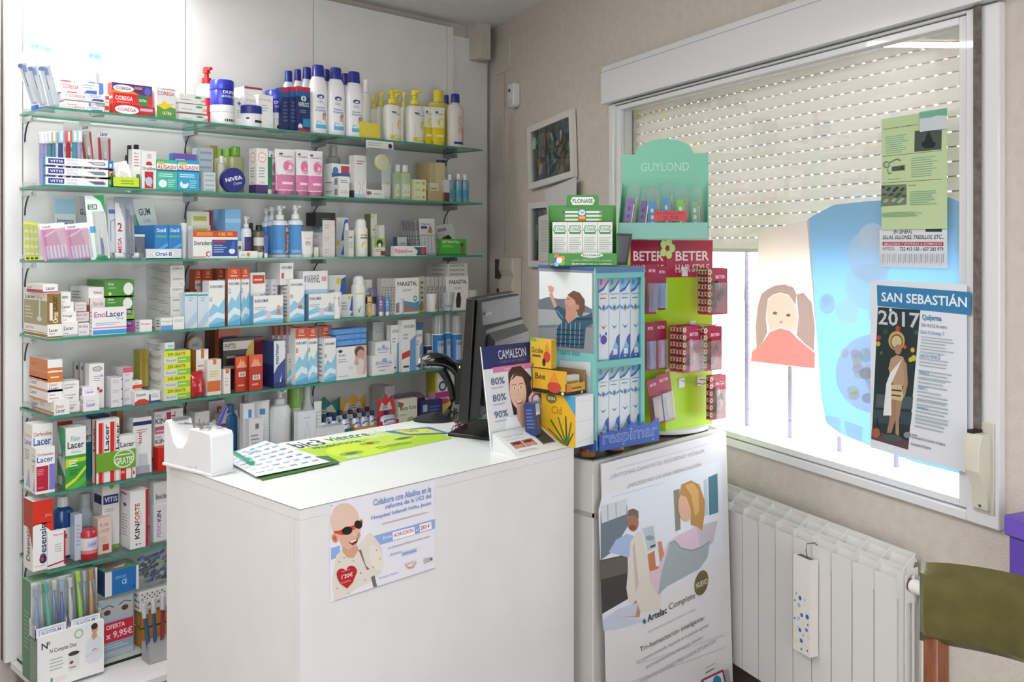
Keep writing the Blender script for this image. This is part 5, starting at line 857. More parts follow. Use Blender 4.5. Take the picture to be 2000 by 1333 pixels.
B('tall dark brown supplement box', 425, 436, 636, .16, col='#6a3420', xs=400, lcol='#5c2a1c', D=.06)
B('orange box with a navy name panel at the back', 427, 470, 640, .12, [('r', .1, .3, .85, .85, '#1f3470'), ('t', 'BENEXIDA', .18, .5, .78, .68, '#a8c0e0', 1)], col='#b8502c', D=.03)
p = spot(428, 497, 664, .06)
B('black toner box with a gold and silver picture', 436, 496, 663, .07, [('r', 0, .62, 1, .9, '#c4bcb4'), ('r', 0, 0, 1, .1, '#8a7a70'), ('t', 'PHYTO', .05, .66, .4, .84, '#3a3434', 1), ('p', [(.65, .1), (1, .1), (1, .95), (.8, .7)], '#b89a4a'), ('l', .1, .3, .5, .5, 1, '#8a8080')], zb=SZ[4] + .085, D=.06, col='#241e20', xs=428)
B('dark brown box pedestal under the black toner box', 440, 494, 700, .10, col='#4a1e1c', D=.05, zb=SZ[4])
B('white sun cream carton with an orange tab, tallest', 383, 407, 684, .06, [('r', .4, .8, .65, 1, '#d8702c'), ('l', .15, .5, .85, .7, 2, '#c4a88c')], xs=372, lcol='#b8782c', D=.05)
B('white sun cream carton with an orange lower panel', 405, 432, 704, .03, [('r', .4, .86, .65, 1, '#d8702c'), ('r', .0, .1, .95, .4, '#d07030'), ('l', .15, .5, .85, .7, 3, '#d8c44c')], D=.04, col='#e4dcd4')
B('slim white carton with an orange corner', 437, 450, 722, .025, [('r', .3, .82, .8, 1, '#d8702c'), ('l', .2, .3, .8, .7, 3, '#c8b8a8')], xs=432, D=.03, col='#e6e2de')
p = spot(373, 407, 729, .02); t = thing('bath_sponge', (p.x + p.w / 2, p.Y + .035, p.z), 0, lab('crumpled red translucent gel bag beside the sun creams'), 'bag')
m = MB(); w2 = p.w / 2; m.loft([(0, w2 * .8, .02), (p.h * .2, w2 * 1.08, .032), (p.h * .55, w2 * 1.0, .03), (p.h * .8, w2 * .8, .022), (p.h * .92, w2 * .95, .008), (p.h, w2 * .8, .004)], noisy('red_gel', '#a01018', '#c82a2c', 50, .15, .5, 90, coat=.5), n=24); m.build('bag', t); t.name = 'gel_bag'
for i, (a, b_, y, xs, bb) in enumerate([(460, 485, 698, 457, .035), (487, 513, 695, 483, .02)]):
    B('orange-red sun spray carton numbered 50, %s one' % ('left', 'right')[i], a, b_, y, bb, [('r', 0, .68, 1, 1, '#d85a30'), ('r', 0, 0, 1, .68, '#b8301c'), ('p', [(.1, .68), (.9, .68), (.6, .9), (.5, .82), (.4, .94), (.3, .84)], '#e8a080'), ('r', .25, .42 - .12 * i, .8, .56 - .12 * i, '#e8d8d0'), ('t', '50', .34, .44 - .12 * i, .7, .54 - .12 * i, '#6a3a34', 1), ('l', .2, .12, .8, .24, 1, '#e8a080')], xs=xs, lcol='#8c2c18', top='#e07a4c', group='orange-red sun cartons')
B('clear-fronted dark red box behind the sun cartons', 497, 519, 660, .10, col='#7a2430', D=.04)
mar = [('r', 0, 0, 1, 1, '#dfe2e8'), ('p', [(0, 0), (1, 0), (1, .62), (.3, .45), (0, .3)], '#3a4a8c'), ('p', [(0, .0), (1, 0), (1, .2), (0, .1)], '#28306c'), ('tv', 'marimer', .12, .5, .42, .95, '#22264c', 1), ('p', [(.5, .12), (.7, .3), (.62, .12)], '#e8e8f0')]
B('navy nasal hygiene box with upright white lettering panel', 535, 557, 667, .018, mar, [('r', 0, 0, 1, .5, '#262c5c')], xs=497, D=.1, lcol='#3c4878', top='#8c90a4')
B('small white and blue nasal box behind the navy one', 561, 578, 692, .06, wv + [('l', .2, .7, .8, .85, 2, '#8a94a8')], D=.04, col='#dcdcda')
for i in range(4):
    B('orange-banded nasal box top showing in the rear rank', 531 + i * 11, 541 + i * 11, 638 - i * .5, .13 - .02 * i, [('r', 0, .84, 1, 1, '#b84a2c'), ('l', .2, .6, .8, .8, 2, '#8a8aa0')], D=.03, col='#cfcdd0', top='#a83c22', group='rear-rank orange-banded boxes')
for i, (a, b_, y, n, c, bb) in enumerate([(577, 601, 641, '3', '#c84450', .03), (602, 620, 641, '2', '#3f8a5c', .035), (626, 648, 638, '2', '#3f8a5c', .07)]):
    B('tall orange-banded nasal spray box with a %s number, %s' % (('red', 'green', 'green')[i], ('front left', 'front middle', 'rear right')[i]), a, b_, y, bb, rn(n, c, True), D=.05, top='#b8401f', group='orange-banded nasal spray boxes')
B('nasal spray box with a green number and no orange band', 633, 656, 662, .012, rn('2', '#3f8a5c'), xs=620, D=.05, lops=[('l', .2, .1, .8, .9, 8, '#8a94a0')], lcol='#d0d4d8')
for i, y in enumerate((637, 651, 665)):
    p = spot(657, 717, y, .03); t = thing('blue_sponge', (p.x, p.Y, S0.hit(657, 679, YF + .015)[1] + .001 + (2 - i) * .0235), 0, lab('sky blue bath sponge, %s of three on the baby box' % ['topmost', 'middle', 'lowest'][i]), 'sponge', 'sky blue bath sponges')
    m = MB(); m.box((-.012 if i == 0 else 0, 0, 0), (p.w, .08, .0228), noisy('blue_foam_%d' % i, '#5f97d8', '#6fa4e0', 60, .9, .2, 300)); m.build('foam', t, bevel=.005)
B('white baby milk box with a mother and baby photograph', 657, 716, 680, .015, [('l', .06, .52, .4, .66, 2, '#a8a4ac'), ('e', .13, .88, .07, .05, '#2a2a5c'), ('t', 'Lusan', .08, .72, .3, .8, '#5a5a70', 1), ('l', .06, .08, .5, .14, 1, '#a8a4ac'), ('p', [(.58, .9), (.62, .55), (.72, .1), (.95, .1), (1, .3), (1, 1), (.62, 1)], '#d4b0a0'), ('e', .76, .82, .16, .17, '#5a3c34'), ('e', .8, .74, .12, .14, '#cf9c86'), ('p', [(.62, .5), (.78, .62), (.92, .5), (.85, .08), (.68, .1)], '#e0d4d4'), ('e', .66, .48, .08, .09, '#d8a48e'), ('e', .48, .34, .08, .05, '#d4d4dc')], D=.06)
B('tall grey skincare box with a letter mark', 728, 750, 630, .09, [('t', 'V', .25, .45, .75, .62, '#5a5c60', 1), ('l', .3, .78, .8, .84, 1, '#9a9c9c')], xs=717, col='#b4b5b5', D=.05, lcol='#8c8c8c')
anc = [('e', .55, .72, .12, .12, '#9ab0dc'), ('t', 'ANCINA', .14, .5, .9, .7, '#7a8cc4', 1), ('r', .2, .4, .85, .43, '#4a5a9c'), ('l', .3, .15, .7, .3, 1, '#a8b0c8')]
B('white and blue capsule box, upper one of two', 733, 762, 669, .035, anc, xs=718, zb=SZ[4] + .0605, D=.05, lcol='#c0bebf')
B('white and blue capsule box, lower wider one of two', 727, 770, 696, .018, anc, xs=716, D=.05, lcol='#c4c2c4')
ox = [('t', 'OXYGEN', .1, .84, .9, .9, '#2f4474', 1), ('p', [(.55, .0), (1, 0), (1, .7), (.6, .6)], '#6a9cc8'), ('r', .1, .08, .5, .12, '#3a3a48'), ('l', .1, .62, .5, .75, 2, '#a0a8b4')]
for i, (a, b_, y, bb, xs) in enumerate([(764, 783, 636, .04, 755), (785, 812, 626, .018, None), (812, 825, 646, .03, None)]):
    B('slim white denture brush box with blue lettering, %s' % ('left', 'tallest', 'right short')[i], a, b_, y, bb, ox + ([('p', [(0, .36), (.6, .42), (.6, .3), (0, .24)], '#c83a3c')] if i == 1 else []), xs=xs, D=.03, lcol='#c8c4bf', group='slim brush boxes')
for i, (a, b_, y, bb, c) in enumerate([(825, 843, 650, .05, '#232a58'), (842, 866, 615, .02, '#2f78bc'), (864, 880, 612, .04, '#3a80c0'), (878, 901, 616, .025, '#3579c0')]):
    O('%s shaving foam can with a clear cap' % ['navy', 'bright blue', 'mid blue', 'sky blue'][i], a, b_, y, bb, 'can', '#dfe2e6', '#e0e0e0', [('r', 0, 0, 1, 1, c), ('r', .3, .1, .8, .8, '#d4dce8' if i else '#e8e8e8'), ('t', 'NIVEA' if i else 'Noctur', .32, .62, .78, .75, '#2a3a7c', 1), ('l', .35, .2, .75, .5, 3, '#8a98c0')], capmat=thin('can_cap', '#e4e8ea', .1, .1, .35, '#eceeee') if i == 0 else MATS['can_cap'], group='blue aerosol cans', cat='aerosol can')
B('sky blue soap pack behind the foam cans', 812, 826, 632, .10, col='#5f94cc', D=.04)
# ================================================================== SIXTH SHELF
shelf(5)
def clor(c2=None): return [('t', 'Clorhexidina', .06, .82, .94, .88, '#b03a48', 1), ('t', 'Lacer', .06, .68, .92, .8, '#2f56a4', 1), ('r', .03, .06, .66, .6, '#b01c34'), ('r', .7, .06, 1, .62, '#7c78c0'), ('l', .08, .4, .5, .55, 4, '#e090a0'), ('t', 'Lacer', .1, .12, .4, .16, '#e8c0c8')]
cls = [('t', 'Clorhex', .1, .8, .9, .85, '#b46a78'), ('t', 'Lacer', .1, .68, .9, .77, '#4a66ac', 1), ('l', .1, .45, .7, .62, 5, '#8a8c98'), ('p', [(.2, .05), (.6, .35), (.8, .05)], '#a8b0d4')]
B('large white mouthwash box with a red and lilac block at the back', 63, 103, 831, .07, clor(), cls, xs=47)
B('smaller white mouthwash box with a red and lilac block at the front', 70, 107, 877, .02, clor(), cls, xs=62)
B('red and white mouthwash box behind the green one', 112, 141, 825, .12, [('r', 0, .8, 1, 1, '#b83028'), ('t', 'L', .0, .5, .2, .7, '#2a2a2a', 1), ('r', 0, 0, 1, .35, '#7a1c24')], xs=104, D=.06)
B('teal and white mouthwash box in the back row', 143, 178, 824, .12, [('r', 0, 0, 1, .62, '#1f8080'), ('t', 'fluoro', .1, .82, .8, .9, '#3fa090', 1), ('t', 'Lacer', .3, .66, .98, .78, '#3a4a90', 1)], D=.06)
fl = [('r', 0, 0, 1, .55, '#3c9c3a'), ('p', [(0, .5), (1, .5), (1, .44), (.4, .42), (0, .34)], '#b8d030'), ('p', [(0, .08), (.5, .18), (1, .36), (1, .3), (.5, .12), (0, .02)], '#d4d838'), ('p', [(0, .0), (.6, .0), (1, .1), (1, .18), (.5, .1)], '#58b048'), ('t', 'Flúor', .26, .78, .72, .86, '#4fb0ac', 1), ('t', 'Lacer', .1, .66, .9, .77, '#22222c', 1), ('l', .28, .58, .8, .62, 1, '#8ac0b8'), ('l', .15, .36, .6, .48, 3, '#f0f4e0'), ('l', .2, .22, .7, .32, 3, '#1f5c30')]
B('green and white mouthwash box with a yellow swoosh', 128, 168, 838, .012, fl, [('r', 0, 0, 1, 1, '#5c8a6c'), ('p', [(0, 1), (.7, 1), (1, .2), (0, .5)], '#d8dcdc'), ('p', [(.0, 1), (1, 1), (.7, .45)], '#4aa070'), ('t', 'Lacer', .1, .52, .7, .58, '#5a4a50', 1), ('r', .1, .06, .6, .2, '#c8ccd0')], xs=112)
st_ = [('r', .14, 0, .34, .93, '#cf2420'), ('r', .38, 0, .42, .93, '#d86a60'), ('r', .66, 0, .86, .93, '#cf2420'), ('tv', 'Lacer', .42, .52, .64, .95, '#26262e', 1), ('tv', 'Lacer', .86, .6, .99, .98, '#26262e', 1), ('r', .92, 0, .96, .55, '#d86a60')]
B('white toothpaste duo box with broad red stripes', 188, 233, 822, .02, [('r', .1, 0, .28, .95, '#cf2420'), ('r', .3, 0, .33, .95, '#d86a60'), ('r', .6, 0, .78, .95, '#cf2420'), ('r', .8, 0, .83, .95, '#d86a60'), ('tv', 'Lacer', .34, .5, .56, .92, '#26262e', 1), ('tv', 'Lacer', .84, .5, .99, .92, '#26262e', 1)], [('r', .6, 0, 1, 1, '#b8382c'), ('tv', 'Lacer', .2, .5, .6, .9, '#3a2a2c', 1)], xs=180, D=.04)
B('small white mouthwash box with red stripes taped to the duo', 234, 265, 853, .02, [('t', 'Lacer', .04, .74, .94, .86, '#26262e', 1), ('r', .04, .0, .4, .68, '#cf2420'), ('r', .72, 0, .78, .68, '#cf2420'), ('p', [(.82, .06), (.96, .1), (.86, .2)], '#c02030'), ('l', .08, .1, .36, .4, 2, '#e89090')], D=.04)
B('bright green free-gift band wrapped round the striped boxes', 188, 265, 888, .017, [('r', 0, 0, 1, 1, '#6ea02a'), ('e', .7, .55, .27, .5, '#dfe8d0'), ('e', .7, .55, .24, .42, '#74aa34'), ('l', .5, .7, .9, .85, 1, '#e8f0d8'), ('t', 'GRATIS', .47, .25, .93, .62, '#f0f4e8', 1)], ybt=925, D=.003, cat='paper band', name='paper_band', col='#6ea02a')
B('dark blue box lying behind the striped duo', 180, 215, 814, .14, col='#26346c', D=.05)
B('white toothpaste box with a navy top band and a tooth picture', 260, 296, 818, .055, [('r', 0, .86, 1, .93, '#1c2a5c'), ('l', .2, .72, .85, .8, 2, '#b87a88'), ('tv', '·kin', .26, .5, .46, .72, '#b82c44', 1), ('p', [(.3, .0), (.3, .35), (.75, .35), (.85, .0), (.7, .0), (.6, .14), (.5, .0)], '#c4c8d0'), ('r', .1, 0, .9, .14, '#a8acb8')], [('t', 'fluor kin', .2, .72, .8, .8, '#b0788a')], xs=240, D=.06)
B('tan box between the striped boxes and the tooth box', 228, 240, 800, .15, col='#a88450', D=.05)
kin = [('t', 'SENSI', .05, .82, .4, .92, '#6a6a74'), ('t', 'KIN', .05, .6, .66, .78, '#26262e', 1), ('r', .72, .3, 1, .95, '#b8285c'), ('r', .02, .1, 1, .52, '#c05a84'), ('l', .1, .2, .8, .44, 2, '#e8b8cc')]
B('white and magenta sensitive gum box, upper one', 302, 334, 806, .10, kin, D=.05, zb=SZ[5] + .09, top='#b4a8b0', xs=288)
B('white and red sensitive gum box, lower one', 302, 334, 850, .09, kin[:2] + [('r', .72, .3, 1, .95, '#b8283c'), ('r', 0, 0, 1, .2, '#d8c8cc')], D=.05, zb=SZ[5] + .037)
B('bright red plaque box beside the counter edge', 309, 342, 876, .045, [('t', 'plac', .4, .6, 1, .82, '#e8d4c8', 1), ('l', .4, .25, .8, .32, 1, '#e88070')], D=.04, col='#c82418')
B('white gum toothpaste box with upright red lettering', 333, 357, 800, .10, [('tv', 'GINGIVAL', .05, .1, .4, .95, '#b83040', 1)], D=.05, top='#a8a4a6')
for i, (a, b_, y, bb, o_, c) in enumerate([(408, 439, 785, .17, [('t', 'r', .5, .3, .8, .8, '#c02c50', 1), ('l', .2, .1, .8, .2, 1, '#a8a4a8')], '#cfcccd'), (381, 409, 806, .10, [('ti', 'Ivn', .2, .3, .7, .75, '#8c2840'), ('s', [(.1, .4), (.5, .6), (.9, .3)], .0008, '#8c2840')], '#d9d7d9'), (430, 454, 810, .10, [('r', .05, .0, .95, .6, '#80304c'), ('l', .2, .2, .8, .5, 2, '#d8b8c4')], '#bdb4b6')]):
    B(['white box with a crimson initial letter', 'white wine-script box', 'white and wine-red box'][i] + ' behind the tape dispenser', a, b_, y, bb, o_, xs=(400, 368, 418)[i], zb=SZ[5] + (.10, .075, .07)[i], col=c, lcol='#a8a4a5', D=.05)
    B(['white', 'pale grey', 'cream'][i] + ' carton supporting the box above it behind the tape dispenser', a - 2, b_ + 2, y + 35, bb, (), zb=SZ[5], col='#cfcdc8', D=.05) if i == 9 else None
    p = spot(a - 2, b_ + 1, y + 30, bb); m = MB(); m.box((0, 0, 0), (p.w, .05, (.10, .075, .07)[i] - .0005), ('#c9c6c4', '#d2d0cf', '#cbc8c0')[i]); m.build('product_box', None, (p.x, p.Y, SZ[5]), label=lab('%s lower carton in the pile behind the tape dispenser' % ('grey', 'white', 'cream')[i]), cat='box')
O('tan bottle neck showing above the tape dispenser', 412, 424, 820, .05, 'round', '#a89468', '#b8a478')
O('blue bottle standing behind the scissors', 438, 462, 790, .09, 'round', '#1f5c90', '#2a6ca4', ry=.7)
O('white curved flask behind the blue bottle', 450, 470, 800, .14, 'round', '#d4d8da', '#dcdee0')
lr = [('r', .45, .72, .75, .88, '#3a8ac8'), ('l', .2, .3, .8, .6, 3, '#a0a4a8')]
B('white sun lotion carton with blue squares, left one', 475, 497, 790, .05, lr, xs=468, D=.05, col='#dcdcde')
TB('large white sunscreen tube with a blue square', 499, 533, 787, .07, '#e2e3e5', '#d8dadc', [('r', .42, .72, .7, .86, '#3a8ac8'), ('l', .25, .3, .8, .6, 4, '#a8acb0')])
B('white lotion carton with a violet square in front of the tube', 486, 514, 820, .02, [('r', .45, .72, .7, .86, '#7c6c88'), ('l', .15, .4, .8, .6, 2, '#90949c'), ('t', 'lipikar', .2, .3, .7, .38, '#6a6c74')], D=.04, col='#dedee0')
O('tall white pump lotion bottle with tiny side print', 527, 565, 758, .06, 'round', '#d9dadc', '#dcdcdc', [('l', .6, .1, .9, .8, 9, '#9a9ca0')], pump=True, ry=.7, e=2.6)
O('white lotion bottle with a grey cap behind the sun cartons', 468, 490, 770, .15, 'round', '#c8c8c8', '#a8a8a8')
O('white cologne bottle with a lime green cap', 563, 588, 757, .10, 'jar', '#c4c8b8', '#8cb45a', [('l', .3, .2, .8, .8, 6, '#8a9a7a')])
O('frosted white flask with a flared neck', 585, 613, 752, .09, 'flask', '#d4d6d8', '#dadcdc')
B('white skincare box with a slim blue letter outline', 582, 617, 806, .025, [('s', [(.32, .12), (.52, .72), (.6, .5), (.72, .12)], .0012, '#7aa4d4'), ('s', [(.4, .34), (.66, .3)], .001, '#7aa4d4'), ('l', .3, .78, .7, .84, 1, '#a8b8cc')], xs=574, D=.045, col='#e2e4e8')
TB('slim white toner tube beside the blue-lettered box', 617, 632, 786, .04, '#e0e2e0', '#dcdedc', [('l', .3, .2, .8, .8, 6, '#9aa49a')])
B('long flat white box lying at the shelf front', 620, 673, 838, .012, [('l', .05, .4, .4, .6, 1, '#b8b8c0')], D=.05, zb=SZ[5] + .003, col='#dcdee4')
# pouch displays
for k, (x0, x1, yt, bb, c, nm, n, caps) in enumerate([(628, 690, 780, .06, '#1f7068', 'teal', 3, 2), (692, 742, 790, .05, '#d09a3c', 'amber', 3, 2), (747, 779, 812, .012, '#c8303c', 'red', 1, 1)]):
    p = spot(x0, x1, 840, bb); D = (.10, .10, .036)[k]
    t = thing('pouch_display', (p.x, p.Y, p.z), 0, lab('%s cardboard display tray of fruit puree pouches' % nm), 'display tray', 'puree display trays')
    m = MB(); m.box((0, 0, 0), (p.w, .002, .035), c); m.box((0, 0, 0), (.002, D, .05), c); m.box((p.w - .002, 0, 0), (p.w, D, .05), c); m.box((0, D - .002, 0), (p.w, D, .075), c); m.box((0, 0, 0), (p.w, D, .002), c); m.build('tray_body', t)
    m = MB(); m.prism([(0, .075), (p.w, .075), (p.w * 1.0, .155), (p.w * .75, .13), (p.w * .5, .165), (p.w * .25, .13), (0, .155)], D - .0015, D, c, 'y'); front(m, p.w, .06, 0, D - .0015, .085).draw([('p', [(.1, .1), (.9, .1), (.75, .7), (.5, .4), (.25, .7)], '#cfc8c0'), ('l', .3, .2, .7, .5, 2, '#5a6a7a')]); m.build('header', t)
    SHK = SH[1]
    for r_i in range(caps):
        for i in range(n):
            w1 = p.w / n * .96; xx = p.x + p.w * (i + .5) / n; yy = p.Y + .016 + .035 * r_i
            u = thing('puree_pouch', (xx, yy, p.z + .004 + .012 * r_i), 0, lab('%s navy-capped puree pouch in the %s display, %s row' % (('silver', 'white', 'white')[k], nm, ('front', 'rear')[r_i])), 'pouch', 'puree pouches with navy caps', rot=(-.12, 0, 0))
            m = MB(); m.loft([(0, w1 * .46, .009), (.02, w1 * .5, .012), (.045, w1 * .5, .009), (.064, w1 * .42, .003), (.068, w1 * .2, .003)], M('#c4c8d4', .3, .3), n=16, e=3)
            wrap(m, [(.01, w1 * .48, .0105), (.05, w1 * .5, .009)], span=2.4, e=3).draw([('e', .55, .78, .3, .2, '#2c3c8c'), ('t', 'Hero', .36, .7, .74, .86, '#e8ecf4', 1), ('r', .1, .1, .9, .3, '#a8b8d0'), ('e', .5, .3, .22, .14, '#d8dce4')]); m.build('pouch', u)
            m = MB(); m.loft([(.068, .006, .006), (.072, .0095, .0095), (.086, .0095, .0095), (.088, .008, .008)], M('#1f2a66', .3), n=12); m.build('cap', u)
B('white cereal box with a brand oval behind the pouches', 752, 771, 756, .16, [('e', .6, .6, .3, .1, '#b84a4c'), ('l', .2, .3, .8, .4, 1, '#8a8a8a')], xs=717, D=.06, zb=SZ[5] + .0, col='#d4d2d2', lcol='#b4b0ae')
B('cream tea box with a green leaf badge', 778, 815, 782, .05, [('t', 'Mente Activa', .1, .6, .95, .76, '#5a6a54', 1), ('e', .65, .15, .22, .2, '#9ab07a'), ('p', [(0, .95), (.3, .85), (.2, .7), (0, .75)], '#8a5a3c'), ('l', .1, .4, .5, .5, 1, '#a8a89a')], xs=770, D=.05, col='#dcdacb')
p = spot(774, 836, 742, .10); t = thing('sanitary_pack', (p.x, p.Y, SZ[5] + .068), 0, lab('shiny violet soft pack lying on the back boxes'), 'soft pack')
m = MB(); w2 = p.w / 2; m.loft([(0, w2 * .8, .035), (.015, w2, .042), (.045, w2 * .98, .042), (.06, w2 * .8, .03)], noisy('violet_film', '#6c4a74', '#8a6494', 12, .25, .3, 40, coat=.4), c=(w2, .045, 0), n=22, e=4); m.build('pack', t)
B('plum carton carrying the violet soft pack', 776, 830, 785, .10, col='#54304c', D=.05, zb=SZ[5])
B('navy coffee box with a small grey picture', 822, 864, 786, .04, [('r', .1, .55, .3, .85, '#a8b4c8'), ('l', .4, .5, .9, .8, 2, '#5a6aa0'), ('r', .5, .1, .7, .3, '#8a8ca0')], xs=814, D=.05, col='#2a2f66', lcol='#30385c', ybt=None)
B('white and yellow nappy cream box with a dark blue ring', 850, 886, 729, .08, [('r', 0, 0, .12, 1, '#d8c84a'), ('e', .4, .45, .22, .2, '#3a4a8c'), ('e', .4, .45, .13, .12, '#dedede')], xs=832, lcol='#b8a838', D=.05, zb=SZ[5] + .1)
B('pink box with a yellow carton corner under the nappy cream', 850, 884, 768, .07, [('r', 0, .8, 1, 1, '#b83a84'), ('e', .5, .66, .3, .1, '#b84a4c'), ('p', [(.3, 0), (1, 0), (1, .6), (.4, .5)], '#d4c83c')], D=.05, zb=SZ[5], col='#d8a8c0')
# ================================================================== SEVENTH SHELF
shelf(6)
des = [('r', 0, .66, 1, 1, '#d0301c'), ('p', [(0, .64), (.35, .68), (.8, .56), (1, .5), (1, .66), (0, .66)], '#d0301c'), ('t', 'plus', .62, .74, .92, .8, '#f0a898'), ('tv', 'Desensin', .34, .14, .66, .66, '#1f1c58', 1), ('e', .5, .15, .18, .06, '#24205c'), ('e', .46, .155, .08, .035, '#d0301c'), ('l', .1, .05, .6, .08, 1, '#d8a8a0')]
B('red and white sensitive mouthwash box with navy lettering', 64, 104, 981, .03, des, [('r', 0, .6, 1, 1, '#b03424'), ('p', [(0, .6), (.6, .6), (1, .3), (1, .6)], '#b03424'), ('tv', 'Desensin', .3, .12, .7, .6, '#3a3458', 1)], xs=46, D=.08)
O('deep blue mouthwash bottle with a white cap', 105, 141, 970, .09, 'round', '#0f4484', '#dcd8d8', [('r', .2, 0, 1, .8, '#dcdce0'), ('t', 'De', .4, .5, .6, .7, '#2a3050', 1), ('l', .3, .1, .8, .4, 3, '#9aa0b4')], ry=.8, coat=.4)
B('white throat spray carton with a red edge', 93, 128, 1040, .02, [('t', 'aftaspray', .3, .84, .85, .91, '#c04c58', 1), ('l', .4, .4, .8, .65, 4, '#b0b0b8'), ('p', [(.0, .06), (.9, .12), (.9, .16), (0, .1)], '#b02034'), ('r', .9, .05, 1, .95, '#c42430')], D=.03, xs=91)
O('grey mouthwash bottle with a tall tapered cap', 145, 187, 964, .10, 'flask', '#9aa0a8', '#a4a8ae', [('t', 'Andonor', .3, .6, .8, .75, '#4a4e5a', 1), ('l', .3, .1, .8, .5, 4, '#6a6e78')], ry=.7)
B('pale blue-grey slim carton leaning on the grey bottle', 146, 160, 1007, .045, [('l', .2, .3, .8, .8, 6, '#9aa8c0')], xs=137, D=.04, col='#c0c8d6', lcol='#aab4c6')
B('beige fluoride carton with faded red lettering', 191, 218, 1015, .05, [('t', 'FLUOR', .15, .76, .8, .86, '#c07870', 1), ('t', 'LACER', .2, .6, .85, .7, '#c07870', 1), ('l', .2, .3, .8, .5, 3, '#c8a898'), ('r', .35, .08, .8, .26, '#a83a34')], xs=180, D=.04, col='#d9c6bd', lcol='#c8b0a8')
O('short red and white round mouth rinse bottle', 162, 198, 1042, .02, 'block', '#c02834', '#c4303c', [('r', 0, .25, 1, 1, '#e4dce0'), ('r', 0, 0, 1, .25, '#b82030'), ('t', 'LACER', .5, .62, .8, .75, '#5a58a4', 1), ('r', 0, .2, 1, .32, '#cf7078'), ('l', .45, .35, .85, .5, 1, '#8a86b8')], ry=.9) if 0 else None
p = spot(162, 198, 1040, .02); t = thing('mouthwash_bottle', (p.x + .03, p.Y + .028, p.z), 0, lab('short red and white round mouth rinse pot'), 'bottle')
m = MB(); pr = [(0, .026, .026), (.004, .028, .028), (.072, .028, .028)]; m.loft(pr, M('#c02834', .3), n=28); wrap(m, pr[1:], span=4.4, rot=-.3).draw([('r', 0, .3, 1, 1, '#e0d8dc'), ('r', 0, .22, 1, .4, '#d08088'), ('r', .45, .5, .72, .85, '#c0bcdc'), ('t', 'LACER', .48, .62, .7, .74, '#5a58a4', 1)]); m.build('body', t)
m = MB(); m.loft([(.072, .0285, .0285), (.088, .0285, .0285), (.096, .024, .024), (.097, .0, .0)], M('#b8303c', .25, 0, .4), n=28); m.build('lid', t)
B('tall white mouthwash box with a navy name patch and green base', 200, 233, 950, .085, [('p', [(.3, 1), (.8, 1), (.55, .92)], '#7ab030'), ('r', .05, .7, .95, .84, '#2c2f7c'), ('t', 'VITIS', .12, .73, .88, .81, '#e4e8f4', 1), ('l', .1, .58, .7, .64, 2, '#a8b0a8'), ('r', 0, 0, 1, .06, '#7ab04a')], xs=182, lops=[('r', .1, .7, .9, .84, '#2c2a60')], D=.05, lcol='#c4c6cc')
B('white mouthwash box with large upright KIN lettering and a red edge', 254, 290, 962, .025, [('r', .84, 0, 1, 1, '#b81c2c'), ('tv', 'KIN', .26, .16, .52, .42, '#22222e', 1), ('tv', 'FORTE', .26, .44, .52, .78, '#c02c40', 1), ('e', .34, .07, .04, .02, '#3a3a44'), ('l', .45, .05, .65, .09, 1, '#5a5a60'), ('tv', 'encias', .54, .4, .62, .6, '#d8a0a8')], xs=234, lops=[('l', .2, .2, .8, .6, 8, '#b8a8ac'), ('e', .5, .75, .16, .03, '#3a4a4c'), ('r', .1, .92, .7, .96, '#b48890')], D=.08, top='#c8b4b8')
B('white and grey gel box, upper one at the counter edge', 300, 345, 945, .06, [('t', 'Bexident', .1, .5, .7, .66, '#3c3e44', 1), ('l', .1, .2, .8, .3, 1, '#a0a0a4')], D=.05, zb=SZ[6] + .086, col='#d5d4d2')
B('pale lilac gum gel box, lower one at the counter edge', 300, 345, 990, .045, [('tv', 'PERIO', .14, .12, .32, .52, '#a884b4', 1), ('tv', 'KIN', .14, .55, .32, .85, '#22222e', 1), ('l', .6, .05, .9, .09, 1, '#8a8a90')], xs=292, D=.05, col='#dcd6dc')
# ================================================================== LOWEST GLASS PLATE
shelf(7)
n5 = [('t', 'N', .06, .75, .15, .87, '#26262e', 1), ('t', '5', .155, .81, .19, .87, '#26262e', 1), ('t', 'N Complet Diet', .18, .62, .58, .72, '#4a4a50', 1), ('l', .18, .3, .4, .55, 4, '#b4b4b8'), ('e', .61, .86, .07, .09, '#a4b8a8'), ('e', .61, .86, .05, .06, '#dfe6e0'), ('r', .45, .2, .62, .52, '#dcdcda'), ('e', .535, .52, .085, .04, '#33343a'), ('e', .5, .36, .03, .03, '#8a4a3c'), ('l', .47, .24, .6, .3, 1, '#a07a70'), ('r', .19, .08, .22, .18, '#4a8a64'), ('r', .22, .08, .42, .17, '#e4dcdc'),
      ('p', [(.7, .3), (.72, .66), (.8, .74), (.93, .72), (.97, .6), (.98, .3), (.9, .22), (.78, .22)], '#d8dce2'), ('p', [(.8, .74), (.84, .66), (.9, .72), (.88, .8), (.82, .8)], '#c89c84'), ('e', .855, .87, .05, .085, '#c89a80'), ('e', .85, .92, .052, .06, '#33241f'), ('e', .86, .45, .05, .05, '#c89a80'), ('p', [(.72, .35), (.9, .42), (.9, .48), (.72, .42)], '#cfd4dc')]
B('large white diet supplement carton with a woman in white, front one', 73, 203, 1247, -.06, n5, [('r', 0, 0, 1, 1, '#7d9483'), ('l', .2, .2, .8, .8, 9, '#96a89a')], D=.055, lcol='#7d9483', zb=.0012)
B('second diet supplement carton standing behind the first, green side showing', 60, 190, 1140, .03, [], [('r', 0, 0, 1, 1, '#5f8a6c'), ('l', .2, .3, .8, .7, 9, '#88a890')], D=.075, lcol='#6a9474', top='#7ea886', zb=.0012)
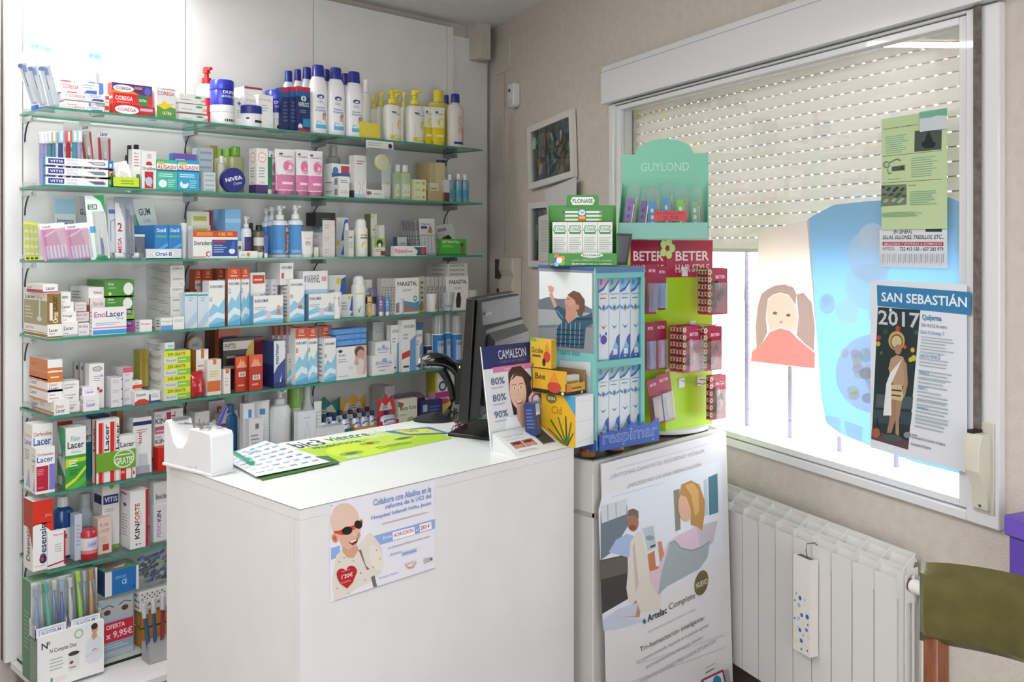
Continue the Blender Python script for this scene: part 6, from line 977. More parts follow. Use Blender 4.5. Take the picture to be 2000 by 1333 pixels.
def traybr(desc, x0, x1, yt, yb, b, cols, nm):
    p = spot(x0, x1, yt, b); zb_ = S0.hit(x0, yb, p.Y)[1]; h = p.zt - zb_
    t = thing('toothbrush_tray', (p.x, p.Y, zb_), 0, lab(desc), 'tray', 'white toothbrush trays'); D = .055
    m = MB(); m.box((0, 0, 0), (p.w, .002, h), '#e2e2e6'); m.box((0, 0, 0), (.002, D, h * 1.3), '#d4d4da'); m.box((p.w - .002, 0, 0), (p.w, D, h * 1.3), '#d4d4da'); m.box((0, D - .002, 0), (p.w, D, h * 1.6), '#d4d4da'); m.box((0, 0, 0), (p.w, D, .002), '#d4d4da')
    front(m, p.w, h).draw([('r', .12, .15, .88, .8, '#6f86b4'), ('r', .135, .2, .865, .75, '#e4e6ea'), ('t', 'ELGYDIUM', .2, .32, .8, .64, '#5a6c9c', 1)]); m.build('tray_body', t)
    for i, (c, hc, hh) in enumerate(cols):
        u = thing('toothbrush', (p.x + p.w * (i + .5) / len(cols), p.Y + .014 + .018 * (i % 2), zb_ + .003), 0, lab('%s handled toothbrush in clear wrap, %s tray' % (('pale blue', 'clear white', 'mint green', 'dusty blue', 'milky', 'dark blue', 'frosted clear', 'neon lime', 'grey', 'amber orange', 'smoky violet')[['#8a9ccc', '#c8d0c4', '#3fb89c', '#6a84c0', '#d4d8cc', '#3c50a4', '#c0c8bc', '#a0dc20', '#a8a098', '#d88a24', '#6c5a80'].index(c)], nm)), 'toothbrush', 'wrapped toothbrushes', rot=(-.1, .05 * math.sin(i * 2.3), 0))
        m = MB(); m.tube([(0, 0, 0), (0, 0, .05 * hh / .2), (0, -.004, .09 * hh / .2), (0, 0, hh * .7), (0, 0, hh)], [.0055, .007, .0075, .004, .004], M(c, .15, 0, .4), n=8); m.build('handle', u)
        m = MB(); m.box((-.007, -.011, hh * .80), (.007, .003, hh), M(hc, .4)); m.build('brush_head', u, bevel=.003)
        m = MB(); m.box((-.011, -.013, .0), (.011, .007, hh * 1.03), CLEAR); m.build('wrapper', u)
traybr('white cardboard tray of wrapped toothbrushes at the left edge', 69, 131, 1231, 1252, -.055, [('#8a9ccc', '#a4acc8', .155), ('#c8d0c4', '#dcd8c4', .16), ('#3fb89c', '#48b09c', .165), ('#6a84c0', '#d8dccc', .16), ('#3c50a4', '#a8b4d4', .155)], 'left')
traybr('white cardboard tray of neon and amber toothbrushes', 137, 197, 1213, 1232, -.045, [('#d4d8cc', '#d8d8d0', .16), ('#c0c8bc', '#c8ccc4', .17), ('#a0dc20', '#b4e428', .175), ('#a8a098', '#d8d8d4', .165), ('#d88a24', '#c8922c', .17), ('#6c5a80', '#7c7490', .165)], 'right')
B('blue and green examination glove box perched on the offer board', 205, 271, 1120, .02, [('r', .2, 0, .92, 1, '#1f6cb0'), ('r', .92, 0, 1, 1, '#dcdcdc'), ('t', 'CE', .5, .36, .64, .56, '#d4e0ec', 1), ('l', .3, .62, .7, .75, 2, '#7ab0d8'), ('p', [(.8, .1), (.88, .1), (.86, .3)], '#14407c')], [('r', 0, 0, .8, 1, '#1f4478')], xs=181, col='#dcdcdc', zb=S0.hit(205, 1168, YF + .02)[1], D=.09, lcol='#1f4478', top='#5f9a78', tops=[('p', [(.1, .2), (.5, .1), (.9, .5), (.6, .9), (.2, .7)], '#8a6a70'), ('p', [(.3, .3), (.6, .2), (.8, .5)], '#d8c8c0')])
m_ = spot(192, 261, 1172, .05)
B('sunglasses offer board with a pair of eyes and a large price', 192, 260, 1178, .03, [('r', 0, 0, 1, 1, '#8ea2b4'), ('r', 0, .62, 1, 1, '#a8b4bc'), ('e', .25, .78, .2, .06, '#c8a898'), ('e', .25, .78, .1, .045, '#3a4048'), ('e', .76, .8, .2, .06, '#c8a898'), ('e', .76, .8, .1, .045, '#3a4048'), ('s', [(.05, .86), (.3, .9), (.44, .85)], .003, '#4a3c38'), ('s', [(.58, .87), (.75, .92), (.95, .88)], .003, '#4a3c38'), ('r', 0, .26, 1, .6, '#c8203c'), ('t', 'OFERTA', .22, .48, .76, .56, '#f0e0e4', 1), ('t', '2 x 9,95€', .04, .3, .98, .44, '#f0e4e8', 1), ('l', .1, .14, .9, .22, 2, '#c0ccd8'), ('r', 0, 0, 1, .1, '#b0b8c0')], D=.01, cat='offer board', name='offer_board')
m = MB(); p = spot(271, 330, 1085, .02); w1, h1 = .13, S0.hit(271, 1085, YF + .02)[1] - S0.hit(271, 1152, YF + .02)[1]
zz = S0.hit(271, 1152, YF + .02)[1]
t = thing('pacifier_display', (p.x, p.Y, zz), 0, lab('clear case packed with dark blue interdental brushes'), 'display case')
m = MB(); m.box((0, 0, 0), (w1, .09, h1), CLEAR); m.build('case', t)
m = MB(); rn_ = random.Random(4)
for i in range(60):
    x, z = rn_.uniform(.004, w1 - .02), rn_.uniform(.003, h1 - .02); a = rn_.uniform(-.6, .6); c = rn_.choice(['#2c4a88', '#34567c', '#8098a4', '#26303c', '#4a74a8', '#5a7478'])
    y = rn_.uniform(.004, .03); m.prism([(x, z), (x + .016, z + .004 + .01 * a), (x + .018, z + .012 + .01 * a), (x + .002, z + .009)], y, y + .008, c)
o = m.build('brush_jumble', t); o['kind'] = 'stuff'; t.name = 'brush_case'
B('white box with black spots and the word PASTA', 273, 330, 1160, .015, [('r', 0, 0, 1, 1, '#d6d6d2')] + [('e', .08 + .17 * (i % 6) + (.08 if i // 6 % 2 else 0), .62 + .13 * (i // 6), .03, .035, '#26262a', .6) for i in range(17)] + [('t', 'PASTA', .18, .2, .7, .42, '#33333a', 1), ('l', .2, .04, .8, .12, 1, '#7a7a7a')], D=.09, zb=S0.hit(273, 1197, YF + .015)[1], xs=262, lops=[('e', .2 + .3 * (i % 3), .2 + .3 * (i // 3), .1, .07, '#33333a', .5) for i in range(8)])
for i, (y, yb_) in enumerate([(1199, 1228), (1232, 1264)]):
    B('amber brown carton with a white code panel, %s one' % ('upper', 'lower')[i], 276, 330, y, .025, [('r', 0, 0, 1, 1, '#a8702c')], [('r', .25, .2, .8, .85, '#b88a54'), ('l', .35, .3, .7, .8, 5, '#8c6030')], xs=262, col='#a8702c', lcol='#9c6424', zb=S0.hit(276, yb_, YF + .025)[1] if i == 0 else 0.0012, D=.08, group='amber brown cartons')
p = spot(292, 345, 1262, -.10); t = thing('brush_tub', (p.x, p.Y, -.0085), 0, lab('clear tub of blue and red capped toothbrushes at the counter edge'), 'tub')
m = MB(); m.box((0, 0, 0), (.085, .06, .062), thin('tub_plastic', '#e4e8e8', .1, .15, .45, '#e0e2e2')); m.build('tub', t)
for i, (c, x, hh) in enumerate([('#39506c', .008, .20), ('#2c6090', .02, .205), ('#2a4c7c', .031, .21), ('#3a6ea0', .040, .20), ('#8c2c3c', .052, .215), ('#a03444', .064, .20), ('#7c3040', .074, .21)]):
    u = thing('toothbrush', (p.x + x, p.Y + .02 + .02 * (i % 2), -.006), 0, lab('%s toothbrush with a clear cap standing in the clear tub' % ['slate', 'azure', 'navy', 'sky blue', 'wine red', 'cherry red', 'plum'][i]), 'toothbrush', 'capped toothbrushes in the tub', rot=(-.05, .03 * (i - 3), 0))
    m = MB(); m.tube([(0, 0, 0), (0, 0, hh * .4), (0, 0, hh * .75)], [.004, .0055, .004], M(c, .2, 0, .3), n=8); m.build('handle', u)
    m = MB(); m.box((-.006, -.006, hh * .75), (.006, .006, hh), M('#c8c8c8', .3)); m.build('cap', u, bevel=.002)
# ================================================================== flat printed sheets measured from the picture of each sheet
SH[1] = ''
class Sheet:
    """printed sheet on an upright plane; helper turns picture points of the print into sheet coordinates"""
    def __init__(s, fr, y, x0, z0, x1, z1): s.fr, s.y, s.x0, s.z0, s.w, s.h = fr, y, x0, z0, x1 - x0, z1 - z0
    def uv(s, px, py): x, z = s.fr.hit(px, py, s.y); return ((x - s.x0) / s.w, (z - s.z0) / s.h)
    def ops(s, L):
        out = []
        for o in L:
            k = o[0]
            if k == 'T' or k == 'TI':
                _, t, x0, y0, x1, y1, c = o[:7]; a, b = s.uv(x0, y0); c1, d = s.uv(x1, y1)
                out.append((('ti' if k == 'TI' else 't'), t, a, b, c1, d, c) + tuple(o[7:]))
            elif k == 'H':
                _, t, x0, y0, x1, cp_, c = o[:7]; a, b = s.uv(x0, y0); out.append(('t', t, a, b, s.uv(x1, y0)[0], s.uv(x0, y0 - cp_)[1], c) + tuple(o[7:]))
            elif k == 'P': out.append(('p', [s.uv(*q) for q in o[1]], o[2]))
            elif k == 'E':
                cx, cy, rx, ry, c = o[1:6]; a = o[6] if len(o) > 6 else 0; pts = []
                for i in range(22):
                    t = i * math.pi / 11; x, y = rx * math.cos(t), ry * math.sin(t)
                    pts.append(s.uv(cx + x * math.cos(a) - y * math.sin(a), cy + x * math.sin(a) + y * math.cos(a)))
                out.append(('p', pts, c))
            elif k == 'S': out.append(('s', [s.uv(*q) for q in o[1]], o[2], o[3]))
            elif k == 'L':
                x0, y0, x1, y1, n, c = o[1:7]; a, b = s.uv(x0, y0); c1, d = s.uv(x1, y1); out.append(('l', a, b, c1, d, n, c))
            else: out.append(o)
        return out
def sheet(name, S, base, L, label, cat='poster', th=.0006, parent=None, trans=None, outline=None):
    m = MB(); mm = trans or base
    if outline: m.prism([(u * S.w, v * S.h) for u, v in [S.uv(*q) for q in outline]], -th, 0, mm if not isinstance(mm, str) else M(mm, .45), 'y')
    else: m.box((0, -th, 0), (S.w, 0, S.h), mm if not isinstance(mm, str) else M(mm, .45))
    front(m, S.w, S.h, 0, -th, 0).draw(S.ops(L))
    return m.build(name, parent, S.fr.world(S.x0, S.y, S.z0), S.fr.rz, label=label, cat=cat, smooth=False)
# ---- charity poster on the counter front
cfy = CTY0 - .0008
x0, zt = S0.hit(644, 985, cfy); x1, zb = S0.hit(849, 1111, cfy)
UC = Sheet(S0, cfy, x0, zb, x1, zt)
bl_ = '#8fa8dc'
sheet('charity_poster', UC, '#e4e2ea', [
 ('P', [(646, 1071), (664, 1066), (664, 1088), (646, 1094)], bl_), ('P', [(728, 1048), (849, 1014), (849, 1033), (742, 1065)], bl_),
 ('P', [(656, 1086), (668, 1074), (696, 1068), (722, 1040), (733, 1052), (745, 1068), (749, 1100), (744, 1120), (726, 1135), (700, 1148), (690, 1156), (653, 1174), (648, 1134)], '#dcd4c8'),
 ('E', 734, 1090, 12, 26, '#e2dccf', -.3), ('P', [(700, 1075), (705, 1074), (714, 1105), (722, 1112), (716, 1114)], '#7a7068'), ('P', [(724, 1128), (731, 1124), (736, 1146), (729, 1148)], '#6a6864'),
 ] + [('E', x, y, 1.6, 1.6, c) for x, y, c in [(662, 1098, '#c8905a'), (672, 1090, '#a8b48c'), (690, 1096, '#c8a06a'), (704, 1120, '#b07a5a'), (735, 1075, '#c8905a'), (742, 1092, '#a8a07c'), (658, 1150, '#c09070'), (680, 1160, '#a8b48c'), (728, 1108, '#c8906a'), (712, 1133, '#b0a080')]] + [
 ('P', [(668, 1066), (694, 1060), (700, 1074), (690, 1090), (678, 1090), (668, 1078)], '#cf9f84'), ('E', 673, 1019, 28.5, 36, '#e0c0b0', -.05), ('P', [(658, 1046), (704, 1030), (702, 1050), (694, 1066), (680, 1074), (666, 1066)], '#dcae98'), ('E', 653, 1052, 6, 9, '#d48a6c', -.3), ('E', 653, 1052, 3, 5, '#b8603c', -.3),
 ('P', [(651, 1038), (660, 1037), (690, 1026), (706, 1014), (708, 1022), (692, 1034), (668, 1046), (652, 1042)], '#c8482c'), ('E', 677, 1037, 10.5, 8, '#17120f', -.35), ('E', 699, 1025, 7.5, 8.5, '#17120f', -.5), ('E', 691, 1044, 3, 4, '#e4bfae'), ('P', [(680, 1060), (698, 1050), (697, 1060), (688, 1066)], '#7a2c24'), ('P', [(682, 1059), (696, 1052), (695, 1056), (686, 1061)], '#efe8e0'), ('E', 700, 1046, 3, 5, '#d88a7c'),
 ('E', 667, 1122, 10.5, 11, '#b41c24', -.3), ('E', 686, 1116, 10, 11, '#b41c24', -.3), ('P', [(657, 1127), (663, 1140), (677, 1150), (688, 1138), (696, 1118)], '#b41c24'), ('T', "1'20€", 666, 1132, 688, 1117, '#f0dcdc', 1), ('L', 664, 1142, 688, 1130, 2, '#d88a8c'), ('L', 666, 1119, 684, 1110, 1, '#d88a8c'),
 ('T', 'Colabora con Aladina en la', 728, 989, 841, 949, '#7a90cc', 1), ('T', 'reforma de la UCI del', 752, 995, 841, 964, '#7a90cc', 1), ('T', 'Hospital Infantil Niño Jesús', 724, 1018, 841, 979, '#7a90cc', 1),
 ('L', 745, 1026, 841, 997, 3, '#a8a8b0'), ('T', 'Envía', 747, 1054, 764, 1044, '#e8ecf6', 1), ('P', [(765, 1040), (808, 1029), (809, 1044), (766, 1056)], '#f0eef2'), ('T', 'ACHUCHON', 768, 1050, 806, 1032, '#c03a44', 1), ('T', 'al', 811, 1038, 816, 1032, '#e8ecf6', 1), ('P', [(818, 1025), (841, 1019), (842, 1033), (819, 1040)], '#f0eef2'), ('T', '28014*', 820, 1036, 840, 1022, '#c03a44', 1),
 ('T', 'Los farmacéuticos de Madrid ya nos hemos sumado', 757, 1074, 838, 1046, '#3a3a44'), ('L', 757, 1088, 840, 1062, 3, '#b8b8c4'), ('TI', 'Achuchon', 760, 1086, 784, 1074, '#8a9ccc'), ('P', [(784, 1081), (812, 1073), (812, 1078), (784, 1086)], bl_),
 ('S', [(790, 1102), (797, 1110), (806, 1108), (811, 1096)], .004, '#dca48c'), ('T', 'uci', 795, 1104, 806, 1094, '#a8a0b0'), ('E', 829, 1096, 3, 6, '#b8b8bc'), ('T', 'COFM', 832, 1099, 843, 1088, '#6a6a70', 1), ('TI', 'Fundación Aladina', 738, 1132, 776, 1116, '#8a9ccc'), ('S', [(653, 1174), (848, 1110)], .0012, '#a4a4aa'), ('E', 646, 988, 1.2, 1.4, '#9a9aa0')],
 'charity poster of a bald child in orange sunglasses on the counter front')
# ---- leaning eye-drop poster
ay_ = 1.563
x0, zt = S0.hit(1174, 907, ay_); x1, _ = S0.hit(1417, 850, ay_)
AR = Sheet(S0, 1.552, x0, FLOOR, x1, zt)
m = MB(); m.box((0, -.004, 0), (AR.w, 0, AR.h), M('#e2e0e2', .3, 0, .3))
photo_ = [('P', [(1172, 1000), (1180, 970), (1400, 905), (1412, 900), (1412, 1080), (1340, 1130), (1250, 1190), (1175, 1213)], '#dfe3ea'), ('P', [(1176, 1000), (1228, 988), (1228, 1030), (1196, 1080), (1174, 1096)], '#6a7884'), ('P', [(1176, 990), (1228, 976), (1226, 1006), (1178, 1024)], '#cfd4d8'), ('S', [(1190, 1022), (1190, 988)], .003, '#8a949c'), ('S', [(1206, 1018), (1206, 984)], .003, '#8a949c'),
 ('P', [(1318, 960), (1330, 956), (1330, 1035), (1320, 1040)], '#8c8478'), ('P', [(1377, 940), (1384, 936), (1384, 1006), (1377, 1010)], '#b8c8cc'), ('P', [(1386, 934), (1404, 926), (1404, 1002), (1386, 1008)], '#4f7c8c'), ('P', [(1172, 1096), (1226, 1084), (1226, 1170), (1174, 1200)], '#3a3836'), ('P', [(1172, 1098), (1226, 1086), (1226, 1120), (1172, 1134)], '#5f594f'),
 ('P', [(1190, 1080), (1204, 1056), (1226, 1044), (1242, 1050), (1240, 1094), (1226, 1090)], '#a8b8dc'), ('E', 1238, 1022, 11, 18, '#a87058'), ('P', [(1227, 1012), (1230, 998), (1240, 995), (1249, 1000), (1249, 1016), (1243, 1008), (1230, 1010)], '#6c6258'), ('E', 1237, 1032, 7, 5, '#8c4c40'),
 ('P', [(1232, 1060), (1246, 1040), (1258, 1042), (1264, 1100), (1292, 1150), (1286, 1190), (1250, 1196), (1240, 1176), (1226, 1178), (1222, 1150)], '#ddd6ca'), ('P', [(1236, 1070), (1240, 1060), (1246, 1140), (1240, 1160)], '#c4bbae'), ('P', [(1206, 1206), (1226, 1190), (1240, 1172), (1248, 1196), (1246, 1206)], '#c08a74'), ('P', [(1174, 1213), (1206, 1190), (1244, 1178), (1238, 1204), (1206, 1206), (1260, 1212), (1200, 1230), (1176, 1232)], '#c4ccdc'),
 ('P', [(1264, 1080), (1278, 1076), (1280, 1106), (1296, 1112), (1292, 1122), (1268, 1118)], '#c07a54'), ('P', [(1284, 1060), (1292, 1058), (1298, 1090), (1298, 1110), (1288, 1096)], '#cf8a68'), ('P', [(1252, 1030), (1280, 1022), (1286, 1072), (1262, 1086)], '#dfe0e4'), ('P', [(1256, 1034), (1277, 1028), (1282, 1070), (1265, 1078)], '#b8c4cc'), ('E', 1270, 1052, 8, 5, '#8a9aa4'), ('P', [(1270, 1068), (1280, 1064), (1280, 1068), (1271, 1072)], '#3a4048'),
 ('P', [(1266, 1118), (1284, 1112), (1306, 1060), (1320, 1050), (1360, 1030), (1368, 1036), (1366, 1090), (1300, 1140), (1282, 1160), (1270, 1140)], '#dcc0d0'), ('P', [(1360, 1030), (1402, 1018), (1392, 1060), (1368, 1080)], '#c4bcc4'),
 ('P', [(1308, 1062), (1318, 1058), (1330, 1072), (1350, 1076), (1368, 1070), (1386, 1058), (1380, 1090), (1364, 1112), (1300, 1146), (1282, 1164), (1290, 1120)], '#a0acb0'), ('S', [(1308, 1062), (1318, 1058), (1330, 1072), (1350, 1076), (1368, 1070), (1386, 1058)], .003, '#7c888c'),
 ('E', 1340, 990, 14, 30, '#dcae94'), ('P', [(1330, 968), (1334, 948), (1352, 940), (1368, 948), (1378, 980), (1376, 1010), (1371, 1038), (1362, 1030), (1350, 1026), (1350, 996), (1342, 972)], '#b88a4c'), ('P', [(1340, 950), (1356, 944), (1366, 960), (1366, 1000), (1358, 1010), (1352, 970)], '#d4a868')]
front(m, AR.w, AR.h, 0, -.004, 0).draw(AR.ops(photo_ + [
 ('H', '¿SÍNTOMAS DIARIOS DE SEQUEDAD OCULAR', 1195, 940, 1380, 12, '#b0acb4'), ('H', '¿NECESIDAD DE UNA HIDRATACIÓN', 1229, 957, 1372, 11, '#a8a4ac'), ('S', [(1206, 918), (1390, 868)], .001, '#b8b8bc'), ('S', [(1196, 973), (1300, 944)], .001, '#b8b8bc'),
 ('E', 1367, 1139, 12.5, 25, '#6a5c3c', .25), ('H', 'NUEVO', 1356, 1151, 1379, 11, '#dcd4bc', 1),
 ('H', 'Artelac', 1261, 1216, 1299, 14, '#2c2c34', 1), ('H', 'Complete', 1303, 1196, 1354, 16, '#6a5248'), ('E', 1255, 1214, 3, 5, '#2c6c9c'), ('H', 'Ácido Hialurónico y Glicerol + Carbómero + Lípidos', 1261, 1238, 1354, 6, '#a09ca4'), ('H', 'Tri-humectación inteligente:', 1245, 1277, 1371, 13, '#5f4438'), ('H', 'La solución avanzada, inspirada en la película lagrimal', 1238, 1298, 1378, 9, '#9a969e'), ('H', 'que proporciona una hidratación duradera', 1255, 1308, 1367, 9, '#9a969e'),
 ('H', 'SOLUCIÓN DE CALIDAD PARA CADA SITUACIÓN', 1225, 1345, 1391, 10, '#a4a0a8'), ('S', [(1240, 1296), (1408, 1240)], .001, '#a8a8ac'), ('S', [(1190, 1345), (1408, 1264)], .001, '#a8a8ac'),
 ('L', 1370, 1304, 1394, 1292, 1, '#a04a5c'), ('L', 1370, 1312, 1394, 1302, 1, '#4a4a54'), ('P', [(1360, 1340), (1362, 1326), (1404, 1306), (1412, 1345)], '#a03050'), ('P', [(1364, 1340), (1366, 1328), (1402, 1311), (1408, 1345)], '#dfe4ea'), ('E', 1392, 1328, 8, 10, '#2c86b4'), ('P', [(1406, 1308), (1414, 1306), (1420, 1345), (1410, 1345)], '#a8a8ac')]))
m.build('advertising_board', None, (AR.x0, 1.535, FLOOR + .001), rot=(-.031, 0, 0), label='leaning eye-drop advertising board with a couple on a sofa', cat='board', smooth=False)
# ---- sheets on the window
PY_ = -.002
def wsheet(name, y, pts, base, L, label, trans=0, outline=None, cat='poster', th=.0005):
    a = [WF.hit(*q, y) for q in pts]; S = Sheet(WF, y, min(q[0] for q in a), min(q[1] for q in a), max(q[0] for q in a), max(q[1] for q in a))
    if trans:
        def tr_(c):
            k = (name, c)
            if k not in MATS:
                mx = (.8 if 'blue' in name else .25) if trans > .5 else .1; h_ = c.lstrip('#'); c2 = '#' + ''.join('%02x' % int(int(h_[i:i + 2], 16) * (1 - mx) + 255 * mx) for i in (0, 2, 4)); MATS[k] = papery('ink_' + h_, c2, trans)
            return MATS[k]
        L = [tuple(tr_(q) if isinstance(q, str) and q.startswith('#') else q for q in o) for o in L]
    sheet(name, S, base, L, label, cat, th, trans=papery('paper_' + name, base, trans) if trans else None, outline=outline)
    return S
seba = [('P', [(1713, 557), (1897, 571), (1896, 616), (1714, 598)], '#2f7cb0'), ('T', 'SAN SEBASTIÁN', 1722, 589, 1889, 576, '#eef2f4', 1), ('P', [(1715, 600), (1798, 606), (1774, 879), (1703, 857)], '#202c30')]
seba += [('P', [(1712, 770), (1784, 776), (1782, 800), (1710, 796)], '#47575e'), ('P', [(1708, 800), (1782, 806), (1779, 830), (1706, 826)], '#33454c'), ('P', [(1703, 840), (1776, 862), (1774, 879), (1702, 858)], '#5c4044'), ('T', '2017', 1716, 634, 1797, 612, '#c4ccd4', 1)]
seba += [('E', x, y, r, r * 1.2, c) for x, y, r, c in [(1717, 660, 4, '#b83a34'), (1716, 672, 4, '#b8b034'), (1754, 642, 4.5, '#b04030'), (1783, 684, 4, '#c4b040'), (1785, 700, 5, '#c4b83c'), (1779, 703, 4, '#c4b83c'), (1768, 678, 3.5, '#c0502c'), (1740, 606, 3, '#d8d8d8'), (1722, 690, 3, '#3a6a48'), (1790, 650, 4, '#3a5a44'), (1730, 648, 5, '#2c4c38')]]
seba += [('E', 1752, 666, 16, 19, '#c0a060'), ('E', 1752, 668, 12, 15, '#5c4c34'), ('E', 1752, 668, 10, 12, '#ccb890'), ('E', 1755, 683, 7, 10, '#a87c60'), ('P', [(1741, 700), (1752, 694), (1764, 697), (1771, 712), (1770, 745), (1764, 755), (1746, 756), (1736, 720)], '#b49478'), ('P', [(1764, 700), (1772, 712), (1774, 750), (1768, 776), (1763, 770), (1767, 740)], '#a8876c'),
 ('P', [(1741, 752), (1762, 752), (1766, 776), (1760, 790), (1742, 780)], '#cdb98c'), ('S', [(1742, 762), (1762, 764)], .004, '#4a3a2c'), ('S', [(1742, 772), (1760, 774)], .004, '#4a3a2c'), ('P', [(1742, 780), (1752, 782), (1750, 820), (1742, 846), (1733, 846), (1738, 820)], '#a07a60'), ('P', [(1752, 782), (1763, 784), (1757, 820), (1757, 852), (1750, 848), (1750, 820)], '#a88468'),
 ('P', [(1768, 696), (1762, 704), (1742, 750), (1742, 812), (1726, 812), (1732, 750), (1740, 728)], '#e6e4e4'), ('E', 1744, 856, 20, 7, '#4c5458', .15), ('E', 1712, 846, 8, 10, '#a05a40'), ('P', [(1708, 826), (1714, 816), (1716, 836), (1708, 838)], '#26262a'), ('E', 1773, 850, 7, 6, '#8a8a94')]
seba += [('T', 'Quijorna', 1802, 628, 1840, 617, '#2f86b8', 1), ('T', 'Del 14 al 22 de enero', 1801, 638, 1850, 636, '#4a4a50'), ]
seba += [('L', 1800 - i * 1.5, y + 10, 1866 - i * 1.5, y, 3, '#aeb8be') for i, y in enumerate((662, 680, 706, 730, 746, 772, 790, 812, 826))]
seba += [('T', t, 1799 - i * 1.6, y, 1799 - i * 1.6 + w_, y - 5, '#3f8cb8') for i, (t, y, w_) in enumerate([('Sábado 14 y Domingo 15', 654, 46), ('Lunes 16 a Viernes 20', 698, 40), ('Viernes 20', 730, 20), ('Sábado 21', 760, 18), ('Domingo 22', 800, 22)])]
seba += [('T', 'Hermandad de San Sebastián de Quijorna', 1782, 858, 1848, 866, '#33333a'), ('T', 'Ayuntamiento de Quijorna', 1780, 871, 1820, 873, '#33333a'), ('L', 1782, 852, 1796, 849, 1, '#8a8a90')]
x0, zt = WF.hit(1712, 548, -.024); x1, zb = WF.hit(1883, 922, -.024)
SB = Sheet(WF, -.024, x0 - .02, zb, x0 - .02 + .30, zt); sheet('festival_poster', SB, '#e4e6ee', seba, 'festival poster with a blue heading and a statue, taped on the window', trans=None)
flyer = [('T', 'RASTRONET SISTEMAS SL.', 1727, 254, 1793, 242, '#2f4434', 1), ('L', 1730, 302, 1776, 260, 9, '#8ab08c'), ('P', [(1787, 256), (1840, 254), (1839, 292), (1786, 297)], '#47524a'), ('P', [(1806, 290), (1808, 268), (1814, 256), (1820, 268), (1826, 288)], '#232a26'), ('E', 1814, 282, 14, 8, '#232a26'), ('S', [(1723, 306), (1841, 294)], .0012, '#4a5c4c'), ('S', [(1722, 358), (1841, 350)], .0012, '#4a5c4c'), ('L', 1780, 348, 1834, 302, 9, '#8ab08c'),
 ('E', 1732, 322, 7, 7, '#7a8c78'), ('E', 1732, 322, 4, 4, '#b8cca4'), ('P', [(1742, 326), (1768, 322), (1768, 333), (1742, 335)], '#5a6a58'), ('T', 'CUB', 1745, 333, 1766, 325, '#1f2a22', 1), ('S', [(1738, 318), (1752, 311), (1760, 314)], .004, '#6c7c6a'), ('S', [(1734, 330), (1736, 340), (1742, 338)], .003, '#6c7c6a'), ('T', 'Gestion iCloud', 1736, 352, 1758, 348, '#3a4a3c'),
 ('P', [(1722, 362), (1771, 360), (1771, 400), (1721, 404)], '#6f7a66')] + [('E', 1726 + (i * 37) % 42, 366 + (i * 23) % 34, 3 + i % 3, 2, ('#2c332c', '#a8b494', '#454e42')[i % 3]) for i in range(22)] + [('T', 'Servicios', 1776, 364, 1790, 360, '#4a5c4c', 1), ('L', 1778, 402, 1830, 370, 7, '#8ab08c'), ('L', 1724, 425, 1806, 412, 4, '#7a9c7c')]
wsheet('flyer', -.010, [(1722, 233), (1850, 447)], '#cbdfae', flyer, 'pale green computer service flyer taped high on the window', .12)
wsheet('note_card', -.014, [(1797, 258), (1850, 212)], '#dfe6ea', [('P', [(1796, 232), (1796, 219), (1850, 211), (1850, 226), (1830, 226), (1815, 230)], '#7cbca0'), ('L', 1800, 240, 1830, 236, 1, '#c8ccd0')], 'small white card with a green wash at the flyer corner', .2, cat='card')
en = [('T', 'EN GENERAL', 1746, 457, 1782, 448, '#2a2a30', 1), ('P', [(1808, 447), (1840, 447), (1840, 453), (1808, 453)], '#2c3a3c'), ('TI', 'SILLAS, SILLONES, TRESILLOS, ETC...', 1724, 469, 1844, 459, '#2a2a30', 1), ('P', [(1724, 473), (1843, 473), (1843, 481), (1724, 480)], '#b83440'), ('TI', 'RECOGIDA Y ENTREGA A DOMICILIO', 1727, 479, 1840, 474, '#f0d8dc', 1), ('T', 'AVISOS:', 1724, 489, 1748, 482, '#2a2a30'), ('T', '722 413 150 - 637 283 979', 1758, 490, 1843, 483, '#2a2a30', 1)]
for i in range(12): en += [('S', [(1720 + i * 10.6, 497), (1720 + i * 10.6, 519)], .0006, '#9a9aa0'), ('S', [(1724 + i * 10.6, 496), (1723.5 + i * 10.6, 515)], .0012, '#5a5a60'), ('S', [(1727.5 + i * 10.6, 496), (1727 + i * 10.6, 513)], .0012, '#5a5a60')]
wsheet('notice', -.006, [(1718, 521), (1850, 446)], '#eceef2', en, 'white furniture collection notice with tear-off strips under the green flyer', .2)
blue = [('E', 1700, 500, 46, 52, '#a9cfe6'), ('E', 1704, 460, 26, 24, '#c0dff0'), ('E', 1696, 560, 44, 46, '#b0d2e8'), ('E', 1655, 610, 22, 24, '#cbe6f4'), ('E', 1712, 612, 16, 22, '#cbe6f4'), ('E', 1616, 594, 16, 20, '#8cb4cc'), ('E', 1616, 590, 10, 12, '#a8d2ec'), ('E', 1710, 730, 78, 78, '#8fa4d8'), ('E', 1710, 730, 75, 75, '#bfe0f0')]
blue += [('E', 1650 + (i * 29) % 60, 690 + (i * 41) % 92, 8 + (i * 3) % 5, 9 + (i * 5) % 5, ('#e0b8c4', '#b8d890', '#8fb0e4', '#b094c8', '#dce8b0', '#c8a0a0')[i % 6]) for i in range(14)] + [('E', 1692, 694, 13, 14, '#7c94b8'), ('E', 1687, 689, 4, 5, '#d8eaf4'), ('E', 1698, 689, 4, 5, '#d8eaf4'), ('E', 1692, 730, 13, 12, '#5c6074'), ('E', 1696, 778, 12, 10, '#56607c'), ('P', [(1602, 810), (1640, 816), (1646, 856), (1620, 846)], '#93b4d0'), ('P', [(1650, 822), (1686, 834), (1684, 862), (1656, 862)], '#7c9cc8'), ('P', [(1700, 840), (1744, 856), (1740, 886), (1702, 874)], '#86aed4')]
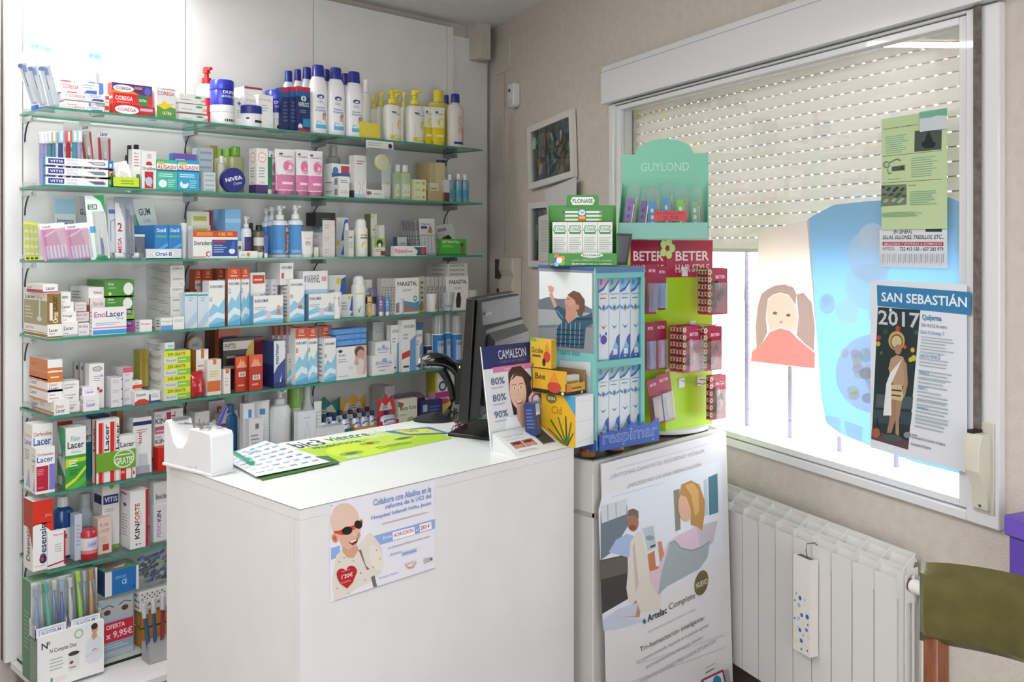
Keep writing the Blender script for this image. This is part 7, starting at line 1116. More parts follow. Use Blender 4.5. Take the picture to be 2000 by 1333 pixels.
wsheet('blue_poster', .004, [(1577, 926), (1877, 396)], '#b8dcf4', blue, 'big backlit pale blue poster facing outwards on the window', .62, outline=[(1577, 430), (1592, 419), (1630, 400), (1700, 393), (1855, 386), (1877, 396), (1877, 926), (1790, 904), (1700, 872), (1640, 846), (1614, 826), (1604, 780), (1599, 700), (1594, 640), (1584, 520)])
girl = [('P', [(1480, 600), (1487, 575), (1498, 566), (1500, 585), (1496, 620), (1499, 650), (1490, 668), (1478, 680), (1476, 640)], '#a8928e'), ('P', [(1500, 585), (1498, 566), (1514, 558), (1534, 556), (1550, 562), (1556, 575), (1554, 596), (1540, 576), (1524, 572), (1510, 576)], '#a8928e'), ('P', [(1556, 575), (1570, 572), (1586, 592), (1592, 640), (1590, 686), (1572, 672), (1556, 655), (1560, 620)], '#a8928e'), ('P', [(1500, 587), (1510, 577), (1524, 573), (1540, 577), (1554, 597), (1559, 620), (1555, 650), (1544, 645), (1524, 639), (1504, 647), (1497, 620)], '#f4cdbf'), ('E', 1514, 612, 4.5, 3, '#8c706c'), ('E', 1540, 616, 4.5, 3, '#8c706c'), ('E', 1526, 630, 3.5, 2, '#d8a090'), ('P', [(1468, 688), (1490, 669), (1504, 649), (1524, 641), (1544, 647), (1558, 662), (1592, 690), (1592, 720), (1467, 706)], '#ea8480')]
wsheet('child_poster', .003, [(1467, 724), (1593, 432)], '#fbf4f0', girl, 'backlit reversed poster of a child with pigtails on the window', .62, outline=[(1482, 448), (1536, 440), (1580, 430), (1590, 560), (1594, 640), (1592, 722), (1530, 714), (1467, 706), (1478, 600)])
t = WF.hit(1404, 330, -.001)
# ================================================================== wall fittings near the corner
x, z = WF.hit(1000, 186, -.03)
t = thing('motion_sensor', WF.world(x, 0, z - .055), WF.rz, 'white alarm motion sensor high on the wall beside the corner', 'sensor')
m = MB(); m.prism([(-.033, .112), (-.033, .012), (-.028, .002), (-.015, -.004), (.015, -.004), (.028, .002), (.033, .012), (.033, .112)], -.04, 0, M('#dededc', .35), 'y'); m.build('sensor_case', t, bevel=.006)
m = MB(); m.loft([(0, .010, .010), (.004, .007, .007)], M('#14141a', .15), n=6); m.xf(Matrix.Rotation(R(90), 4, 'X')); m.build('lens', t, loc=(-.008, -.0395, .078))
m = MB(); m.box((-.026, -.0415, .004), (.026, -.040, .034), '#d0d0ce'); m.build('sensor_window', t)
a1 = WF.hit(986, 210, 0)
t = thing('alarm_cable', WF.world(a1[0], 0, 0), WF.rz, 'thin painted alarm cable running down the wall below the sensor', 'cable')
zt_ = z - .06; m = MB(); m.tube([(.0, -.003, 2.35), (.0, -.003, zt_), (-.01, -.003, 1.95), (.004, -.003, 1.8), (0, -.003, 1.6), (.004, -.003, 1.37)], .0028, '#bdb1a4', n=6); m.build('cable', t)
x, z = WF.hit(966, 128, 0); x2, z2 = WF.hit(1004, 92, 0)
t = thing('access_plate', WF.world(.12, 0, 2.28), WF.rz, 'painted junction cover coming loose high in the corner', 'cover plate')
m = MB(); m.box((0, -.006, 0), (.165, 0, .17), plaster); m.build('plate', t, rot=(0, 0, 0)); m = MB(); m.prism([(.166, -.012), (.174, -.004), (.172, .12), (.166, .12)], -.002, 0, '#3a3028', 'y'); m.prism([(.02, -.014), (.17, -.010), (.165, -.002), (.05, -.004)], -.002, 0, '#3a3028', 'y'); m.build('gap_shadow_line', t) if 0 else None
# framed pictures
def framed(name, pts, art, label, rot):
    a = [WF.hit(*q, -.02) for q in pts]; cx = sum(q[0] for q in a) / 4; cz = sum(q[1] for q in a) / 4
    w = (math.dist(a[0], a[1]) + math.dist(a[3], a[2])) / 2; h = (math.dist(a[0], a[3]) + math.dist(a[1], a[2])) / 2
    t = thing(name, WF.world(cx, -.006, cz), 0, label, 'picture'); t.rotation_euler = (Matrix.Rotation(WF.rz, 3, 'Z') @ Matrix.Rotation(rot, 3, 'Y')).to_euler()
    m = MB(); f = .028; fm = M('#dcd9d4', .4)
    for q in (((-w / 2, -.02, -h / 2), (-w / 2 + f, 0, h / 2)), ((w / 2 - f, -.02, -h / 2), (w / 2, 0, h / 2)), ((-w / 2 + f, -.02, -h / 2), (w / 2 - f, 0, -h / 2 + f)), ((-w / 2 + f, -.02, h / 2 - f), (w / 2 - f, 0, h / 2))): m.box(*q, fm)
    m.build('frame', t)
    m = MB(); iw, ih = w - 2 * f, h - 2 * f; m.box((-iw / 2, -.006, -ih / 2), (iw / 2, -.002, ih / 2), '#3f4a4a'); ff = front(m, iw, ih, -iw / 2, -.006, -ih / 2); rr = random.Random(art); cs = ['#3c4c54', '#5f7c80', '#93a49c', '#486690', '#b8ac8c', '#7c5848', '#34403c', '#a4b4b4', '#5c7c5c', '#8c6458', '#c4c8b4', '#42648c']
    for i in range(110):
        u, v = rr.uniform(.05, .95), rr.uniform(.06, .94); aa, bb = rr.uniform(.015, .06), rr.uniform(.05, .14); an = rr.uniform(-.4, .4)
        pts_ = [(min(max(u + aa * math.cos(k) * (1 + .3 * math.sin(3 * k)) + an * bb * math.sin(k), .005), .995), min(max(v + bb * math.sin(k), .005), .995)) for k in [j * math.pi / 4 for j in range(8)]]
        ff.draw([('p', pts_, cs[i % 12])])
    m.build('painting', t, smooth=False)
    m = MB(); m.box((-iw / 2, -.0105, -ih / 2), (iw / 2, -.0095, ih / 2), PANE); m.build('glass', t)
framed('framed_picture', [(1029, 245), (1116, 220), (1125, 345), (1036, 370)], 3, 'white framed abstract plant picture hanging crooked on the wall', R(-4))
framed('framed_picture', [(1031, 405), (1120, 380), (1120, 515), (1036, 530)], 8, 'lower white framed picture mostly hidden by papers', 0)
for (pp, yy, lb_, nn) in [([(1064, 372), (1126, 345), (1126, 500), (1080, 520)], -.035, 'white paper sheet hanging over the lower edge of the crooked picture', 0), ([(1052, 424), (1082, 414), (1082, 508), (1052, 512)], -.03, 'small printed paper tucked beside the hanging white sheet', 1)]:
    S = Sheet(WF, yy, *WF.hit(*pp[3], yy), *WF.hit(*pp[1], yy))
    sheet('paper_sheet', S, '#d4d2d0', [('l', .15, .2, .85, .85, 12, '#b4b4b8')] if nn else [], lb_, 'paper', outline=pp)
# entry phone
x, z = WF.hit(956, 582, -.02); x2, zt = WF.hit(985, 503, -.02); x3, _ = WF.hit(1012, 503, -.02)
t = thing('entry_phone', WF.world(x, 0, z), WF.rz, 'cream wall entry phone with handset near the corner behind the monitor', 'entry phone')
m = MB(); m.box((0, -.02, 0), (x2 - x, 0, zt - z), M('#c9c2b4', .4)); m.box(((x2 - x) * .38, -.0206, (zt - z) * .48), ((x2 - x) * .85, -.02, (zt - z) * .95), '#3a3430'); m.box(((x2 - x) * .5, -.0212, (zt - z) * .15), ((x2 - x) * .66, -.02, (zt - z) * .25), '#2a2624'); m.build('base_unit', t, bevel=.003)
m = MB(); m.prism([(-.02, 0), (-.05, .015), (-.055, .08), (-.04, .12), (-.055, .15), (-.05, zt - z), (0, zt - z), (0, 0)], x2 - x + .006, x3 - x, M('#d0c9bb', .4), 'x'); m.build('handset', t, bevel=.004)
# ================================================================== things on the counter
CZ = CTZ
P3 = lambda px, py, z=CZ: (lambda q: (q.x, q.y, z))(hz(px, py, z))
a, b_, c = hz(410, 933, CZ), hz(336, 906, CZ), hz(459, 922, CZ)
L_, W2 = (b_ - a).length, (c - a).length
t = thing('tape_dispenser', (a.x, a.y, CZ), math.atan2((c - a).y, (c - a).x), 'white desktop tape dispenser at the left corner of the counter', 'tape dispenser')
wp = M('#e4e4e6', .25, 0, .3); H_t = .098
pts = [(0, .004), (0, .088), (.006, .096), (.04, .099), (L_ * .42, .099), (L_ * .46, .094), (L_ * .50, .07), (L_ * .58, .052), (L_ * .70, .050), (L_ * .78, .062), (L_ * .84, .088), (L_ * .88, .106), (L_ * .94, .108), (L_, .100), (L_, .004)]
m = MB(); m.prism(pts, .003, W2 - .003, wp, 'x'); m.build('body', t, bevel=.003)
m = MB(); m.box((0, -.002, 0), (W2, L_ + .002, .007), wp); m.build('base_plate', t, bevel=.002)
m = MB(); m.box((W2 * .2, L_ * .84, .1065), (W2 * .8, L_ * .90, .112), M('#8a8c90', .3, .8)); m.build('cutting_blade', t)
m = MB(); m.loft([(0, .025, .025), (.018, .025, .025)], '#d8d4c4', n=24); m.xf(Matrix.Rotation(R(90), 4, 'Y')); m.build('tape_roll', t, loc=(W2 * .3, L_ * .64, .078)) if 0 else None
m = MB(); left(m, L_, .09, .003).draw([('t', 'Celo', .5, .10, .62, .16, '#a8a8ac'), ('t', 'W', .66, .12, .72, .17, '#8a86c0', 1)]); m.build('imprint', t)
# scissors and a blue pen lying on it
t2 = thing('scissors', (a.x + .012, a.y + .045, CZ + .1005), .5, 'steel scissors lying on top of the tape dispenser', 'scissors')
m = MB()
for cx_ in (0, .026): m.tube([(cx_ + .011 * math.cos(k * .52), .012 * math.sin(k * .52), .004 + (.003 if cx_ else 0)) for k in range(12)], .0022, M('#b8bac0', .2, .9), n=6, closed=True)
m.build('handle', t2)
m = MB(); m.prism([(.008, .010), (.014, .010), (.034, .075), (.031, .076)], .003, .005, M('#b0b2b8', .15, 1), 'z'); m.prism([(.026, .010), (.020, .010), (.006, .074), (.009, .076)], .0052, .0072, M('#b0b2b8', .15, 1), 'z'); m.build('blade', t2)
t2 = thing('ballpoint_pen', (a.x + .04, a.y + .035, CZ + .104), 0, 'dark blue pen propped on the tape dispenser beside the scissors', 'pen')
m = MB(); m.tube([(0, 0, .004), (.035, .03, .032)], .0055, M('#2a2c7c', .2), n=10); m.build('barrel', t2)
m = MB(); m.tube([(.035, .03, .032), (.040, .034, .036)], .004, M('#3c3c50', .2), n=8); m.build('clip_end', t2)
# flat prints on the counter
def quadface(name, corners, z, ops, col, label, cat='leaflet', th=.0008, lift=None):
    q = [hz(*p, z) for p in corners]     # near-left, near-right, far-right, far-left
    lift = lift or [0, 0, 0, 0]; V = [Vector((p.x, p.y, z + l)) for p, l in zip(q, lift)]
    o = V[0].copy(); V = [v - o for v in V]; m = MB(); dn = Vector((0, 0, -th))
    m.add([v + dn for v in V] + V, [(3, 2, 1, 0), (0, 1, 5, 4), (1, 2, 6, 5), (2, 3, 7, 6), (3, 0, 4, 7), (4, 5, 6, 7)], M(col, .3))
    def pos(u, v, e): p = V[0] * (1 - u) * (1 - v) + V[1] * u * (1 - v) + V[2] * u * v + V[3] * (1 - u) * v; return (p.x, p.y, p.z + e)
    Face(m, pos, (V[1] - V[0]).length, (V[3] - V[0]).length).draw(ops)
    return m.build(name, None, o, label=label, cat=cat, smooth=False)
quadface('counter_mat', [(660, 904), (884, 857), (820, 828), (545, 866)], CZ + .0012, [('r', 0, 0, 1, 1, '#dfe8d8'), ('r', 0, 0, 1, .66, '#a8cc3a'), ('p', [(0, .66), (1, .6), (1, .75), (.4, .8), (0, .7)], '#c8dc8c'), ('e', .3, .3, .22, .28, '#c4dc3c'), ('e', .62, .45, .2, .2, '#bcd858'), ('t', 'bic3', .02, .68, .22, .94, '#3a2c6a', 1), ('t', 'vientre', .26, .76, .56, .95, '#2c6a48', 1), ('t', 'plano', .57, .74, .8, .92, '#a8b89c'), ('t', 'PROBIÓTICOS', .08, .55, .42, .66, '#3a5a3c', 1), ('e', .2, .2, .09, .07, '#8ab030'), ('e', .2, .2, .05, .03, '#4a6a2c'), ('e', .44, .44, .08, .07, '#9ab83c'), ('e', .44, .44, .03, .04, '#8a4a2c'), ('e', .7, .4, .08, .06, '#8aac34'), ('e', .7, .4, .05, .03, '#4a5a24'), ('l', .4, .15, .7, .26, 2, '#7a9a30'), ('r', .1, .03, .2, .12, '#c4cfae')], '#dfe8d8', 'lime green probiotics mat stuck along the counter top', 'counter mat')
quadface('small_leaflet', [(800, 850), (876, 846), (838, 834), (752, 843)], CZ + .003, [('r', 0, 0, 1, 1, '#4f74b4'), ('p', [(.1, .2), (.9, .1), (.85, .8), (.15, .95)], '#d8dc4c'), ('t', 'bic3', .3, .5, .55, .85, '#2c3c5c', 1), ('s', [(.6, .3), (.75, .5), (.8, .3)], .002, '#b88a3c')], '#5f84b8', 'small blue and yellow leaflet lying on the green counter mat')
quadface('folder', [(512, 938), (663, 906), (640, 892), (455, 905)], CZ + .0024, [('r', 0, 0, 1, .45, '#3f6a34'), ('r', .1, .1, .8, .2, '#5f8a4c')], '#44702f', 'dark green glossy folder under the stamp sheet', 'folder', th=.002, lift=[.0, .004, .002, 0])
og = [('l', .05 + .16 * i, .08 + .13 * j, .17 + .16 * i, .15 + .13 * j, 1, ['#9a9aa4', '#a8c4dc', '#b4b4b8'][(i + j) % 3]) for i in range(6) for j in range(7)] + [('r', .15, .62, .33, .7, '#a8d0e8'), ('r', .42, .78, .6, .86, '#a8d0e8')]
quadface('stamp_sheet', [(500, 931), (645, 903), (518, 862), (430, 893)], CZ + .0075, og, '#e4e8ec', 'white sheet printed with rows of small pictures on the counter', 'sheet', lift=[.0, .001, .001, 0])
g0, g1 = Vector(P3(456, 884, CZ + .012)), Vector(P3(494, 906, CZ + .012))
t2 = thing('felt_pen', g0, 0, 'translucent green pen lying on the printed sheet', 'pen'); d_ = g1 - g0
gm = M('#1f9c74', .15, 0, .5); m = MB(); m.tube([(0, 0, 0), d_ * .75], .0045, gm, n=10); m.build('barrel', t2)
m = MB(); m.tube([d_ * .72, d_ * .97, d_], [.0062, .0062, .004], gm, n=10); m.build('cap', t2)
# monitor
q = hz(893, 858, CZ); mrz = math.atan2(.46, .888)
t = thing('computer_monitor', (1.775, 1.86, CZ), mrz, 'black flat computer monitor seen from behind on the counter', 'monitor'); bk = M('#141416', .45); bk2 = M('#1c1b20', .55)
MFr = Frame(1.775, 1.86, mrz)
xl, zt = MFr.hit(935, 583, -.03); xr, zr = MFr.hit(1013, 571, -.03); xl2, zb2 = MFr.hit(915, 800, .0)
def leaned(m, z0, a=.07): m.xf(Matrix.Translation((0, 0, z0)) @ Matrix.Rotation(a, 4, 'X') @ Matrix.Translation((0, 0, -z0))); return m
mh = zt - (CZ + .05); mz = .05
m = MB(); m.prism([(0, mz), (.028, mz + .0), (.028, mz + mh), (0.004, mz + mh)], xl, xr, bk, 'x'); leaned(m, mz); m.build('bezel', t, bevel=.003)
m = MB(); m.prism([(-.028, mz + .02), (0, mz + .004), (0, mz + mh - .004), (-.012, mz + mh - .008), (-.02, mz + mh * .78), (-.03, mz + mh * .76)], xl + .008, xr - .006, bk2, 'x'); leaned(m, mz); m.build('back_shell', t, bevel=.002)
m = MB(); m.prism([(-.050, mz + .06), (-.025, mz + .04), (-.025, mz + mh * .74), (-.050, mz + mh * .66)], xl + .03, xr - .01, bk2, 'x')
for i in range(14): m.box((xl + .05, -.0512, mz + .08 + i * .009), (xr - .05, -.050, mz + .083 + i * .009), bk)
leaned(m, mz); m.build('vent_housing', t, bevel=.002)
m = MB(); front(m, .05, .012, xl + .03, -.0195, mz + mh * .86).draw([('t', 'lenovo', 0, 0, 1, 1, '#8a8a90', 1)]); leaned(m, mz); m.build('logo', t)
m = MB(); m.box((xl + .02, .0285, mz + .018), (xr - .015, .0292, mz + mh - .018), M('#0c0e12', .1)); leaned(m, mz); m.build('screen', t)
m = MB(); m.box(((xl + xr) / 2 - .03, -.05, .008), ((xl + xr) / 2 + .03, -.02, mz + .12), bk); m.build('stand_neck', t, bevel=.003)
m = MB(); m.prism([(xl + .02, -.12), (xr - .05, -.12), (xr - .09, .08), (xl + .06, .08)], 0, .010, bk, 'z'); m.build('stand_foot', t, bevel=.003)
m = MB(); m.tube([(xl + .02, -.03, .17), (xl - .0, -.05, .12), (xl + .01, -.07, .06), (xl + .04, -.09, .02), (xl + .09, -.08, .012)], .003, bk, n=8); m.build('cable', t)
# barcode scanner on its stand
bc = hz(848, 822, CZ); t = thing('barcode_scanner', (bc.x, bc.y, CZ), -YAW, 'black barcode scanner on a curved gooseneck stand beside the monitor', 'barcode scanner')
k = bc.x * sy_ + bc.y * cy_; s_ = k / F
SP = lambda px, py: ((px - 848) * s_, 0, EYE + (CY - py) * s_ - CZ)
m = MB(); m.loft([(0, .062, .045), (.006, .062, .045), (.012, .05, .036), (.022, .014, .012), (.024, .01, .01)], bk, n=28); m.build('stand_base', t)
m = MB(); m.tube([(SP(x, y)[0], 0, SP(x, y)[2]) for x, y in [(868, 818), (880, 800), (884, 780), (880, 755), (872, 738), (862, 722)]], [.012, .010, .009, .010, .012, .013], bk, n=12); m.build('gooseneck', t)
m = MB(); m.tube([(SP(x, y)[0], d, SP(x, y)[2]) for x, y, d in [(829, 707, -.02), (836, 702, -.015), (850, 701, -.01), (868, 705, 0), (884, 716, .005), (896, 734, .01), (904, 752, .01)]], [.014, .019, .021, .019, .015, .013, .012], M('#0e0e10', .2, 0, .5), n=14)
m.build('scanner_head', t); m = MB(); m.loft([(0, .015, .011), (.006, .013, .009)], M('#2c2c34', .1), n=4, e=5); m.xf(Matrix.Rotation(R(-90), 4, 'Y')); m.build('reading_window', t, loc=(SP(828, 707)[0] - .008, -.02, SP(828, 708)[2]))
m = MB(); m.box((SP(888, 0)[0], -.005, SP(0, 790)[2]), (SP(912, 0)[0], .025, SP(0, 706)[2]), bk); m.build('holder_bracket', t, bevel=.004)
le = bpy.data.materials.new('status_led'); le.use_nodes = True; pb = le.node_tree.nodes['Principled BSDF']; pb.inputs['Emission Color'].default_value = (.75, 1, .1, 1); pb.inputs['Emission Strength'].default_value = 3
m = MB(); x, _, z = SP(898, 717); m.box((x - .001, -.0062, z - .003), (x + .001, -.005, z + .003), le); m.build('status_light', t)
# folded glasses
gp = Vector(P3(892, 850)); t = thing('reading_glasses', (gp.x, gp.y, CZ), .2, 'burgundy rimmed reading glasses standing folded by the monitor foot', 'glasses')
fm = M('#6a2a3c', .2, 0, .3)
for nm_, xx, rz_ in (('left', 0, .3), ('right', .032, -.2)):
    m = MB(); m.tube([(xx + .014 * math.cos(i * .524) * math.cos(rz_), .014 * math.cos(i * .524) * math.sin(rz_), .019 + .018 * math.sin(i * .524)) for i in range(12)], .0016, fm, n=6, closed=True); m.build('rim', t)
    m = MB(); m.poly([(xx + .013 * math.cos(i * .524) * math.cos(rz_), .013 * math.cos(i * .524) * math.sin(rz_), .019 + .017 * math.sin(i * .524)) for i in range(12)], SMOKE); m.build('lens', t)
    m = MB(); m.tube([(xx + .012, .0, .026), (xx + .02, .025, .018), (xx + .03, .04, .004)], .0016, fm, n=6); m.build('temple_arm', t)
m = MB(); m.tube([(.013, .004, .024), (.017, .006, .027), (.02, 0, .024)], .0016, fm, n=6); m.build('bridge', t)
# face-care display
t = thing('face_care_display', (1.670, 1.612, CZ), 0, 'cardboard face-care display with a smiling dark-haired woman and percentages', 'display')
wD, hD = .206, .262
m = MB(); m.box((0, 0, 0), (wD, .004, hD), M('#dcdde2', .4)); f = front(m, wD, hD)
f.draw([('p', [(0, .78), (1, .78), (1, 1), (0, 1)], '#232c60'), ('t', 'CAMALEON', .28, .86, .78, .95, '#d8dae4'), ('t', 'LABORATORIES', .3, .82, .76, .845, '#6a6f98'), ('r', .16, .735, .9, .79, '#cf7aa8'), ('t', 'cosmetica activa', .36, .75, .72, .775, '#e8c4d8'),
 ('p', [(.42, .72), (.50, .77), (.66, .77), (.76, .7), (.86, .62), (.82, .5), (.74, .45), (.72, .3), (.44, .3), (.40, .55)], '#3a2c2c'), ('e', .56, .53, .15, .18, '#e4bdaa'), ('p', [(.46, .64), (.54, .72), (.66, .7), (.70, .62), (.66, .66), (.56, .68)], '#4a3836'), ('e', .5, .56, .03, .012, '#f0f0f0'), ('e', .62, .56, .03, .012, '#f0f0f0'), ('e', .5, .56, .012, .011, '#4a5a5c'), ('e', .62, .56, .012, .011, '#4a5a5c'), ('s', [(.46, .59), (.5, .6), (.54, .59)], .0014, '#4a3830'), ('s', [(.58, .59), (.62, .6), (.67, .59)], .0014, '#4a3830'), ('s', [(.565, .55), (.555, .49), (.58, .48)], .001, '#a87460'), ('p', [(.49, .44), (.56, .42), (.64, .44), (.6, .405), (.53, .4)], '#b84a4c'), ('p', [(.5, .438), (.56, .425), (.63, .438), (.59, .415), (.53, .412)], '#f4f2f0'),
 ('p', [(.5, .38), (.66, .38), (.68, .2), (.62, .12), (.5, .24)], '#d8ac98'), ('p', [(.3, .3), (.48, .28), (.6, .12), (.7, .26), (.9, .3), (1, .2), (1, 0), (.2, 0)], '#eceef2'), ('e', .88, .56, .08, .1, '#d4a08c'),
 ('t', '80%', .1, .62, .34, .69, '#5a6a84', 1), ('t', '80%', .1, .46, .34, .53, '#5a6a84', 1), ('t', '90%', .1, .3, .34, .37, '#5a6a84', 1), ('l', .1, .58, .34, .605, 1, '#a4acb8'), ('l', .1, .42, .34, .445, 1, '#a4acb8'), ('l', .1, .26, .34, .285, 1, '#a4acb8'), ('e', .88, .4, .1, .08, '#c8506c'), ('e', .88, .4, .075, .06, '#e8e8ec'), ('t', '8 de 10', .83, .385, .93, .415, '#3a3a4c', 1), ('r', .76, .33, 1, .36, '#e8e8ec')])
m.build('back_card', t, loc=(0, .088, .0), rot=(-.15, 0, 0), smooth=False)
m = MB(); wt_ = .172; m.prism([(0, 0), (.086, 0), (.086, .046)], 0, wt_, M('#d6d9d9', .4), 'x')
sl = Vector((0, .086, .046)); fl_ = flatface(m, (0, 0, 0), (1, 0, 0), sl.normalized(), wt_, sl.length)
fl_.draw([('t', 'Resultado inmediato', .1, .72, .52, .84, '#9aa0a4'), ('l', .1, .6, .5, .68, 2, '#a8acb0'), ('r', .12, .28, .34, .54, '#8c4a34'), ('r', .36, .28, .58, .54, '#985440'), ('e', .23, .36, .1, .08, '#c08468'), ('e', .47, .36, .1, .08, '#cc9078'), ('e', .23, .46, .07, .05, '#4a2c24'), ('e', .47, .46, .07, .05, '#5a3428'), ('l', .12, .12, .56, .2, 2, '#9aa0a4'), ('p', [(.66, .9), (.96, .9), (.96, .2), (.66, .2)], '#a9acae'), ('p', [(.68, .86), (.94, .86), (.94, .24), (.68, .24)], '#3a3c3e')])
m.build('tester_tray', t, smooth=False)
bx_ = thing('cream_carton', (1.785, 1.652, CZ + .03), 0, 'small navy and silver cream carton standing in the display tray', 'box', rot=(-.08, 0, .35))
m = MB(); m.box((0, 0, 0), (.032, .032, .082), M('#28304f', .3), top=M('#5a6480', .3), left=M('#2a3a6c', .3), front=M('#3a3f58', .3)); front(m, .032, .082).draw([('r', .1, .72, .9, .98, '#b8d0e4'), ('r', .1, .62, .9, .72, '#e4e4e4'), ('l', .15, .15, .85, .55, 6, '#6a7088')]); left(m, .032, .082).draw([('l', .15, .2, .85, .85, 6, '#5a70a4')]); m.build('carton', bx_, smooth=False)
# aloe and honey boxes
def corner_box(name, cat, x, y, z, w, d, h, col, lcol, label, fops=(), lops=(), top=None, rz=0):
    m = MB(); m.box((0, 0, 0), (w, d, h), M(col, .35), top=M(top, .35) if top else None, left=M(lcol, .35))
    if fops: front(m, w, h).draw(fops)
    if lops: left(m, d, h).draw(lops)
    return m.build(name, None, (x, y, z), rz, label=label, cat=cat, smooth=False)
corner_box('juice_box', 'box', 1.848, 1.577, CZ, .072, .118, .13, '#e4e4e6', '#e0b028', 'yellow and white aloe box at the right end of the counter', [('s', [(.0, .5), (1, .5)], .0008, '#b8b8bc'), ('s', [(.1, .9), (.9, .88)], .001, '#c8c8cc'), ('s', [(.05, .1), (.95, .14)], .001, '#c8c8cc')],
 [('r', 0, 0, 1, 1, '#dcab22'), ('e', .3, .9, .16, .1, '#6a6a30'), ('t', 'ESI', .2, .87, .4, .93, '#e8e0b0', 1), ('p', [(.62, 1), (1, 1), (1, .62)], '#4a9cc8'), ('t', 'Cid', .3, .6, .6, .76, '#a87818', 1)] + [('p', [(.72 , 0), (.78, 0), (.72 + dx_ * 1.02, hh_), (.68 + dx_, hh_ - .02)], cc_) for dx_, hh_, cc_ in [(-.5, .3, '#4a6a2c'), (-.42, .48, '#3a5a28'), (-.2, .56, '#55752f'), (.02, .6, '#3a5a28'), (.18, .5, '#4f702c'), (.24, .3, '#3a5226'), (-.3, .14, '#6a8434')]], '#d8d8da')
t = thing('honey_tray', (1.838, 1.60, CZ + .1305), 0, 'yellow open carton tray of honey sachets on the aloe box', 'tray')
m = MB(); yl_ = M('#d4a42c', .4); m.box((0, 0, 0), (.078, .002, .03), yl_); m.box((0, 0, 0), (.002, .12, .062), yl_); m.box((.076, 0, 0), (.078, .12, .06), M('#8a6c48', .6)); m.box((0, .118, 0), (.078, .12, .075), M('#8a6c48', .6)); m.box((0, 0, 0), (.078, .12, .002), yl_)
front(m, .078, .03).draw([('r', 0, 0, 1, .3, '#26261f'), ('e', .15, .6, .15, .3, '#e0782c'), ('e', .8, .15, .05, .1, '#e8e0c8'), ('l', .3, .4, .8, .8, 1, '#8c5c18')])
left(m, .12, .062).draw([('t', 'Bee', .1, .56, .4, .82, '#3a3018', 1), ('r', 0, 0, 1, .16, '#26261f'), ('e', .66, .3, .2, .24, '#c0402c'), ('p', [(.5, .5), (.66, .95), (.8, .5)], '#d4882c'), ('e', .9, .08, .04, .06, '#e8e0c8')]); m.build('carton', t, smooth=False)
for i in range(3): m = MB(); m.box((0, 0, 0), (.062, .018, .045 - .006 * i), '#d8d8d6'); front(m, .062, .04).draw([('r', .1, .6, .9, .8, '#c8a040')]); m.build('sachet_pack', None, (1.846, 1.615 + .022 * i, CZ + .133), label='%s white sachet pack in the yellow honey tray' % ('front', 'middle', 'rear')[i], cat='packet')
corner_box('honey_box', 'box', 1.842, 1.655, CZ + .195, .02, .075, .075, '#c89a2c', '#d8b03c', 'upright yellow honey box with red honey pot picture, topmost of the yellow boxes', (), [('t', 'GlucoBee', .06, .5, .62, .7, '#3a3a20', 1), ('r', .1, .36, .5, .44, '#6a5c20'), ('r', 0, .9, .3, 1, '#6ab04a'), ('e', .8, .4, .16, .2, '#c0442c'), ('p', [(.68, .6), (.8, .95), (.94, .6)], '#d4882c'), ('e', .66, .2, .08, .14, '#3a3420')], '#e0c060')
# ---- nasal spray floor display
DX, DY, DR = 1.926, 1.5735, R(-8); DFm = Frame(DX, DY, DR); DZ = .882; DW, DD, DH = .176, .225, .478
t = thing('nasal_spray_display', (DX, DY, DZ), DR, 'teal nasal spray display column with a woman stretching her arms on its side', 'display')
teal = M('#7cc0bc', .4); tl2 = M('#5a8c98', .4)
def dpart(nm, boxes, art=None):
    m = MB()
    for a_, b__, c_ in boxes: m.box(a_, b__, c_)
    if art: art(m)
    return m.build(nm, t, smooth=False)
lu = Sheet(Frame(DX, DY, DR + R(-90)), 0, 0, 0, 1, 1)
LFr = Frame(*DFm.world(0, DD, 0)[:2], DR - R(90)); LS = Sheet(LFr, 0, 0, DZ, DD, DZ + DH)
wom = [('P', [(1053, 518), (1162, 524), (1162, 692), (1053, 680)], '#8a8d90'), ('P', [(1055, 530), (1158, 534), (1158, 606), (1055, 600)], '#e0e4e4'), ('P', [(1053, 586), (1074, 580), (1090, 584), (1120, 584), (1158, 604), (1158, 640), (1053, 640)], '#6c747c'), ('P', [(1053, 604), (1090, 606), (1158, 612), (1158, 632), (1053, 636)], '#a4a8aa'), ('P', [(1053, 517), (1162, 523), (1162, 530), (1053, 524)], '#3c589c'),
 ('P', [(1083, 600), (1092, 597), (1104, 604), (1112, 618), (1120, 622), (1148, 616), (1158, 610), (1160, 632), (1146, 640), (1142, 682), (1086, 677), (1088, 644), (1100, 628), (1092, 618)], '#39576a'), ('P', [(1074, 574), (1080, 572), (1090, 598), (1084, 602)], '#c89c86'), ('E', 1078, 566, 5, 7, '#cf9f8a', -.3), ('P', [(1071, 560), (1073, 557), (1078, 566)], '#cf9f8a'), ('P', [(1076, 560), (1078, 556), (1081, 566)], '#cf9f8a'), ('P', [(1081, 562), (1084, 560), (1083, 568)], '#cf9f8a'),
 ('E', 1116, 588, 10.5, 13, '#c89680', .5), ('P', [(1105, 594), (1112, 602), (1114, 600), (1128, 592), (1126, 622), (1112, 632), (1106, 622), (1108, 606)], '#c08e78'), ('P', [(1110, 576), (1122, 568), (1134, 572), (1144, 586), (1144, 604), (1138, 620), (1130, 616), (1130, 600), (1124, 586)], '#6a4c3c'), ('E', 1130, 600, 3.5, 5, '#c08a74'), ('S', [(1109, 586), (1114, 584)], .002, '#5a3a30'), ('S', [(1108, 596), (1112, 597)], .002, '#a85a50')]
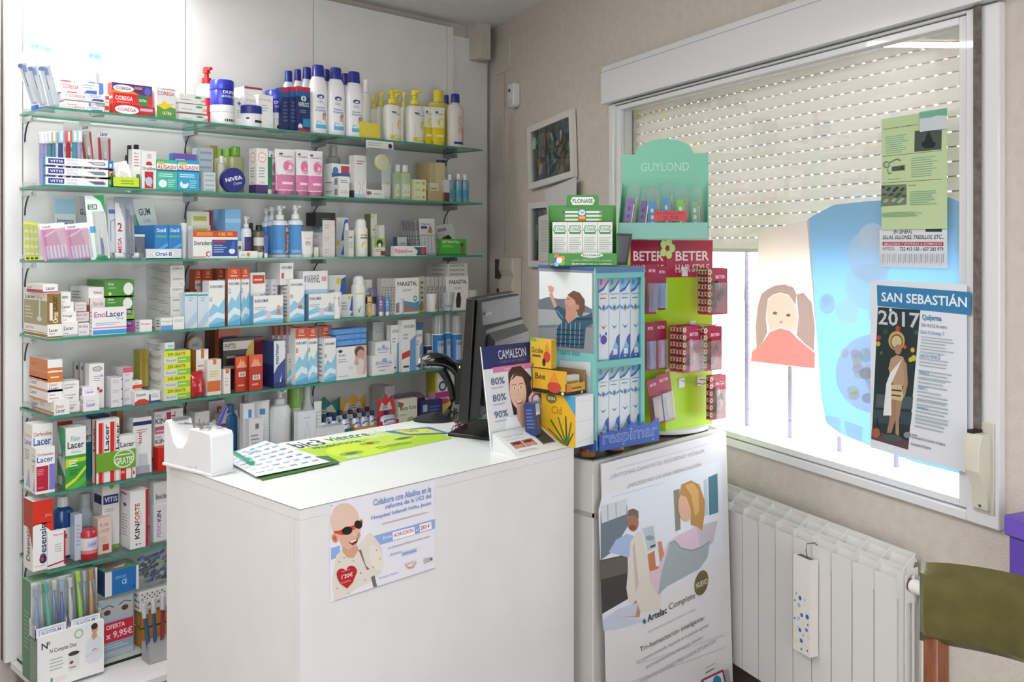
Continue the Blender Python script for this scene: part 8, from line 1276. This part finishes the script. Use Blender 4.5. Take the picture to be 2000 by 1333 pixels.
wom += [('S', [(1090 + i * 9, 630), (1088 + i * 9, 678)], .0025, '#8ab0c0') for i in range(6)] + [('S', [(1088, 644 + i * 9), (1143, 646 + i * 9)], .0025, '#22384c') for i in range(4)] + [('S', [(1090, 606), (1102, 622)], .0025, '#8ab0c0'), ('S', [(1128, 624), (1158, 622)], .0025, '#22384c')]
wom += [('T', 'Respira bien.', 1090, 694, 1136, 684, '#4a8c98'), ('P', [(1096, 704), (1156, 708), (1156, 800), (1096, 790)], '#c8ccce')]
dpart('side_panel', [((-.003, 0, 0), (0, DD, DH), teal)], lambda m: flatface(m, (-.003, DD, 0), (0, -1, 0), (0, 0, 1), DD, DH).draw(LS.ops(wom)))
dpart('side_panel', [((DW, 0, 0), (DW + .003, DD, DH), teal)])
dpart('back_panel', [((0, DD - .003, 0), (DW, DD, DH), teal)]); dpart('top_panel', [((-.003, 0, DH - .004), (DW + .003, DD, DH), tl2)])
zs1 = DFm.hit(1170, 707, 0)[1] - DZ
dpart('front_frame', [((0, 0, DH - .03), (DW, .003, DH - .004), teal), ((0, 0, 0), (.005, .003, DH - .03), teal), ((DW - .01, 0, 0), (DW, .003, DH - .03), teal), ((.005, 0, zs1 - .018), (DW - .01, .003, zs1), teal)], lambda m: front(m, DW, .012, 0, 0, DH - .016).draw([('r', 0, 0, 1, 1, '#5f7ca8')]))
dpart('inner_shelf', [((.001, .003, zs1 - .008), (DW - .001, DD - .004, zs1), teal)]); dpart('base_tray', [((0, .002, 0), (DW, DD - .004, .02), M('#3a5aa8', .35)), ((-.005, -.004, -.002), (-.003, DD * .6, .026), M('#3a5aa8', .35))])
# respimar sign plate
a0 = DFm.hit(1163, 881, -.012); a1 = DFm.hit(1279, 861, -.012); pw_ = a1[0] - a0[0]
m = MB(); hw = .046; ol = [(0, 0), (pw_, 0), (pw_ + .004, .03), (pw_, .062), (pw_ * .9, .058), (pw_ * .86, .05), (pw_ * .74, .056), (pw_ * .66, .05), (pw_ * .58, .058), (pw_ * .52, .064), (pw_ * .47, .05), (pw_ * .38, .052), (pw_ * .3, .046), (pw_ * .18, .05), (pw_ * .1, .044), (0, .044)]
m.prism(ol, -.014, -.012, M('#3f60b0', .3, .2), 'y'); f = front(m, pw_, .062, 0, -.014, 0)
f.draw([('t', 'respimar', .05, .10, .97, .76, '#b4c0dc', 1), ('t', 'respimar', .056, .13, .964, .73, '#4a68b4'), ('e', .9, .12, .015, .04, '#7ac0d8')]); m.build('sign_plate', t, smooth=False)
def spraybox(px0, px1, py, z, i, row, c):
    x0, zt = DFm.hit(px0, py, .018); x1, _ = DFm.hit(px1, py, .018); h = zt - z
    m = MB(); m.box((0, 0, 0), (x1 - x0 - .0008, .03, h), M('#dfe4ea', .35)); pk_ = {'pink': '#e0a8bc', 'green': '#9cc0b0', 'blue': '#8cc0e0', 'cyan': '#88c4e4'}[c]; tx = {'pink': '#c85a78', 'green': '#4a9a80', 'blue': '#4a7cc0', 'cyan': '#3c90c0'}[c]
    front(m, x1 - x0 - .0008, h).draw([('p', [(0, .82), (.5, .86), (1, .95), (1, 1), (0, 1)], pk_), ('p', [(0, .80), (.5, .83), (1, .93), (1, .96), (.5, .87), (0, .83)], '#4a6cb8'), ('e', .25, .93, .14, .04, '#6a90c8'), ('t', 'respimar', .08, .77, .9, .8, tx, 1), ('l', .15, .72, .85, .755, 1, tx), ('e', .5, .62, .24, .05, '#c8d4d8'), ('e', .5, .62, .14, .03, '#6a7c80'), ('p', [(0, .66), (.3, .62), (.3, .59), (0, .62)], '#5a94d0'), ('p', [(1, .66), (.7, .62), (.7, .59), (1, .62)], '#5a94d0'), ('p', [(.2, .42), (.5, .36), (.8, .42), (.5, .39)], tx)] + ([('e', .5, .24, .32, .055, '#5a54a8'), ('r', .1, .27, .2, .31, '#5a54a8'), ('e', .72, .31, .1, .02, '#5a54a8')] if c == 'pink' else [('p', [(0, 0), (1, 0), (1, .3), (.7, .26), (.5, .16), (.3, .12), (0, .04)], '#4a6cb0'), ('p', [(.3, .12), (.6, .22), (.9, .14), (.5, .06)], '#8cb4e0'), ('r', .35, .05, .8, .12, '#d8e4f0'), ('e', .3, .08, .1, .03, '#d0505c') if c == 'green' else ('e', .5, .025, .08, .012, '#e0e8f0')]))
    m.build('nasal_spray_box', None, DFm.world(x0, .018, z), DR, label='slim %s-topped nasal spray box, %s in the %s row of the teal display' % (c, ['first', 'second', 'third', 'last'][i], row), cat='box', group='slim nasal spray boxes in the teal display', smooth=False)
for i, (a_, b__, c_) in enumerate([(1169, 1189, 'pink'), (1190, 1210, 'green'), (1211, 1231, 'blue'), (1232, 1251, 'cyan')]): spraybox(a_, b__, 540, DZ + zs1 + .0005, i, 'upper', c_)
for i, (a_, b__, c_) in enumerate([(1168, 1189, 'green'), (1190, 1210, 'green'), (1211, 1231, 'green'), (1232, 1251, 'blue')]): spraybox(a_, b__, 718 - i * 3, DZ + .0205, i, 'lower', c_)
# jars under the display
for i, (px, py, lc, bc_, r_, nm_) in enumerate([(1158, 894, '#b8202c', '#a88458', .022, 'red lidded'), (1212, 880, '#c4c0bc', '#b09070', .026, 'silver lidded'), (1254, 868, '#b48a60', '#a07850', .02, 'copper lidded')]):
    q = hz(px, py, KZ); q += Vector((.012, .03)); t3 = thing('glass_jar', (q.x, q.y, KZ - .006), 0, 'squat %s jar under the teal display' % nm_, 'jar')
    m = MB(); m.loft([(0, r_ * .8, r_ * .8), (.004, r_, r_), (.016, r_, r_), (.021, r_ * .8, r_ * .8)], M(bc_, .15), n=24); m.build('jar', t3); m = MB(); m.loft([(.020, r_ * .88, r_ * .88), (.033, r_ * .88, r_ * .88)], M(lc, .25, .3), n=24); m.build('lid', t3)
# ---- allergy spray tray on top of the column
AFr = Frame(1.894, 1.712, R(-48)); AZ = DZ + DH + .001; k_ = 1.894 * sy_ + 1.712 * cy_
AU = lambda py: EYE + (CY - py) / F * k_ - AZ
aw = AFr.hit(1206, 500, 0)[0] - AFr.hit(1071, 500, 0)[0]; ax0 = AFr.hit(1071, 500, 0)[0]
gr_ = M('#3f8a34', .4); t = thing('allergy_spray_tray', AFr.world(ax0, 0, AZ), AFr.rz, 'green counter tray of allergy spray boxes on top of the teal display', 'display tray')
m = MB(); m.box((0, 0, 0), (aw, .002, .034), gr_); m.box((0, .07, 0), (aw, .072, .166), gr_); m.box((0, 0, 0), (aw, .072, .002), gr_)
for xx in (0, aw - .002): m.prism([(0, 0), (.072, 0), (.072, .16), (.06, .16), (0, .045)], xx, xx + .002, gr_, 'x')
m.prism([(aw * .27, .16), (aw * .75, .16), (aw * .75, .188), (aw * .72, .194), (aw * .30, .194), (aw * .27, .188)], .07, .072, gr_, 'y')
front(m, aw, .034).draw([('e', .12, .72, .04, .22, '#e07a2c'), ('e', .2, .6, .04, .22, '#e89034'), ('e', .1, .45, .04, .22, '#3a6cc0'), ('e', .2, .25, .04, .2, '#7ab83c'), ('e', .12, .15, .035, .18, '#8cc4e4'), ('e', .16, .45, .042, .24, '#f0f0ee'), ('t', 'ALIVIO COMPLETO de los principales', .34, .36, .92, .5, '#b8d8a8', 1), ('t', 'SÍNTOMAS DE LA ALERGIA', .34, .1, .92, .26, '#eef4ea', 1), ('r', .03, .08, .07, .2, '#e07a3c'), ('e', .63, .86, .16, .2, '#e8ece4'), ('t', 'FLONASE', .5, .78, .76, .94, '#3a5a38', 1), ('l', .5, .52, .76, .64, 1, '#8ab87c')])
fb = flatface(m, (0, .07, 0), (1, 0, 0), (0, 0, 1), aw, .194)
fb.draw([('p', [(.33, .92), (.36, .86), (.66, .86), (.69, .92), (.66, .97), (.36, .97)], '#e8ece4'), ('t', 'FLONASE', .36, .885, .66, .945, '#33523c', 1)] + [('r', .24, .745 - .055 * i, .44, .775 - .055 * i, '#e4e8e4') for i in range(3)] + [('r', .56, .745 - .055 * i, .76, .775 - .055 * i, '#e4e8e4') for i in range(3)] + [('e', .23, .76 - .055 * i, .02, .018, c_) for i, c_ in enumerate(('#3a5cb0', '#3f8a3c', '#d85a2c'))] + [('e', .78, .76 - .055 * i, .02, .018, c_) for i, c_ in enumerate(('#6aa0d8', '#a8cc3c', '#e0903c'))] + [('e', .5, .75, .06, .05, '#6a86c8'), ('e', .5, .75, .048, .04, '#e8e8ec'), ('t', '24', .475, .735, .525, .77, '#4a5ca0', 1), ('r', .45, .66, .55, .70, '#d8b83c'), ('r', .45, .63, .55, .66, '#d8602c')])
m.build('tray_body', t, smooth=False)
bw = (aw - .022) / 4
for i in range(4):
    m = MB(); m.box((0, 0, 0), (bw - .0008, .03, .116), M('#e2e4e0', .4)); front(m, bw, .116).draw([('p', [(.05, .82), (.15, .72), (.85, .72), (.93, .82), (.85, .92), (.15, .92)], '#3f8a4c'), ('p', [(.1, .84), (.18, .77), (.82, .77), (.9, .84), (.82, .9), (.18, .9)], '#e8ece8'), ('t', 'FLONASE', .16, .79, .84, .88, '#3f7a4c', 1), ('l', .1, .35, .9, .66, 6, '#a8b0a8'), ('e', .75, .12, .12, .09, '#2f62b8'), ('e', .5, .05, .1, .06, '#3f8a3c')])
    m.build('allergy_spray_box', None, AFr.world(ax0 + .011 + bw * i, .028, AZ + .0025), AFr.rz, label='white and green allergy spray box, %s from the left in the green tray' % ['first', 'second', 'third', 'fourth'][i], cat='box', group='white and green allergy spray boxes', smooth=False)
# ---- hair accessory stand
HX, HY, HR = 2.352, 1.655, R(-10); HF = Frame(HX, HY, HR); HZ0 = KZ; HT = 1.432
t = thing('hair_accessory_stand', (HX, HY, HZ0), HR, 'lime green stand of red carded hair accessories beside the window', 'display stand'); lime = M('#a4cc12', .35); hred = M('#a8123c', .35)
HW = HF.hit(1391, 600, 0)[0]; hl = .15; la = R(125)   # left face runs back to the left
lx, ly = -hl * math.sin(R(38)), hl * math.cos(R(38))
m = MB(); m.prism([(0, 0), (HW, 0), (HW + lx * .0 + .02, .12), (HW * .5, .16), (lx, ly)], .012, HT - HZ0, lime, 'z'); m.build('column', t, smooth=False)
m = MB(); m.loft([(0, .13, .10), (.01, .13, .10), (.012, .125, .095)], M('#dcdcd8', .4), n=32, c=(HW / 2 - .01, .07, 0)); m.build('base_plate', t)
def flower(u, v, r, c='#c8dc7c', ar=1): return [('e', u + r * math.cos(k * 1.257), v + ar * r * math.sin(k * 1.257), r * .62, r * .62 * ar, c) for k in range(5)] + [('e', u, v, r * .4, r * .4 * ar, '#a8123c')]
zh = HF.hit(1310, 542, 0)[1] - HZ0; hh = HT - HZ0 - zh; ar = HW / hh
m = MB(); m.box((0, -.002, zh), (HW, 0, HT - HZ0), hred); fh = front(m, HW, hh, 0, -.002, zh)
fh.draw([('t', 'BETER', .2, .44, .92, .7, '#ecdce0', 1), ('t', 'HAIR STYLE', .2, .12, .92, .34, '#ecdce0')] + flower(.03, .78, .1, ar=ar)); m.build('header', t, smooth=False)
# header, left half
nl = Vector((lx, ly, 0)); ul = (-nl).normalized(); m = MB(); o_ = nl + Vector((0, 0, zh)); nn_ = ul.cross(Vector((0, 0, 1)))
m.add([o_ + nn_ * .002, o_ - nl + nn_ * .002, o_ - nl + nn_ * .002 + Vector((0, 0, hh)), o_ + nn_ * .002 + Vector((0, 0, hh)), o_, o_ - nl, o_ - nl + Vector((0, 0, hh)), o_ + Vector((0, 0, hh))], [(0, 1, 2, 3), (5, 4, 7, 6), (4, 0, 3, 7), (1, 5, 6, 2), (3, 2, 6, 7), (4, 5, 1, 0)], hred)
flatface(m, o_ + nn_ * .002, ul, (0, 0, 1), hl, hh).draw([('r', 0, 0, .3, 1, '#a4cc4c'), ('t', 'BETER', .36, .44, .96, .7, '#ecdce0', 1), ('t', 'HAIR STYLE', .36, .12, .96, .34, '#ecdce0')] + flower(.1, .5, .08, ar=hl / hh)); m.build('header', t, smooth=False)
Hh = lambda px, py, y: HF.hit(px, py, y)
def hook(px, py, n=1):
    x, z = Hh(px, py, 0); m = MB(); m.box((x - .012, -.004, z - HZ0 - .02), (x + .012, -.0, z - HZ0 + .008), '#e0e0e0'); m.tube([(x, -.002, z - HZ0), (x, -.09, z - HZ0), (x, -.1, z - HZ0 + .006)], .002, M('#d0d0d4', .25, .6), n=6); m.build('hook', t)
for h_ in [(1336, 527), (1326, 640), (1352, 632), (1330, 744), (1366, 741)]: hook(*h_)
def hcards(n, x0, x1, yt, yb, y0, lbl, item, mir=0):
    xa, zt_ = Hh(x0, yt, -y0); xb, _ = Hh(x1, yt, -y0); _, zb_ = Hh(x0, yb, -y0); w, h = xb - xa, zt_ - zb_
    for i in range(n):
        yy = -y0 + .012 * i; rr = random.Random(int(x0) + i)
        u = thing('accessory_card', HF.world(xa - .0006 * i, yy, zb_ + .001 * (i % 2)), HR, lbl + (' on the %s card of its row' % ['front', 'second', 'third', 'fourth', 'rear'][i]), 'hair accessory card', 'red carded hair accessories')
        m = MB(); m.box((0, 0, 0), (w, .0012, h), M('#b01c48', .35)); front(m, w, h).draw([('t', 'BETER', .4, .78, .88, .85, '#f0dce4', 1), ('r', .18, .03, .96, .7, '#c85a80' if item % 2 else '#a82050')] + sum([flower(.1, .12 + .16 * k, .07, '#c8d8a0', w / h) for k in range(6)], [])); m.build('card', u, smooth=False)
        if i == 0:
            m = MB(); cc = ['#2c2028', '#d08cb0', '#8c4c24', '#3a4a8c', '#c8a0b8'][item % 5]
            for j in range(4): x_ = w * (.35 + .15 * (j % 3)); z_ = h * (.15 + .13 * j); m.loft([(0, .004, .004), (.006, .008, .007), (.02, .009, .007), (.026, .003, .003)], M(cc if j % 2 else '#6a4a4c', .2), c=(x_, -.008, z_), n=10)
            m.build('hair_clip', u); m = MB(); m.box((w * .16, -.018, h * .04), (w * .96, 0, h * .7), BLISTER); m.build('blister', u)
hcards(4, 1382, 1421, 525, 616, .085, 'brown and black hair claws', 0)
hcards(5, 1333, 1368, 638, 730, .07, 'pink hair slides', 1)
hcards(3, 1374, 1410, 640, 726, .08, 'amber and dark hair claws', 2)
hcards(2, 1386, 1418, 735, 822, .06, 'pink flower hairpins', 4)
# cards hanging on the left face
for i, (x0, x1, yt, yb, lbl) in enumerate([(1262, 1284, 516, 614, 'dark red comb card, upper left of the stand'), (1283, 1302, 520, 606, 'blue brush card, upper left behind the comb card'), (1261, 1278, 630, 726, 'lilac slide card, left middle of the stand'), (1279, 1302, 628, 724, 'pink bobble card, left middle nearer the corner'), (1263, 1284, 745, 834, 'tilted dark clip card, lower left of the stand'), (1280, 1308, 735, 832, 'tilted grey hairnet card, lower left nearer the corner')]):
    yy = -.035 + .012 * (i % 2); xa, zt_ = Hh(x0, yt, yy); xb, _ = Hh(x1, yt, yy); _, zb_ = Hh(x0, yb, yy); w, h = xb - xa, zt_ - zb_
    u = thing('accessory_card', HF.world(xa, yy, zt_), HR, lbl, 'hair accessory card', 'red carded hair accessories', rot=(0, [0.04, .04, 0, 0, -.16, -.16][i], HR))
    m = MB(); m.box((0, 0, -h), (w, .0012, 0), M('#9c1838', .35)); front(m, w, h, 0, 0, -h).draw([('t', 'BETER', .25, .84, .85, .9, '#e8d0d8', 1), ('r', .15, .06, .85, .6, ['#8c1430', '#5a7cc8', '#a890c0', '#c84a78', '#6c3c4c', '#7a8494'][i])]); m.build('card', u, smooth=False)
    m = MB(); m.box((w * .12, -.012, -h * .95), (w * .88, 0, -h * .38), BLISTER); m.build('blister', u)
    m = MB(); m.loft([(0, .003, .003), (h * .2, .006, .004), (h * .4, .004, .003)], ['#6a2030', '#3c70c0', '#9a84b4', '#d86a90', '#3c3038', '#8c949c'][i], c=(w / 2, -.006, -h * .9), n=10); m.build('accessory', u)
# ---- mint manicure set box on top
GF = Frame(2.222, 1.732, R(-57)); GZ = HT + .0015; gk = 2.8
gx = lambda px, y=0: GF.hit(px, 450, y)[0]
g0_, g1_ = gx(1207), gx(1384); gw = g1_ - g0_; gd = .15
mint = M('#7cc4a8', .4); mint2 = M('#86bcae', .4); t = thing('manicure_set_box', GF.world(g0_, 0, GZ), GF.rz, 'mint green arched display box of manicure sets on the lime stand', 'display box')
zf = GF.hit(1290, 435, 0)[1] - GZ; zm = GF.hit(1236, 302, gd)[1] - GZ; za = GF.hit(1314, 271, gd)[1] - GZ; zside = GF.hit(1235, 355, gd)[1] - GZ
m = MB(); m.box((0, 0, 0), (gw, .002, zf), mint2); m.box((0, 0, 0), (gw, gd, .002), mint)
for xx in (0, gw - .002): m.prism([(0, 0), (gd, 0), (gd, zside), (0, zf)], xx, xx + .002, mint, 'x')
cxm = gw / 2 - .002; ra = gw * .335; arc = [(cxm + ra * math.cos(q_ * math.pi / 16), zm + (za - zm) * math.sin(q_ * math.pi / 16)) for q_ in range(17)]
m.prism([(0, 0), (gw, 0), (gw, zm)] + arc + [(0, zm)], gd - .002, gd, mint, 'y')
flatface(m, (0, gd - .002, 0), (1, 0, 0), (0, 0, 1), gw, zm).draw([('t', 'GUYLOND', .22, .80, .78, .90, '#b8d8cc'), ('t', 'PARIS', .34, .73, .66, .76, '#94ccb4')])
m.build('box_body', t, smooth=False)
sets = [('#8a5cb8', 'purple'), ('#7058a8', 'violet'), ('#2f8ad0', 'sky blue'), ('#3a9cd8', 'clear blue'), ('#7cc428', 'lime'), ('#84b884', 'pale green')]
for i, (c_, nm_) in enumerate(sets):
    w_ = .04; xx = .004 + i * (gw - .012) / 6; hh_ = .158 - .008 * (i % 3); u = thing('manicure_set', GF.world(g0_ + xx, .025 + .012 * (i % 2), GZ + .003), GF.rz, '%s manicure set in a clear pouch in the mint box' % nm_, 'manicure set', 'manicure sets in clear pouches', rot=(-.25, .12 if i < 2 else -.05, GF.rz))
    m = MB(); m.box((.004, .004, .002), (w_ * .6, .010, hh_ * .8), M(c_, .4)); front(m, w_ * .6 - .004, hh_ * .8, .004, .004, .002).draw([('e', .5, .2 + .18 * k, .22, .06, '#3a2c5c' if i < 2 else '#e0ecf4') for k in range(4)]); m.build('toe_separator', u)
    m = MB(); m.tube([(w_ * .78, .006, .006), (w_ * .8, .006, hh_ * .85)], .0022, M('#c8b48c', .5), n=6); m.tube([(w_ * .68, .003, .02), (w_ * .7, .003, hh_ * .7)], .003, M('#b8bcc4', .2, .9), n=6); m.build('nail_tools', u)
    m = MB(); m.prism([(0, 0), (w_, 0), (w_, hh_), (w_ * .8, hh_ * 1.12), (w_ * .3, hh_ * 1.1), (0, hh_)], -.002, .014, CLEAR, 'y'); m.build('pouch', u, smooth=False)
xp, zp = GF.hit(1277, 432, -.004); xp2, zp2 = GF.hit(1341, 412, -.004)
m = MB(); m.box((0, -.001, 0), (xp2 - xp, 0, zp2 - zp), M('#c84048', .5)); front(m, xp2 - xp, zp2 - zp, 0, -.001).draw([('t', 'SET MANICURA', .06, .66, .9, .86, '#4a2430'), ('t', '2,50', .3, .08, .75, .5, '#4a2430')]); m.build('price_card', None, GF.world(xp, -.003, zp), GF.rz, label='red handwritten price card on the front of the mint box', cat='price card', smooth=False)
# ---- dark framed slab standing between the displays
q = AFr.hit(1214, 515, .02)
t = thing('tablet_stand', DFm.world(.15, .12, AZ), DR - R(30), 'thin dark grey framed panel standing behind the green tray', 'panel')
m = MB(); m.prism([(0, 0), (.06, 0), (.075, .088), (.02, .09)], 0, .008, M('#2a2a2e', .4), 'y'); m.build('frame', t); m = MB(); m.prism([(.008, .008), (.054, .008), (.066, .08), (.026, .082)], -.0006, 0, M('#5a5c64', .1), 'y'); m.build('screen', t)
# ------------------------------------------------------------------ give look-alikes their own place in the label
def _uniq():
    from collections import defaultdict
    d = defaultdict(list)
    for o in COL.objects:
        if o.parent is None and 'label' in o: d[o['label']].append(o)
    ordn = ['first', 'second', 'third', 'fourth', 'fifth', 'sixth', 'seventh', 'eighth', 'ninth', 'tenth', 'eleventh', 'twelfth']
    for l, os_ in d.items():
        if len(os_) < 2: continue
        xs = [o.location.x for o in os_]; zs = [o.location.z for o in os_]
        if max(zs) - min(zs) > (len(os_) - 1) * .008:
            os_.sort(key=lambda o: -o.location.z); w = 'from the top'
        else: os_.sort(key=lambda o: o.location.x); w = 'from the left'
        for i, o in enumerate(os_): o['label'] = ordn[min(i, 11)] + ' ' + w + ': ' + l
_uniq()
for o in COL.objects:
    if o.parent is None and 'label' in o and len(o['label'].split()) > 16:
        for q in [SN_ for SN_ in SN]: o['label'] = o['label'].replace(' on the %s glass shelf' % q, '')
        o['label'] = o['label'].replace(' on the lowest glass plate', '')
_uniq()
for o in COL.objects:
    if o.parent is None and 'label' in o and len(o['label'].split()) > 16: print('LONG', len(o['label'].split()), o['label'])
